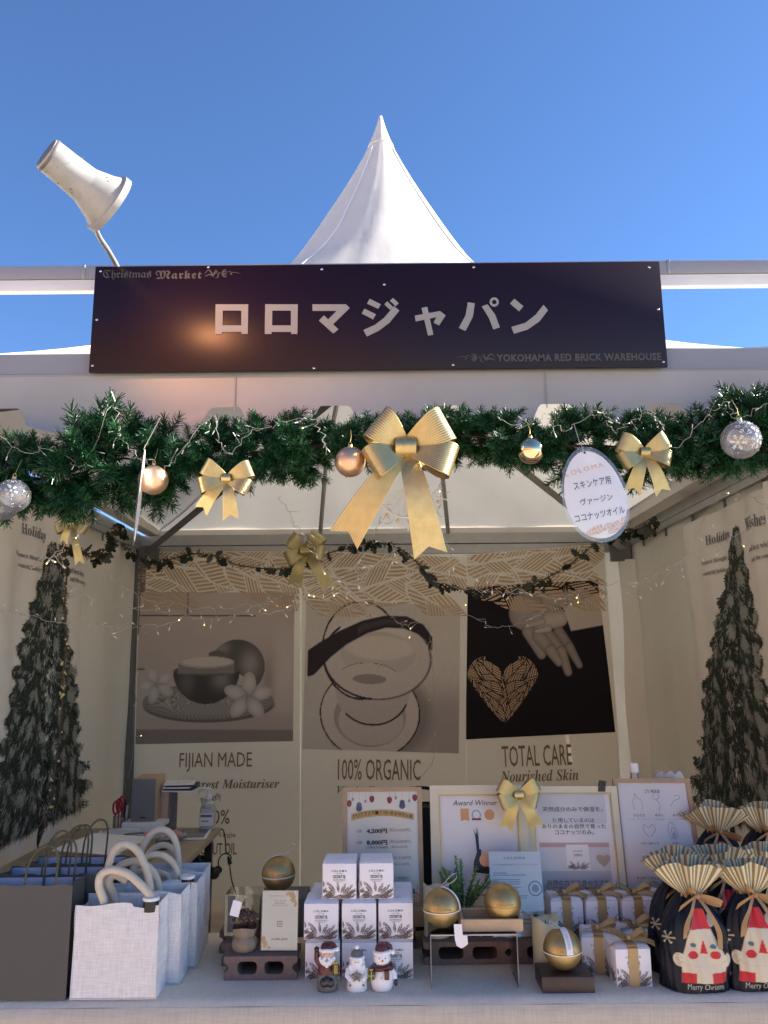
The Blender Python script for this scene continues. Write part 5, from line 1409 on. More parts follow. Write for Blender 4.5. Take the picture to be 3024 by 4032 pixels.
ds = thing('wood_stand', 'dark brown wood stand engraved LOLOMA under the gold jar with a lettered strap', 'stand', (at(2236, 3905, Z=TZ).x, 2.115, TZ))
m = MB(); m.rbox(-.064, .064, 0, .098, .0005, .037, .0022); m.build('block', 'darkwood', ds)
m = MB(); m.text('LOLOMA', 0, .020, .040, .0055, -.0004, spacing=1.3); m.build('engraving', mat('engraved_line', (.10, .07, .055), .7), ds, smooth=False)
def candle(px, Y, z, h, rr_, label):
    t = thing('pillar_candle', label, 'candle', (at(px, 3700, Y=Y).x, Y, z), group='cream pillar candles')
    def cp(u, v):
        a = 2 * PI * u
        if v < .8:
            q = v / .8; return (rr_ * math.cos(a) * (1 + .01 * math.sin(3 * a + 6 * q)), rr_ * math.sin(a) * (1 + .01 * math.sin(3 * a)), .001 + h * q * (1 + .05 * math.sin(2 * a + 1) * q + .02 * math.sin(5 * a) * q))
        q = (v - .8) / .2; e = 1 + .05 * math.sin(2 * a + 1) + .02 * math.sin(5 * a)
        return (rr_ * math.cos(a) * (1 - q), rr_ * math.sin(a) * (1 - q), h * e - .018 * math.sin(PI * .5 * min(1, q * 1.6)))
    m = MB(); m.grid(cp, 40, 30); m.build('wax', 'wax', t, angle=None)
    MB().tube([(0, 0, h - .02), (.001, 0, h - .008)], .0012, 5).build('wick', 'black', t)
candle(1722, 2.365, TZ + .0565, .128, .036, 'cream pillar candle behind the gold jar with a barcoded strap')
candle(2149, 2.262, TZ, .130, .0345, 'cream pillar candle standing behind the dark wood stand')
# info card in an acrylic stand
def sheet_stand(name, label, loc, w, h, tilt, fn, rz=0, mt='paper', cat='sign', inks=()):
    t = thing(name, label, cat, loc, (R(-tilt), 0, R(rz)))
    m = MB(); m.bx(-w / 2, w / 2, .0, .0012, .002, h); sh_ = m.build('printed_sheet', mt, t, smooth=False)
    m = MB(); m.bx(-w / 2 - .002, w / 2 + .002, -.0022, -.0012, .0, h + .002); m.build('clear_cover', 'acrylic', t, smooth=False)
    m = MB(); m.bx(-w / 2, w / 2, .004, .045, .0, .0025); m.build('foot', 'acrylic', t, smooth=False)
    m = MB(); fn(m, w, h); m.build('print', list(inks), sh_, smooth=False)
    return t
def info(m, w, h):
    y = -.0006
    m.text('LOLOMA', 0, h * .925, w * .42, h * .030, y, 0, spacing=1.25)
    m.text('フィジーの自然の恵みを詰め込んだヴァージンココナッツオイル', 0, h * .845, w * .86, h * .018, y, 0)
    r = random.Random(5)
    for z in (.74, .715, .66, .635, .61, .57, .545, .52, .47, .445, .37, .28, .2, .15):
        L_ = (.28 if z in (.74, .37) else .66) * r.uniform(.85, 1) * (.8 if z < .7 and z > .5 else 1)
        c0 = -.44 * w if z > .4 else -.2 * w
        m.bx(c0, c0 + L_ * w, y, y + .0001, h * z, h * (z + .010), 1)
    ring = [[(w * .36 + a * w * math.cos(t), h * .56 + a * w * math.sin(t)) for t in [2 * PI * k / 30 for k in range(30)]] for a in (.135, .115)]
    m.flat([ring[0], ring[1][::-1]], y, 2); m.flat([(w * .36 + .07 * w * math.cos(t), h * .56 + .07 * w * math.sin(t)) for t in [2 * PI * k / 20 for k in range(20)]], y, 3)
    m.flat([(w * .33 + .07 * w * math.cos(t), h * .22 + .07 * w * math.sin(t)) for t in [2 * PI * k / 20 for k in range(20)]], y, 4)
sheet_stand('info_card', 'clear acrylic stand with a LOLOMA information sheet and a round blue seal', (at(2032, 3670, Y=2.40).x, 2.335, TZ + .0565 + .002), .143, .213, 12, info, 0, inks=['ink_black', 'ink_lgrey', 'ink_blue', 'ink_lgrey', 'ink_teal'])
def qrcard(m, w, h):
    y = -.0006
    m.text('【インスタグラムキャンペーン】', 0, h * .915, w * .62, h * .026, y, 0)
    m.text('フォロー&いいねで', 0, h * .835, w * .38, h * .026, y, 0); m.text('抽選で3名様に', 0, h * .795, w * .30, h * .026, y, 0); m.text('ロロマをプレゼント中', 0, h * .757, w * .44, h * .026, y, 0)
    m.text('LOLOMA_JAPAN', 0, h * .195, w * .46, h * .042, y, 0, bold=.02)
    cx, cz, s = 0, h * .45, w * .075   # camera icon
    m.flat([rr(cx - s, cx + s, cz - s, cz + s, s * .5), rr(cx - s * .8, cx + s * .8, cz - s * .8, cz + s * .8, s * .35)[::-1]], y, 0)
    m.flat([[(cx + s * .5 * math.cos(t), cz + s * .5 * math.sin(t)) for t in [2 * PI * k / 16 for k in range(16)]], [(cx + s * .32 * math.cos(-t), cz + s * .32 * math.sin(-t)) for t in [2 * PI * k / 16 for k in range(16)]]], y, 0)
    for (x, z, a, L_) in ((.30, .97, 200, .16), (.40, .96, 250, .2), (.44, .90, 215, .2), (.46, .82, 250, .16), (.46, .84, 200, .14), (-.42, .10, 100, .24), (-.44, .05, 60, .2), (-.46, .12, 80, .22), (-.34, .05, 20, .12), (.38, .99, 230, .2)):
        P = [(0, 0), (.35, .28), (.7, .22), (1, 0), (.7, -.22), (.35, -.28)]; c, q = math.cos(R(a)), math.sin(R(a)); L2 = L_ * w
        P = [(x * w + (p[0] * c - p[1] * q) * L2, z * h + (p[0] * q + p[1] * c) * L2) for p in P]
        P = [(min(max(p[0], -w / 2), w / 2), min(max(p[1], .003), h)) for p in P]
        m.flat(P, y - .00005, 1)
sheet_stand('campaign_card', 'upright white campaign card with orange leaves in an acrylic stand on the front clay block', (at(1099, 3740, Y=2.245).x, 2.245, TZ + .058), .093, .144, 4, qrcard, -1, inks=['ink_black', 'ink_orange'])
cb = thing('clear_box', 'empty clear acrylic display box behind the dried flower pot', 'display box', (at(955, 3650, Y=2.33).x, 2.335, TZ + .0575))
m = MB()
for a in ((-.05, .05, 0, .0015, 0, .115), (-.05, -.0485, .0016, .08, 0, .115), (.0485, .05, .0016, .08, 0, .115), (-.05, .05, .0801, .0816, 0, .115)): m.bx(*a)
m.build('clear_wall', 'acrylic', cb, smooth=False)
m = MB(); m.bx(-.042, -.022, -.0012, -.0004, .02, .112); m.build('label_strip', mat('smoky_strip', (.10, .11, .12), .5), cb, smooth=False)

# ------------------------------------------------------------------ plants
fp = thing('dried_flower_pot', 'dried brown flowers in a kraft-wrapped pot with a pale card stuck in', 'plant', (at(962, 3755, Y=2.262).x, 2.262, TZ + .0565))
def potp(u, v):
    a = 2 * PI * u; f = 1 + .04 * math.sin(5 * a + 3) * v + .03 * math.sin(9 * a)
    r0 = (.0275 + .0055 * math.sin(v / .6 * PI) if v < .6 else .0275 + .0045 * (v - .6) / .4)
    r0 -= .002 * math.exp(-((v - .6) / .06) ** 2)
    return (r0 * f * math.cos(a), r0 * f * math.sin(a), .0005 + .058 * v + .003 * math.sin(3 * a) * v)
m = MB(); m.grid(potp, 36, 20); m.lathe([(0, .001), (.024, .0008)], 20); m.build('kraft_wrap', 'kpot', fp, angle=None)
MB().tube([(.028 * math.cos(2 * PI * k / 24), .028 * math.sin(2 * PI * k / 24), .032) for k in range(25)], .0012, 5).build('twine', 'carton', fp)
r = random.Random(9); m = MB(); m2 = MB()
for k in range(420):
    a = r.uniform(0, 2 * PI); q = r.random() ** .5; x, y = .036 * q * math.cos(a), .03 * q * math.sin(a); z = .066 + .032 * (1 - q * q * .7) * r.uniform(.7, 1.1) + x * .12
    (m if r.random() < .6 else m2).sph((x, y, z), r.uniform(.0012, .0028), 4)
    if k % 4 == 0: m.tube([(x * .3, y * .3, .05), (x, y, z)], .0006, 3)
m.build('flower_head', 'dry', fp, smooth=False)['kind'] = 'stuff'; m2.build('flower_tip', 'dry2', fp, smooth=False)['kind'] = 'stuff'
m = MB(); m.bx(-.012, .012, 0, .0008, -.018, .02, M_=Matrix.Translation((-.022, -.02, .105)) @ Matrix.Rotation(.25, 4, 'Y')); m.build('plant_card', 'card', fp, smooth=False)
cp_ = thing('fir_plant', 'small bright green artificial fir seedling in a wrapped pot beside the left candle', 'plant', (at(1822, 3600, Y=2.395).x, 2.375, TZ + .0565))
m = MB(); m.grid(lambda u, v: ((.026 + .008 * v) * (1 + .07 * math.sin(12 * PI * u + v) * v) * math.cos(2 * PI * u), (.026 + .008 * v) * (1 + .07 * math.sin(12 * PI * u) * v) * math.sin(2 * PI * u), .0005 + .055 * v), 36, 10)
m.lathe([(0, .001), (.026, .0008)], 16); m.build('pot_wrap', 'kpot', cp_, angle=None)
m = MB(); m.tube([(.02, -.03, .03), (.045, -.035, .045), (.06, -.033, .02), (.04, -.03, .005)], .005, 6); m.build('cotton_tie', 'rope', cp_)
r = random.Random(19); m = MB()
for k in range(26):
    a = r.uniform(0, 2 * PI); sp_ = r.random() ** .6; L_ = r.uniform(.10, .175) * (1.05 - .35 * sp_)
    d0 = Vector((math.cos(a) * sp_ * .75, math.sin(a) * sp_ * .6, 1)).normalized(); o_ = Vector((0, 0, .045))
    bend = Vector((math.cos(a), math.sin(a), 0)) * .01
    m.tube([o_ + d0 * L_ * t + bend * t * t for t in (0, .5, 1)], .0009, 3, 1)
    for q in range(110):
        t = .25 + .75 * q / 110; p = o_ + d0 * L_ * t + bend * t * t
        nd = (Vector((r.gauss(0, 1), r.gauss(0, 1), r.gauss(.6, .7))).normalized() + d0 * .6).normalized(); w = nd.orthogonal() * .0011
        e = p + nd * r.uniform(.006, .011); m.add([p - w, p + w, e + w * .6, e - w * .6], [(0, 1, 2, 3)], 0 if t > .52 + r.uniform(-.15, .15) else 1)
m.build('foliage', ['plant', 'plantd'], cp_, smooth=False)

# ================================================================== FRAMES
def frame(label, px, Y, z, w, h, fw, tilt, rz, outer, draw, inks, inner=None, paper='paper'):
    t = thing('picture_frame', label, 'frame', (at(px, 3500, Y=Y).x, Y, z), (R(-tilt), 0, R(rz)), 'framed notices standing along the counter')
    W2, H_ = w / 2, h
    sides = [[(-W2, 0), (W2, 0), (W2 - fw, fw), (-W2 + fw, fw)], [(W2, 0), (W2, H_), (W2 - fw, H_ - fw), (W2 - fw, fw)], [(W2, H_), (-W2, H_), (-W2 + fw, H_ - fw), (W2 - fw, H_ - fw)], [(-W2, H_), (-W2, 0), (-W2 + fw, fw), (-W2 + fw, H_ - fw)]]
    for s in sides:
        m = MB(); m.ext(s, 0, .014); m.build('frame_side', outer, t, smooth=False)
    a, b = W2 - fw, fw
    if inner:
        fi = .0035
        m = MB(); m.ext([[(-a, b), (a, b), (a, H_ - b), (-a, H_ - b)], [(-a + fi, b + fi), (-a + fi, H_ - b - fi), (a - fi, H_ - b - fi), (a - fi, b + fi)]], -.001, .004); m.build('gold_fillet', inner, t, smooth=False)
        a -= fi; b += fi
    m = MB(); m.bx(-a, a, .0062, .0092, b, H_ - b); sh_ = m.build('printed_sheet', paper, t, smooth=False)
    m = MB(); draw(m, a, b, H_ - b); m.build('print', inks, sh_, smooth=False)
    m = MB(); m.add([(-a, .0036, b), (a, .0036, b), (a, .0036, H_ - b), (-a, .0036, H_ - b)], [(0, 1, 2, 3)]); m.build('glass_pane', 'glasspane', t, smooth=False)
    m = MB(); m.bx(-.02, .02, 0, .003, 0, h * .8, M_=Matrix.Translation((0, .0145, .01)) @ Matrix.Rotation(R(-0), 4, 'X')); m.build('back_strut', 'carton', t, smooth=False)
    return t
yi = .0058
def circ(cx, cz, r, n=16): return [(cx + r * math.cos(2 * PI * k / n), cz + r * math.sin(2 * PI * k / n)) for k in range(n)]
def price(m, a, z0, z1):
    H_ = z1 - z0; W_ = 2 * a
    def T(t, x, z, w, h, mi=0, bold=0, rot=0): m.text(t, -a + x * W_, z0 + z * H_, w * W_, h * H_, yi, mi, bold=bold, rot=rot)
    for x, mi, d in ((.0, 1, .11), (.08, 2, .07), (.17, 3, .13), (.26, 2, .09), (.35, 1, .07), (.60, 1, .08), (.69, 2, .06), (.78, 3, .11), (.88, 2, .09), (.96, 1, .06)):
        x = max(.03, x); cx = -a + x * W_; cz = z1 - d * H_
        m.bx(cx - .0003, cx + .0003, yi, yi + .0001, cz, z1 - .001, 2); R_ = W_ * (.036 if mi != 2 else .018)
        m.flat([(cx + R_ * math.sin(t) * (1 - .2 * math.cos(t)), cz - R_ * 1.3 * math.cos(t)) for t in [2 * PI * k / 14 for k in range(14)]], yi, mi)
        if mi == 3: m.flat(circ(cx, cz - R_ * .9, R_ * 1.25), yi + .00005, 3)
    s = 'クリスマスマーケット限定特別価格'
    P = [(-a + W_ * t, z0 + H_ * (.755 + .05 * math.sin(PI * t))) for t in [.06 + .88 * k / 12 for k in range(13)]]
    m.flat([(p[0], p[1] + .030 * H_) for p in P] + [(p[0], p[1] - .033 * H_) for p in P[::-1]], yi + .0002, 4)
    for k, ch in enumerate(s):
        t = .10 + .80 * k / (len(s) - 1); m.text(ch, -a + W_ * t, z0 + H_ * (.755 + .05 * math.sin(PI * t)), W_ * .046, H_ * .036, yi - .0001, 0, rot=.30 * math.cos(PI * t), bold=.01)
    for z, n, p, q in ((.635, '1個', '4,200円', '(税込4,620円)'), (.53, '2個', '8,000円', '(税込8,800円)'), (.385, '3個', '11,400円', '(税込12,540円)')):
        T(n, .17, z, .075, .028, 5); T(p, .42, z - .002, .29 if n != '3個' else .35, .05, 0, .045); T(q, .74, z + .006, .30, .036, 5)
    T('1つあたり4,000円', .42, .485, .30, .024, 5, .02); T('(税込4,400円)', .73, .488, .23, .026, 5)
    T('1つあたり3,800円', .42, .33, .30, .024, 5, .02); T('(税込4,180円)', .75, .333, .23, .026, 5); T('0円(税込)', .78, .21, .14, .024, 5)
    r = random.Random(2)
    for k in range(18):
        x = .70 + .28 * r.random(); hh = .05 + .10 * (1 - abs(x - .85) / .16) * r.random(); w_ = .035
        m.bx(-a + (x - w_) * W_, -a + min(1, x + w_) * W_, yi + .0001 * (k % 3), yi + .0004, z0 + .001, z0 + hh * H_, (6, 7, 3, 4, 8)[k % 5])
def award(m, a, z0, z1):
    H_ = z1 - z0; W_ = 2 * a
    def T(t, x, z, w, h, mi=0, bold=0, st=None, shear=0): m.text(t, -a + x * W_, z0 + z * H_, w * W_, h * H_, yi, mi, bold=bold, st=st, shear=shear)
    T('Award Winner', .46, .925, .58, .055, 0, shear=.25)
    cx = -a + .32 * W_; zt = z0 + .865 * H_; w_ = .055 * W_
    m.flat([(cx - w_, zt), (cx - w_, zt - .13 * H_), (cx, zt - .115 * H_), (cx + w_, zt - .13 * H_), (cx + w_, zt)], yi, 1)
    c = (-a + .47 * W_, z0 + .80 * H_); m.flat(circ(*c, .062 * W_), yi, 3); m.flat(circ(*c, .045 * W_), yi - .0001, 2); m.bx(c[0] - .06 * W_, c[0] + .06 * W_, yi - .0002, yi - .0001, c[1] - .055 * H_, c[1] - .035 * H_, 4)
    m.flat(circ(-a + .64 * W_, z0 + .80 * H_, .066 * W_), yi, 1)
    # dark figure holding a gold jar
    m.flat([(-a + x * W_, z0 + z * H_) for x, z in ((.40, .22), (.41, .32), (.455, .42), (.44, .60), (.42, .66), (.455, .60), (.47, .68), (.475, .58), (.48, .67), (.49, .45), (.51, .45), (.51, .40), (.49, .35), (.56, .30), (.62, .26), (.60, .20))], yi, 0)
    m.flat(circ(-a + .56 * W_, z0 + .34 * H_, .078 * W_), yi - .0001, 5)
    T('Excellence', .68, .17, .26, .035, 0, st='b'); T('Choice and', .68, .12, .26, .035, 0, st='b'); T('Award 20', .66, .07, .24, .035, 0, st='b')
def natural(m, a, z0, z1):
    H_ = z1 - z0; W_ = 2 * a
    def T(t, x, z, w, h, mi=0, bold=.006, st=None): m.text(t, -a + x * W_, z0 + z * H_, w * W_, h * H_ * 1.1, yi - .0003, mi, bold=bold if not st else 0, st=st)
    N = 8
    m.bx(-a + .04 * W_, -a + .93 * W_, yi, yi + .0003, z0 + .70 * H_, z1, 1)
    m.bx(-a + .04 * W_, -a + .93 * W_, yi + .0001, yi + .0004, z0 + .24 * H_, z0 + .52 * H_, 1)
    m.bx(-a + .04 * W_, -a + .93 * W_, yi - .0001, yi + .0002, z0 + .47 * H_, z0 + .51 * H_, 2)
    m.bx(-a + .04 * W_, -a + .93 * W_, yi, yi + .0003, z0 + .03 * H_, z0 + .24 * H_, 3)
    T('天然成分のみで保湿を。', .50, .845, .78, .045); T('使用しているのは', .50, .735, .54, .042); T('ありのままの自然で育った', .50, .675, .82, .042); T('ココナッツのみ。', .50, .615, .50, .042)
    T('自然の力で全身のケアを。', .52, .13, .82, .045); T('Love by nature…', .52, .065, .50, .045, st='b')
    bx_, bz_ = -a + .52 * W_, z0 + .25 * H_; bw_, bh_ = .30 * W_, .245 * H_
    m.flat([(bx_ - bw_ * .5, bz_), (bx_ + bw_ * .5, bz_), (bx_ + bw_ * .47, bz_ + bh_), (bx_ - bw_ * .47, bz_ + bh_)], yi - .0003, 4)
    m.text('LOLOMA', bx_, bz_ + bh_ * .74, bw_ * .42, bh_ * .06, yi - .0004, 0); m.text('COCONUT OIL', bx_, bz_ + bh_ * .58, bw_ * .36, bh_ * .09, yi - .0004, 0, bold=.02)
    for (x, a_, L_) in ((-.1, 130, .45), (0, 95, .32), (.08, 60, .36), (.12, 35, .45), (-.12, 160, .4), (-.5, 25, .45), (.05, 12, .45), (-.3, 10, .5)):
        leaf_bars(m, bx_ + x * bw_, bz_ + .04 * bh_, R(a_), L_ * bw_, .12 * bw_, yi - .0004, 5, nb=7, sq=(bx_ - bw_ / 2, bx_ + bw_ / 2, bz_, bz_ + bh_))
    hx, hz, s = -a + .84 * W_, z0 + .345 * H_, .085 * W_
    m.flat([(hx + s * 1.05 * math.sin(t) ** 3, hz + s * (.85 * math.cos(t) - .33 * math.cos(2 * t) - .13 * math.cos(3 * t))) for t in [2 * PI * k / 30 for k in range(30)]], yi - .0003, 6)
def usage(m, a, z0, z1):
    H_ = z1 - z0; W_ = 2 * a
    def T(t, x, z, w, h, mi=0, bold=.01): m.text(t, -a + x * W_, z0 + z * H_, w * W_, h * H_, yi, mi, bold=bold)
    T('ご使用方法', .50, .925, .22, .03)
    T('フェイス', .27, .71, .16, .024); T('ボディ', .56, .71, .12, .024); T('ネイル', .82, .71, .13, .024)
    T('マッサージオイルとして', .27, .675, .32, .014, 1, 0); T('全身の保湿に', .56, .675, .17, .014, 1, 0); T('キューティクルオイルに', .82, .675, .28, .014, 1, 0)
    T('ベビー&キッズ', .38, .465, .26, .024); T('ヘア', .74, .465, .08, .024); T('しっとりまとまる髪に', .74, .425, .28, .014, 1, 0)
    T('マッサージオイル', .30, .17, .32, .024); T('リラックスしたいときに', .30, .13, .30, .014, 1, 0); T('全身のマッサージに', .72, .13, .28, .014, 1, 0)
    def line(P, w=.0006):
        L = spline([(-a + x * W_, 0, z0 + z * H_) for x, z in P], 5); V = []
        for k, p in enumerate(L):
            t = (L[min(k + 1, len(L) - 1)] - L[max(0, k - 1)]).normalized(); V += [(p.x - t.z * w, yi, p.z + t.x * w), (p.x + t.z * w, yi, p.z - t.x * w)]
        m.add(V, [(2 * k, 2 * k + 1, 2 * k + 3, 2 * k + 2) for k in range(len(L) - 1)], 1)
    line([(.22, .76), (.20, .83), (.24, .88), (.23, .91), (.28, .86), (.33, .84), (.33, .76)])
    line([(.55, .84), (.50, .87), (.52, .91), (.57, .91), (.59, .87), (.55, .85), (.59, .80), (.56, .75)])
    line([(.74, .79), (.80, .84), (.88, .86), (.87, .89), (.80, .88)])
    line([(.38, .52), (.31, .58), (.33, .63), (.39, .60), (.45, .63), (.48, .58), (.40, .52)])
    line([(.70, .50), (.66, .58), (.70, .65), (.76, .62), (.80, .52)]); line([(.72, .5), (.71, .58), (.74, .6), (.78, .5)]); line([(.73, .5), (.74, .56), (.755, .5)], .001)
    line([(.30, .35), (.36, .28), (.48, .22), (.44, .32), (.36, .38)])
frame('light wood frame with the Christmas market price list behind the white cartons', 1508, 2.452, BT, .236, .325, .0125, 9, 0, 'oak', price, ['ink_black', 'ink_red', 'ink_lgrey', 'ink_blue', 'ink_mustard', 'ink_grey', 'ink_orange', 'ink_teal', 'ink_green'], paper='paperg')
f2 = frame('cream frame with the Award Winner notice behind the fir seedling', 1900, 2.455, BT, .288, .328, .026, 9, 0, 'cream', award, ['ink_black', 'ink_orange', 'paper', 'ink_lblue', 'ink_red', 'ballgold'], inner='goldline')
frame('cream frame with the notice ending Love by nature, behind the ribboned cartons', 2283, 2.460, BT, .272, .322, .018, 10, -2, 'cream', natural, ['ink_black', mat('pale_grey_wash', (.68, .69, .70), .6), mat('salmon_wash', (.62, .40, .36), .6), mat('grey_wash', (.52, .53, .56), .6), 'paper', 'leafprint', mat('gold_heart_print', (.52, .42, .32), .5)], inner='goldline')
frame('brown wood frame with the usage guide sheet, rightmost of the frames', 2618, 2.465, BT, .230, .342, .0125, 11, -3, 'oak', usage, ['ink_black', 'ink_lgrey'])
make_bow('gold_bow', 'bright gold bow fixed on top between the two cream frames', at(2042, 3128, Y=2.41), .135,
         [(152, .44, .15), (200, .42, -.2), (30, .44, -.1), (-18, .40, .25)], [(-112, .78, -.4), (-62, .80, .4)], 'gold2', W=.32, knot=.2)
clp = thing('binder_clip', 'black binder clip on the top edge of the frame ending Love by nature', 'clip', at(2368, 3116, Y=2.515))
m = MB(); m.ext([(-.012, 0), (.010, 0), (.014, .03), (-.004, .032)], -.006, .004); m.sph((.006, -.007, .022), .003, 8); m.build('body', 'black', clp)
bt = thing('water_bottle', 'clear plastic bottle with white cap behind the usage guide frame', 'bottle', (at(2503, 3060, Y=2.58).x, 2.592, BT))
m = MB(); m.lathe([(0, .001), (.025, .001), (.027, .01), (.027, .26), (.024, .29), (.012, .335), (.0115, .355)], 24); m.build('body', 'film', bt)
MB().lathe([(.0125, .346), (.0135, .347), (.0135, .372), (.012, .374), (0, .374)], 18).build('cap', 'white', bt)
pb = thing('plastic_bag', 'crumpled pale plastic bag showing behind the usage guide frame', 'bag', (at(2640, 3080, Y=2.58).x, 2.590, BT))
r = random.Random(4); m = MB()
m.grid(lambda u, v: (.075 * math.cos(2 * PI * u) * (1 - .5 * v ** 3) * (1 + .12 * math.sin(9 * u * 2 * PI * .5 + v * 6)), .024 * math.sin(2 * PI * u) * (1 - .3 * v), .001 + .345 * v + .004 * math.sin(7 * 2 * PI * u) * v), 40, 14)
m.build('bag_film', mat('cloudy_plastic', (.55, .52, .48), .5), pb, angle=None)

# ================================================================== BEHIND THE COUNTER
st = thing('stool', 'round black stool behind the counter under the black bag', 'stool', (at(1680, 3500, Y=2.9).x, 2.9, 0))
m = MB(); m.lathe([(0, .60), (.15, .60), (.16, .61), (.16, .64), (0, .645)], 24); m.build('seat', 'black', st)
for k in range(4):
    a = R(45 + 90 * k); MB().tube([(.12 * math.cos(a), .12 * math.sin(a), .6), (.16 * math.cos(a), .16 * math.sin(a), 0)], .01, 6).build('leg', 'black', st)
bb = thing('black_bag', 'black shoulder bag between the price list and the Award Winner frame', 'bag', (at(1680, 3500, Y=2.9).x, 2.9, .646))
m = MB(); m.grid(lambda u, v: ((.115 + .01 * math.sin(v * 3)) * (abs(math.cos(2 * PI * u)) ** .5) * math.copysign(1, math.cos(2 * PI * u)), .06 * (abs(math.sin(2 * PI * u)) ** .6) * math.copysign(1, math.sin(2 * PI * u)), .385 * v), 36, 12)
m.lathe([(0, .385), (.02, .385)], 8); m.bx(-.11, .11, -.05, .05, .34, .372); m.build('body', 'blackcloth', bb)
MB().tube(spline([(-.08, 0, .37), (-.06, 0, .43), (.0, 0, .44), (.07, 0, .42), (.09, 0, .37)], 5), .006, 6).build('strap', 'blackcloth', bb)

# ---- side table on the left with small equipment
SX0, SX1, SY0, SY1, SZ = -1.60, -.85, 2.95, 4.32, .70
stb = thing('side_table', 'folding table with pale top and black legs along the left wall inside the tent', 'table', ((SX0 + SX1) / 2, (SY0 + SY1) / 2, 0))
hx, hy = (SX1 - SX0) / 2, (SY1 - SY0) / 2
m = MB(); m.rbox(-hx, hx, -hy, hy, SZ - .026, SZ, .003); m.build('table_top', 'tableply', stb)
for sx in (-1, 1):
    for sy in (-1, 1):
        m = MB(); m.bx(sx * (hx - .05) - .018, sx * (hx - .05) + .018, sy * (hy - .05) - .018, sy * (hy - .05) + .018, 0, SZ - .027); m.build('leg', 'black', stb, smooth=False)
for sy in (-1, 1):
    m = MB(); m.bx(-hx + .07, hx - .07, sy * (hy - .05) - .012, sy * (hy - .05) + .012, SZ - .16, SZ - .125); m.build('cross_bar', 'black', stb, smooth=False)
m = MB(); m.tube([(hx - .05, hy - .07, SZ - .2), (hx - .16, hy - .07, SZ - .03)], .012, 6); m.sph((hx - .02, hy - .05, SZ - .21), .03, 8); m.build('brace', 'black', stb)
def on_side(px, py): q = at(px, py, Z=SZ); return q
q = at(600, 3262, Y=3.86)
stx = thing('stereo_unit', 'white compact stereo unit with dark display under the wooden speaker', 'stereo', (-1.172, 4.03, SZ + .001))
m = MB(); m.rbox(-.10, .10, 0, .24, 0, .075, .005); m.build('case', 'white', stx)
m = MB(); m.bx(.1002, .1015, .03, .19, .024, .056); m.build('display', 'black', stx, smooth=False)
def speaker(label, x, y, z, w=.125, d=.17, h=.21):
    t = thing('speaker', label, 'speaker', (x, y, z), group='wood cased speakers')
    m = MB(); m.rbox(-w / 2, w / 2, 0, d, 0, h, .002); m.build('case', 'spkwood', t)
    m = MB(); m.rbox(-w / 2 + .003, w / 2 - .003, -.009, -.0004, .003, h - .003, .003); m.build('grille', 'greyf', t)
    m = MB(); m.bx(-.014, .014, -.0105, -.0092, .016, .022); m.build('badge', 'black', t, smooth=False)
    return t
speaker('wood cased speaker with grey grille on top of the white stereo unit', -1.178, 4.06, SZ + .077, w=.118, d=.16, h=.2)
speaker('wood cased speaker standing on the table behind the white stereo unit', -1.075, 4.20, SZ + .001, w=.12, d=.12, h=.20).rotation_euler = (0, 0, R(86))
pc = thing('paper_pile', 'small pile of dark packets and papers lying on the rear speaker', 'papers', (-1.03, 4.16, SZ + .203))
m = MB()
for k in range(5): m.bx(-.075 + .01 * (k % 2), .085 - .012 * (k % 3), -.05, .09, .008 * k, .008 * k + .0065, k % 2, M_=Matrix.Rotation(R(4 * k - 8), 4, 'Z'))
m.build('packet', ['paper', 'black'], pc, smooth=False)
pm = thing('pump_bottle', 'clear hand sanitiser pump bottle with printed label at the back of the side table', 'bottle', (at(818, 3240, Y=4.24).x, 4.24, SZ + .001))
m = MB(); m.rbox(-.038, .038, -.028, .028, 0, .115, .012, seg=3); m.lathe([(.034, .113), (.034, .128), (.018, .14), (.017, .15)], 20); m.build('body', mat('cloudy_bottle', (.50, .51, .50), .35), pm)
m = MB(); m.bx(-.033, .033, -.0292, -.0283, .025, .085); m.build('label', 'paper', pm, smooth=False)
m = MB(); m.bx(-.031, .026, -.0298, -.0293, .066, .078); m.bx(-.026, .01, -.0298, -.0293, .045, .05); m.build('label_print', 'ink_grey', pm, smooth=False)
m = MB(); m.lathe([(.019, .15), (.019, .168), (.007, .17), (.006, .195), (0, .195)], 16); m.tube([(.012, 0, .195), (-.02, 0, .2), (-.045, 0, .192), (-.05, 0, .17)], [.007, .007, .006, .004], 8); m.build('pump', 'white', pm)
tp = thing('tablet', 'tablet computer lying flat at the back corner of the side table', 'tablet', (-.955, 4.13, SZ + .001), (0, 0, R(4)))
m = MB(); m.rbox(-.10, .085, -.13, .13, 0, .008, .003); m.build('body', 'white', tp); m = MB(); m.bx(-.088, .073, -.115, .115, .0081, .0088); m.build('screen', mat('tablet_glass', (.10, .10, .09), .12), tp, smooth=False)
td = thing('tape_dispenser', 'white tape dispenser near the front of the side table', 'tape dispenser', (at(502, 3297, Z=SZ).x, 3.98, SZ + .001), (0, 0, R(8)))
m = MB(); m.ext([(-.09, 0), (.085, 0), (.09, .05), (.03, .055), (-.05, .055), (-.085, .04), (-.10, .05)], -.02, .03); m.build('body', 'white', td); m = MB(); m.bx(.02, .027, -.0215, -.0203, .015, .04); m.build('mark', 'black', td, smooth=False)
pen = thing('pen_pot', 'bundle of red handled scissors and pens standing behind the tape dispenser', 'scissors', (at(470, 3250, Y=4.12).x, 4.12, SZ + .001))
m = MB(); m.lathe([(0, .001), (.03, .001), (.032, .09), (.029, .09), (.028, .01)], 20); m.build('cup', 'film', pen)
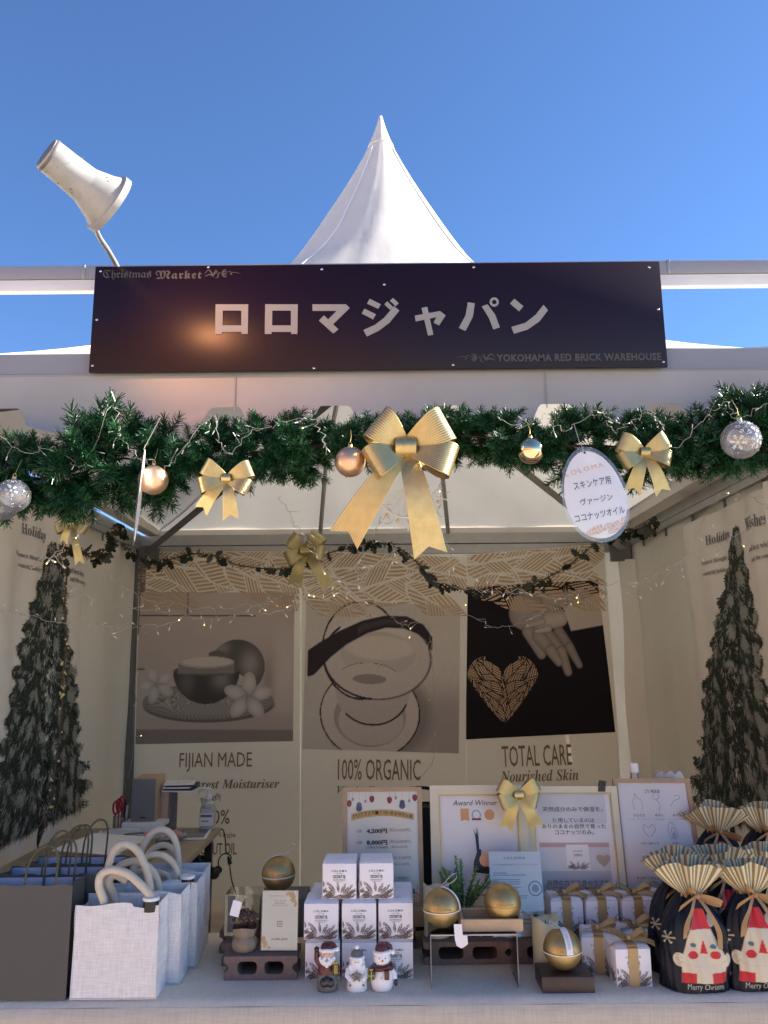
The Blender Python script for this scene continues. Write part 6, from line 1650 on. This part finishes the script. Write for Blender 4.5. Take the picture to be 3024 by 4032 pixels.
for k, (x, mt) in enumerate(((-.022, 'red'), (-.006, 'red'), (.008, 'red'), (.014, 'black'), (.024, 'white'))):
    m = MB()
    if mt == 'red': m.tube([(x + .013 * math.cos(t), 0, .13 + .03 * math.sin(t) + .012 * k) for t in [PI * j / 8 for j in range(17)]], .005, 6); m.tube([(x, 0, .02), (x, 0, .10 + .012 * k)], .004, 6)
    else: m.tube([(x, .01, .01), (x + .008, .01, .165 if mt == 'black' else .14)], .0055, 7)
    m.build('scissors_handle' if mt == 'red' else 'pen', mt, pen)
ctn = thing('cardboard_carton', 'open cardboard carton at the front of the side table with a pale cloth over it', 'box', (at(425, 3390, Y=3.5).x, 3.52, SZ + .001), (0, 0, R(-10)))
m = MB(); m.rbox(-.13, .13, -.15, .15, 0, .085, .002); m.build('body', 'carton', ctn)
m = MB(); m.bx(-.16, .125, -.18, .15, .0855, .089, M_=Matrix.Rotation(R(2), 4, 'Y')); m.build('flap', 'paper', ctn, smooth=False)
m = MB(); m.text('CASE 24', .03, .045, .14, .03, -.1506, 0); m.build('lettering', 'ink_black', ctn, smooth=False)
for k, (px, lb) in enumerate(((610, 'clear wrapped bottle with pink label lying left of the tablet'), (700, 'clear wrapped bottle with pink label lying nearest the tablet'))):
    cbx = thing('clear_packet', lb, 'bottle', (at(px, 3285, Z=SZ).x, 3.93 + .04 * k, SZ + .001), (0, 0, R(10)), 'clear packets on the side table')
    Mx = Matrix.Translation((0, 0, .026)) @ Matrix.Rotation(R(90), 4, 'Y')
    m = MB(T=Mx); m.lathe([(0, -.08), (.02, -.078), (.025, -.06), (.025, .05), (.012, .075), (.01, .085), (0, .085)], 18); m.build('bottle', 'film', cbx)
    m = MB(T=Mx); m.lathe([(.0255, .01), (.0255, .05)], 18); m.build('label', 'pink', cbx)
tl = thing('teal_cloth', 'small folded teal cloth beside the cardboard carton', 'cloth', (at(530, 3315, Z=SZ).x, 3.86, SZ + .001))
m = MB(); m.grid(lambda u, v: (-.06 + .12 * u + .006 * math.sin(9 * v), -.05 + .1 * v, .012 + .010 * math.sin(7 * u + 5 * v) + .006 * math.sin(13 * u)), 16, 12); m.build('fabric', 'tealf', tl, angle=None)
cm = thing('card_reader', 'flat black card reader near the right edge of the side table', 'card reader', (at(652, 3325, Z=SZ).x, 3.83, SZ + .001), (0, 0, R(5)))
m = MB(); m.rbox(-.065, .065, -.035, .035, 0, .022, .003); m.build('body', 'black', cm)
cab = thing('power_cable', 'black power cable with a plug hanging off the back corner of the side table', 'cable', (SX1, SY1, SZ))
P = [at(x, y, Y=4.36) - cab.location for x, y in ((855, 3262), (878, 3268), (886, 3300), (890, 3350), (896, 3362))]
P2 = [at(x, y, Y=4.36) - cab.location for x, y in ((862, 3420), (860, 3390), (875, 3365), (896, 3362), (910, 3375), (905, 3400), (908, 3440), (916, 3480), (930, 3520), (940, 3580), (942, 3700), (920, 3850))]
m = MB(); m.tube(spline(P, 5), .0035, 6); m.tube(spline(P2, 5), .0035, 6); m.build('cord', 'black', cab)
m = MB(); m.tube([at(898, 3372, Y=4.35) - cab.location, at(906, 3402, Y=4.35) - cab.location], [.006, .012], 8); m.sph(at(858, 3425, Y=4.35) - cab.location, .02, 8, sc_=(1.1, .8, 1)); m.build('plug', 'black', cab)

# ================================================================== PAPER BAGS AND TOTES
def arch(x0, x1, y, z0, zt, lean=0, n=14, drop=.03):
    P = [(x0, y, z0 - drop)]
    for k in range(n + 1):
        a = PI - PI * k / n; xm, rx_ = (x0 + x1) / 2, (x1 - x0) / 2
        P.append((xm + rx_ * math.cos(a) * (1 - .0 * abs(math.sin(a))) + lean * math.sin(a), y, z0 + (zt - z0) * math.sin(a) ** .62))
    P.append((x1, y, z0 - drop)); return P
def paper_bag(label, xr, y0, w=.26, d=.085, h=.261, hc=(0, 0), hz=.09, seed=0):
    t = thing('paper_bag', label, 'bag', (xr - w / 2, y0, TZ), group='grey paper carrier bags')
    W2 = w / 2; r = random.Random(seed)
    n = 14; top = []
    for k in range(n + 1):
        x = -W2 + w * k / n; top.append((x, h - (.0035 if (k // 2) % 2 else 0)))
    m = MB(); m.ext([(-W2, 0.001), (W2, 0.001)] + top[::-1], 0, .0008); m.build('front_panel', 'kraft', t, smooth=False)
    m = MB(); m.ext([(-W2, 0.001), (W2, 0.001)] + top[::-1], d - .0008, d); m.add([(-W2, d - .001, h * .5), (W2, d - .001, h * .5), (W2, d - .001, h - .004), (-W2, d - .001, h - .004)], [(0, 1, 2, 3)], 1); m.build('back_panel', ['kraft', 'kraftin'], t, smooth=False)
    for s in (-1, 1):
        m = MB(); x = s * W2; xi = x - s * .014
        m.add([(x, .0009, .001), (xi, d / 2, .001), (x, d - .0009, .001), (x, .0009, h), (xi, d / 2, h - .003), (x, d - .0009, h)], [(0, 1, 4, 3), (1, 2, 5, 4)]); m.build('gusset', 'kraft', t, smooth=False)
    m = MB(); m.add([(-W2, .0009, .0006), (W2, .0009, .0006), (W2, d - .0009, .0006), (-W2, d - .0009, .0006)], [(0, 1, 2, 3)]); m.build('bag_base', 'kraft', t, smooth=False)
    for (yy, dx) in ((.006, 0), (d - .006, .018)):
        hx0, hx1 = hc[0] - t.location.x + dx, hc[1] - t.location.x + dx
        m = MB(); m.tube(arch(hx0, hx1, yy, h, h + hz * (1 + .04 * r.random()), lean=.015), .0027, 7); m.build('cord_handle', 'cord', t)
paper_bag('front grey paper carrier bag at the left end of the counter', X_(272, 3925, TZ) + .0, 2.10, hc=(at(92, 3480, Y=2.1).x, at(215, 3480, Y=2.1).x), hz=.088, seed=1)
paper_bag('second grey paper carrier bag, just behind the front one', -.752, 2.205, hc=(at(155, 3470, Y=2.2).x, at(262, 3470, Y=2.2).x), hz=.100, seed=2)
paper_bag('third grey paper carrier bag, rearmost and beside the rope-handled totes', -.728, 2.32, hc=(at(255, 3400, Y=2.32).x, at(350, 3400, Y=2.32).x), hz=.096, seed=3)

def tote(label, xr, y0, handles, w=.205, d=.085, h=.217, front=False, cap_=None):
    t = thing('burlap_tote', label, 'bag', (xr - w / 2, y0, TZ), group='white burlap totes with rope handles')
    W2 = w / 2
    sag = (lambda x: .006 * math.sin(x * 40) - .004) if not front else (lambda x: -.004 + .004 * math.sin((x + .03) * 38) - (.008 if x > .04 and x < .075 else 0))
    wob = lambda x, z: .003 * math.sin(x * 22 + z * 13) + .002 * math.sin(z * 31)
    m = MB(); m.grid(lambda u, v: (-W2 * (1 - .012 * (v)) + w * (1 - .012 * v) * u, wob(u * w, v * h) * v, .001 + (h + sag(-W2 + w * u) * 1) * v), 30, 24); m.build('front_panel', 'jute', t, angle=None)
    m = MB(); m.grid(lambda u, v: (W2 - w * u, d, .001 + h * v), 12, 12); m.build('back_panel', 'jute', t, angle=None)
    for s in (-1, 1):
        m = MB(); m.grid(lambda u, v: (s * (W2 - .010 * math.sin(PI * u) * v + .002 * math.sin(v * 9 + u * 4)), d * u, .001 + (h - .010 * math.sin(PI * u) * v + (sag(s * W2)) * (1 - u)) * v), 10, 20); m.build('side_panel', 'jute', t, angle=None)
    m = MB(); m.add([(-W2, 0, .0006), (W2, 0, .0006), (W2, d, .0006), (-W2, d, .0006)], [(0, 1, 2, 3)]); m.build('bag_base', 'jute', t, smooth=False)
    m = MB(); e = .0045
    for s in (-1, 1): m.tube([(s * W2, -.0005, .002), (s * W2 * .994, wob(0 if s < 0 else w, h * .5) * .5, h * .5), (s * W2 * .988, wob(0 if s < 0 else w, h), h + sag(s * W2))], .0017, 5)
    m.tube([(-W2, -.0005, .003), (W2, -.0005, .003)], .0018, 5)
    m.build('hem', 'juteedge', t)
    for P, rr_ in handles:
        P = [Vector(p) - Vector((xr - w / 2, 0, TZ)) for p in P]; P = [Vector((p.x, p.y - y0, p.z)) for p in P]
        m = MB(); m.tube(spline(P, 7), rr_, 12, flat=.9); m.build('rope_handle', 'rope', t, angle=None)
    if cap_:
        m = MB(T=Matrix.Translation((cap_[0], .014, h - .012))); m.lathe([(0, .022), (.019, .022), (.0205, .019), (.0205, .015)], 20); m.build('white_cap', 'white', t)
        m = MB(T=Matrix.Translation((cap_[0], .014, h - .012))); m.lathe([(.0185, .0148), (.0185, -.01)], 20); m.build('cap_dark_ring', 'black', t)  # plain black ring below the white cap
HR = .0108
def W3(L, Y0, Y1=None): Y1 = Y1 or Y0; return [at(x, y, Y=Y0 + (Y1 - Y0) * i / (len(L) - 1)) for i, (x, y) in enumerate(L)]
tote('front white burlap tote with a rope handle drooping forward', at(620, 3925, Z=TZ).x, 2.10,
     [(W3([(415, 3600), (408, 3545), (390, 3490), (398, 3445), (440, 3425), (500, 3440), (550, 3480), (592, 3530), (600, 3600)], 2.115, 2.112), HR),
      (W3([(470, 3590), (445, 3520), (430, 3470), (455, 3445), (500, 3470)], 2.18, 2.17), HR)], front=True, cap_=(.078, 0))
tote('second white burlap tote, its rope handle making the tall left arch', -.527, 2.195,
     [(W3([(418, 3520), (424, 3430), (448, 3350), (492, 3323), (540, 3350), (575, 3420), (592, 3500), (598, 3570)], 2.21), HR),
      (W3([(440, 3450), (480, 3405), (540, 3392), (590, 3420), (620, 3470), (628, 3540)], 2.27), HR)])
tote('third white burlap tote, its rope handles overlapping behind the tall left arch', -.512, 2.305,
     [(W3([(500, 3500), (525, 3420), (570, 3378), (630, 3365), (678, 3395), (700, 3450), (690, 3530)], 2.33), .0095),
      (W3([(480, 3520), (520, 3450), (560, 3430), (640, 3440), (665, 3470), (650, 3520)], 2.38), .0095)], cap_=(.07, 0))
tote('rearmost white burlap tote, its rope handle making the tallest right arch', -.520, 2.415,
     [(W3([(548, 3420), (560, 3340), (600, 3280), (645, 3267), (682, 3295), (700, 3360), (704, 3470)], 2.43), .0105),
      (W3([(560, 3400), (600, 3345), (650, 3328), (690, 3360), (700, 3430), (690, 3480)], 2.48), .0100)])
m = MB()

# ================================================================== SANTA GIFT BAGS
def bag_art(U, V):
    x = (U - .5) * 2; z = V      # x -1..1 over the half turn facing front, z 0..1
    C = np.ones(U.shape + (3,)) * ink3((.006, .008, .016))
    cream = (.62, .56, .42); red = (.52, .025, .035)
    zz = (z - .10) / .77          # print runs from .10 to .82
    hwid = .44 - .33 * np.clip(zz - .28, 0, 1) / .72
    hwid = np.where(zz < .28, .43, hwid)
    body = soft(np.abs(x) - hwid, .02) * (zz > 0) * (zz < 1)
    C = mixm(C, body, cream)
    C = mixm(C, body * (zz < .145) * (np.abs(x + .02) > .13), red)
    C = mixm(C, body * soft(.73 - zz - .02 * x, .01), red)
    # cheek tint
    C = mixm(C, .45 * np.exp(-((np.abs(x + .02) - .19) / .12) ** 2 - ((zz - .48) / .09) ** 2) * body, (.62, .36, .22))
    C = mixm(C, soft(ell(x, zz, -.47, .32, .12, .10) - 1, .1), cream)
    C = mixm(C, soft(ell(x, zz, .47, .30, .11, .09) - 1, .1), cream)
    sw = np.hypot((x + .49) / .12, (zz - .32) / .10); an = np.arctan2((zz - .32) / .10, (x + .49) / .12)
    C = mixm(C, (np.abs(((sw * 2.2 - an / 6.283) % 1) - .5) < .09) * (sw < .85) * 1.0, (.36, .34, .27))
    C = mixm(C, soft(ell(x, zz, .27, .83, .09, .085) - 1, .1), (.45, .42, .36))
    for cx, col, cz, rx_, rz_ in ((-.20, red, .385, .095, .055), (.22, red, .385, .095, .055), (-.19, (.05, .17, .21), .52, .055, .032), (.19, (.05, .17, .21), .50, .055, .032)):
        C = mixm(C, soft(ell(x, zz, cx, cz, rx_, rz_) - 1, .12), col)
    C = mixm(C, soft(np.abs(x - .01) - .075 * (.60 - zz) / .20, .01) * (zz > .40) * (zz < .60), red)
    C = mixm(C, .35 * soft(np.abs(ell(x, zz, -.0, .30, .40, .07) - 1) - .10, .1) * (zz < .31), (.42, .34, .24))
    for sx, sz, s in ((-.70, .60, .17), (.66, .52, .07)):
        for k in range(3):
            a = R(4 + 60 * k); dx, dz = math.cos(a) * s, math.sin(a) * s * .42
            d, _ = cap(x, zz * .42 / .42, (sx - dx, sz - dz), (sx + dx, sz + dz), .008, .008)
            C = mixm(C, soft(d, .008), (.50, .44, .28))
            for q in (-1, 1): C = mixm(C, soft(ell(x, zz, sx + q * dx, sz + q * dz, .026, .014) - 1, .3), (.50, .44, .28))
    return C
BGW, BGD, BGH = .083, .048, .215
def hwz(v):  # half width and depth of the bag at height fraction v
    w = BGW * (1.0 - .04 * v) if v < .55 else BGW * (.978 - .66 * ((v - .55) / .45) ** 1.7)
    d = BGD * (1 + .15 * math.sin(PI * min(1, v * 1.3))) if v < .6 else BGD * (1.10 - .62 * ((v - .6) / .4) ** 1.6)
    return w, d
def santa_bag(label, sd=0):
    t = thing('santa_gift_bag', label, 'gift bag', (0, 0, 0), group='navy gift bags printed with a Santa face')
    def bag(u, v, off=0):
        a = PI + PI * 2 * u   # start at left, front first
        w, d = hwz(v); n = 2.6 - .6 * v
        c, s = math.cos(a), math.sin(a)
        q = 1 / (abs(c) ** n + abs(s) ** n) ** (1 / n)
        wr = .0040 * math.sin(11 * a + 5 * v + sd * 2) * v ** 2 + .0020 * math.sin(5 * a + 17 * v) + .0036 * math.sin(3 * a - 6 * v + sd * 1.7) + .0012 * math.sin(23 * a + 9 * v)
        return Vector(((w + wr + off) * c * q, (d + wr + off) * s * q + .001, .001 + BGH * v))
    pf = np.vectorize(lambda u, v: bag(u * .5, v)[:], otypes=[float, float, float])
    painted('front_cloth', 110, 150, lambda U, V: pf(U, V), bag_art, 'inkbag', t)
    m = MB(); m.grid(lambda u, v: bag(.5 + .5 * u, v), 36, 24); m.add([bag(k / 36, 0) for k in range(36)], [tuple(range(36))[::-1]]); m.build('back_cloth', 'navy', t, angle=None)
    m = MB(); m.text('Merry Christm', 0, 0, .105, .017, 0)
    out = []
    for x, y, z in m.v:
        u = .25 + x / (PI * BGW) * .80 * .5 + .0; p = bag(u, (.0125 + z) / BGH, .0006); out.append(p[:])
    m.v = out; m.build('lettering', mat('pale_lettering', (.45, .44, .38), .6), t, smooth=False)
    # flared striped ruffle
    ns = 46
    def ruf(u, v):
        a = 2 * PI * u; w0, d0 = hwz(1); k = v ** .8
        rx_ = w0 + (.092 - w0) * k; ry_ = d0 + (.044 - d0) * k
        pl = (.0042 * math.sin(a * 13 + sd) + .004 * math.sin(a * 7 + 1 + sd * 2) + .003 * math.sin(a * 4 + sd * 3)) * (.3 + .9 * v)
        z = BGH + .003 + .075 * v * (1 - .30 * abs(math.cos(a)) ** 2) + (.005 * math.sin(5 * a + 1 + sd * 2.3) + .006 * math.sin(2 * a + sd)) * v
        return ((rx_ + pl) * math.cos(a), (ry_ + pl * 1.4) * math.sin(a) - .004 * v, z)
    m = MB(); m.grid(ruf, ns * 4, 14, mi=lambda i, j: (i // 2) % 2); m.build('striped_ruffle', ['stripec', 'stripek'], t, angle=None)
    m = MB(); m.grid(lambda u, v: ((hwz(1)[0] + .002 + .002 * math.sin(26 * PI * u)) * math.cos(2 * PI * u), (hwz(1)[1] + .002 + .002 * math.sin(26 * PI * u)) * math.sin(2 * PI * u), BGH - .006 + .012 * v), 90, 3); m.build('gathered_band', 'tanrib', t, angle=None)
    m = MB(); fy = -hwz(1)[1] - .006
    for a, L_, drop in ((205, .060, 0), (-18, .058, 0), (150, .03, 0)):
        dx = Vector((math.cos(R(a)), -.25, math.sin(R(a)))); n = 14
        P = [Vector((.005, fy, BGH)) + dx * L_ * (1 - math.cos(.2 + (2 * PI - .4) * k / n)) / 2 + Vector((0, -.010, .006)) * math.sin(2 * PI * k / n) for k in range(n + 1)]
        ribbon(m, P, lambda k: Vector((-dx.z * .6, -.5, 1)), lambda k: .0085 * (.5 + .5 * math.sin(PI * k / n)), 0, 0)
    for pts, w in (([(0, fy, BGH), (-.018, fy - .016, BGH - .03), (-.034, fy - .020, BGH - .06), (-.040, fy - .020, BGH - .09)], .008), ([(.004, fy, BGH), (.022, fy - .016, BGH - .03), (.042, fy - .024, BGH - .075), (.046, fy - .02, BGH - .12), (.072, fy + .004, BGH - .185)], .0075)):
        P = spline(pts, 6); ribbon(m, P, lambda k: Vector((1, .35 * math.sin(k * .4), .25)), lambda k: w * (.6 + .4 * k / len(P)), 0, 0)
    m.build('ribbon_tie', 'tanrib', t, angle=None)
    m = MB(); m.sph((.003, fy - .004, BGH + .001), .008, 10); m.build('ribbon_knot', 'tanrib', t)
    return t
sb = santa_bag('x')
spots = [((at(2752, 3920, Z=TZ).x + .018, 2.155, TZ), 4, 'front-most navy Santa gift bag, whole face in view, next to the front ribboned carton'),
         ((at(2995, 3920, Z=TZ).x + .022, 2.160, TZ), -3, 'navy Santa gift bag cut by the right picture edge in the front row'),
         ((at(2690, 3820, Z=TZ).x, 2.262, TZ), 6, 'navy Santa gift bag half hidden behind the left side of the front-most one'),
         ((at(2872, 3760, Y=2.34).x, 2.345, TZ), -4, 'navy Santa gift bag in the second row, seen between the two front ones'),
         ((at(3040, 3760, Y=2.34).x, 2.345, TZ), 5, 'navy Santa gift bag in the second row at the right picture edge'),
         ((at(2832, 3400, Y=2.485).x, 2.492, BT), -5, 'navy Santa gift bag on the board, upper left one below the printed tree'),
         ((at(3022, 3400, Y=2.485).x, 2.492, BT), 3, 'navy Santa gift bag on the board, upper right one at the picture edge')]
for k, (l, rz, lb) in enumerate(spots):
    if k in (1, 3, 5):
        o = santa_bag(lb, k); o.location = l; o.rotation_euler = (0, 0, R(rz)); o.scale = (1, 1, 1) if k < 3 else (.97, 1, .97 if k < 5 else .90)
    elif k == 0: sb.location = l; sb.rotation_euler = (0, 0, R(rz)); sb['label'] = lb
    else: copy_tree(sb, l, (0, 0, R(rz)), lb, scale=(1, 1, 1) if k < 3 else (.97, 1, .97 if k < 5 else .90))

# ================================================================== CERAMIC FIGURINES
def fig(name, label, px, Y=2.15):
    return thing(name, label, 'figurine', (at(px, 3890, Y=Y).x, Y, TZ), group='ceramic Christmas figurines in front of the cartons')
def star(cx, cz, r, k=.45, rot=90): return [(cx + (r if i % 2 == 0 else r * k) * math.cos(R(rot + 36 * i)), cz + (r if i % 2 == 0 else r * k) * math.sin(R(rot + 36 * i))) for i in range(10)]
# seated santa with raised arm
s = fig('santa_figurine', 'ceramic Santa with one arm raised sitting on a grey chimney, holding a dark present', 1289)
m = MB(); m.lathe([(0, .0005), (.0245, .0005), (.026, .003), (.0265, .02), (.025, .036), (.02, .042), (0, .043)], 28, sx=1, sy=.85); m.sph((.026, 0, .028), .008, 8); m.build('chimney', 'cerg', s)
m = MB(); m.lathe([(0, .030), (.021, .032), (.0245, .042), (.023, .056), (.018, .068), (0, .072)], 26, sx=1, sy=.8, M_=Matrix.Translation((0, 0, -.002)))
m.tube([(-.018, 0, .058), (-.0255, -.002, .07), (-.0265, -.002, .088)], [.008, .0075, .006], 10)
m.tube([(.018, -.004, .060), (.0265, -.010, .05), (.022, -.018, .044)], [.008, .0078, .006], 10)
m.build('coat', 'cerr', s)
m = MB(); m.sph((-.0265, -.002, .093), .0068, 10); m.build('mitten', 'cerb', s); m = MB(); m.sph((.0, -.021, .026), .0115, 12, sc_=(.95, .7, 1.05)); m.sph((-.007, -.0225, .024), .0105, 12, sc_=(.95, .7, 1.05)); m.sph((.009, -.0225, .024), .0105, 12, sc_=(.95, .7, 1.05)); m.build('boots', 'cerb', s)
m = MB(); m.sph((0, -.002, .083), .0185, 20, sc_=(1, .92, .95)); m.build('face', 'cers', s)
m = MB()
r = random.Random(2)
for k in range(26):
    a = R(190 + 160 * k / 25); m.sph((.0165 * math.cos(a), -.013 - .004 * abs(math.sin(a)), .079 + .016 * math.sin(a)), .0048, 7)
for x, z, q in ((0, .066, .0075), (-.006, .068, .0065), (.006, .068, .0065), (0, .060, .005), (-.010, .073, .006), (.010, .073, .006), (-.005, .0775, .0042), (.005, .0775, .0042)): m.sph((x, -.0175, z), q, 9)
m.build('beard', 'cerw', s)
m = MB()
for k in range(20):
    a = 2 * PI * k / 20; m.sph((.0175 * math.cos(a), .0165 * math.sin(a) - .002, .0935 + .001 * math.sin(3 * a)), .0046, 7)
m.sph((.024, -.004, .0935), .0058, 10); m.build('hat_trim', 'cerw', s)
m = MB(); m.lathe([(.017, .094), (.0155, .103), (.010, .109), (0, .1105)], 20, M_=Matrix.Translation((0, -.002, 0))); m.tube([(.006, -.002, .106), (.016, -.003, .104), (.023, -.004, .097)], [.006, .005, .003], 8); m.build('hat', 'cerr', s)
m = MB()
for x in (-.0065, .0065): m.sph((x, -.0188, .0855), .0011, 6)
m.flat([(-.0025, .0735), (0, .0715), (.003, .0745)], -.0262); m.build('eyes_and_mouth', 'cerb', s)
m = MB(); m.rbox(.014, .028, -.030, -.016, .046, .066, .002); m.build('present', 'ceret', s)
m = MB(); m.bx(.0195, .0215, -.0306, -.0154, .0455, .0668); m.bx(.0245, .026, -.0306, -.0154, .0455, .0664); m.sph((.018, -.024, .068), .0028, 6); m.sph((.023, -.024, .069), .0028, 6); m.build('present_ribbon', 'cery', s)
m = MB()
for z in (.052, .058): m.sph((-.001, -.0195, z), .0016, 6)
m.build('button', 'goldline', s)
# small white santa with star
s = fig('santa_figurine', 'small white ceramic Santa lantern with a grey star and grey hat', 1406)
m = MB(); m.lathe([(0, .0005), (.0245, .0005), (.026, .004), (.0245, .02), (.0235, .04), (.022, .052), (.019, .066), (.0165, .075), (0, .078)], 30, sx=1, sy=.85)
for k in range(18):
    a = R(185 + 170 * k / 17); m.sph((.0165 * math.cos(a), -.013, .058 + .014 * math.sin(a)), .0050, 7)
m.tube([(-.022, -.006, .05), (-.024, -.014, .036), (-.012, -.021, .028)], .0065, 8); m.tube([(.022, -.006, .05), (.024, -.014, .036), (.012, -.021, .028)], .0065, 8)
m.build('robe', 'cerw', s)
m = MB(); m.sph((0, -.007, .0665), .0125, 14, sc_=(1, .75, .5)); m.build('face', 'cers', s)
m = MB()
for k in range(18):
    a = 2 * PI * k / 18; m.sph((.0165 * math.cos(a), .0145 * math.sin(a) - .002, .0745), .0042, 7)
m.sph((0, 0, .0965), .0062, 10); m.build('hat_trim', 'cerw', s)
m = MB(); m.lathe([(.016, .075), (.014, .085), (.0055, .093), (0, .095)], 18, sy=.9); m.build('hat', 'cerg', s)
m = MB(); m.ext(star(0, .038, .0145, .5), -.0265, -.021); m.build('star', 'cerg', s)
m = MB(); m.flat(star(0, .037, .0045), -.0267); m.flat(star(-.0165, .017, .004), -.0205); m.flat(star(.0165, .017, .004), -.0205)
for x in (-.0045, .0045): m.sph((x, -.0165, .0675), .0009, 6)
m.build('cutout', 'cerb', s)
# snowman
s = fig('snowman_figurine', 'ceramic snowman with maroon hat and scarf holding a dark present', 1505)
m = MB(); m.lathe([(0, .0005), (.022, .0005), (.026, .006), (.0285, .02), (.027, .034), (.022, .046), (.018, .052), (0, .056)], 32, sy=.88)
m.sph((0, -.001, .073), .0215, 22, sc_=(1, .95, .92)); m.tube([(.022, -.002, .046), (.030, -.004, .036), (.032, -.006, .026)], [.007, .0075, .006], 10); m.tube([(-.02, -.004, .044), (-.026, -.012, .038)], [.006, .006], 8); m.build('body', 'cerw', s)
m = MB()
for k in range(20):
    a = 2 * PI * k / 20; m.sph((.0185 * math.cos(a) + .001, .0175 * math.sin(a) - .001, .0865 + .0015 * math.cos(a)), .0055, 8)
m.sph((.0265, -.002, .086), .0068, 10); m.build('hat_trim', 'cerw', s)
m = MB(); m.lathe([(.0185, .088), (.0175, .098), (.012, .106), (0, .109)], 22, M_=Matrix.Translation((.001, -.001, 0))); m.tube([(.008, -.001, .104), (.02, -.001, .098), (.026, -.002, .088)], [.007, .006, .003], 8); m.build('hat', 'cerr', s)
m = MB(); m.tube([(.0215 * math.cos(2 * PI * k / 24), .0195 * math.sin(2 * PI * k / 24), .053 + .003 * math.cos(2 * PI * k / 24)) for k in range(25)], .0062, 9); m.rbox(.006, .018, -.030, -.020, .030, .052, .003); m.sph((.021, -.008, .053), .008, 9); m.build('scarf', 'cerr', s)
m = MB(); m.sph((-.0065, -.0205, .0765), .0014, 7); m.sph((.0085, -.0205, .0765), .0014, 7); m.build('eyes', 'cerb', s); m = MB(); m.sph((.034, -.008, .019), .0062, 9, sc_=(.8, .7, 1.4)); m.build('mitten', 'cerb', s)
m = MB(); m.lathe([(0, .007), (.0018, .003), (.0030, 0), (0, -.001)], 10, M_=Matrix.Translation((.0012, -.0205, .071)) @ Matrix.Rotation(R(90), 4, 'X')); m.build('nose', 'cero', s)
m = MB(); m.rbox(-.034, -.018, -.026, -.012, .030, .049, .002); m.build('present', 'ceret', s)
m = MB(); m.bx(-.0268, -.0252, -.0266, -.0114, .0295, .0496); m.bx(-.0346, -.0174, -.0266, -.0114, .039, .0405); m.sph((-.028, -.02, .051), .0026, 6); m.sph((-.024, -.02, .051), .0026, 6); m.build('present_ribbon', 'cery', s)
m = MB(); m.sph((-.002, -.0245, .0335), .0018, 7); m.build('button', 'cery', s)
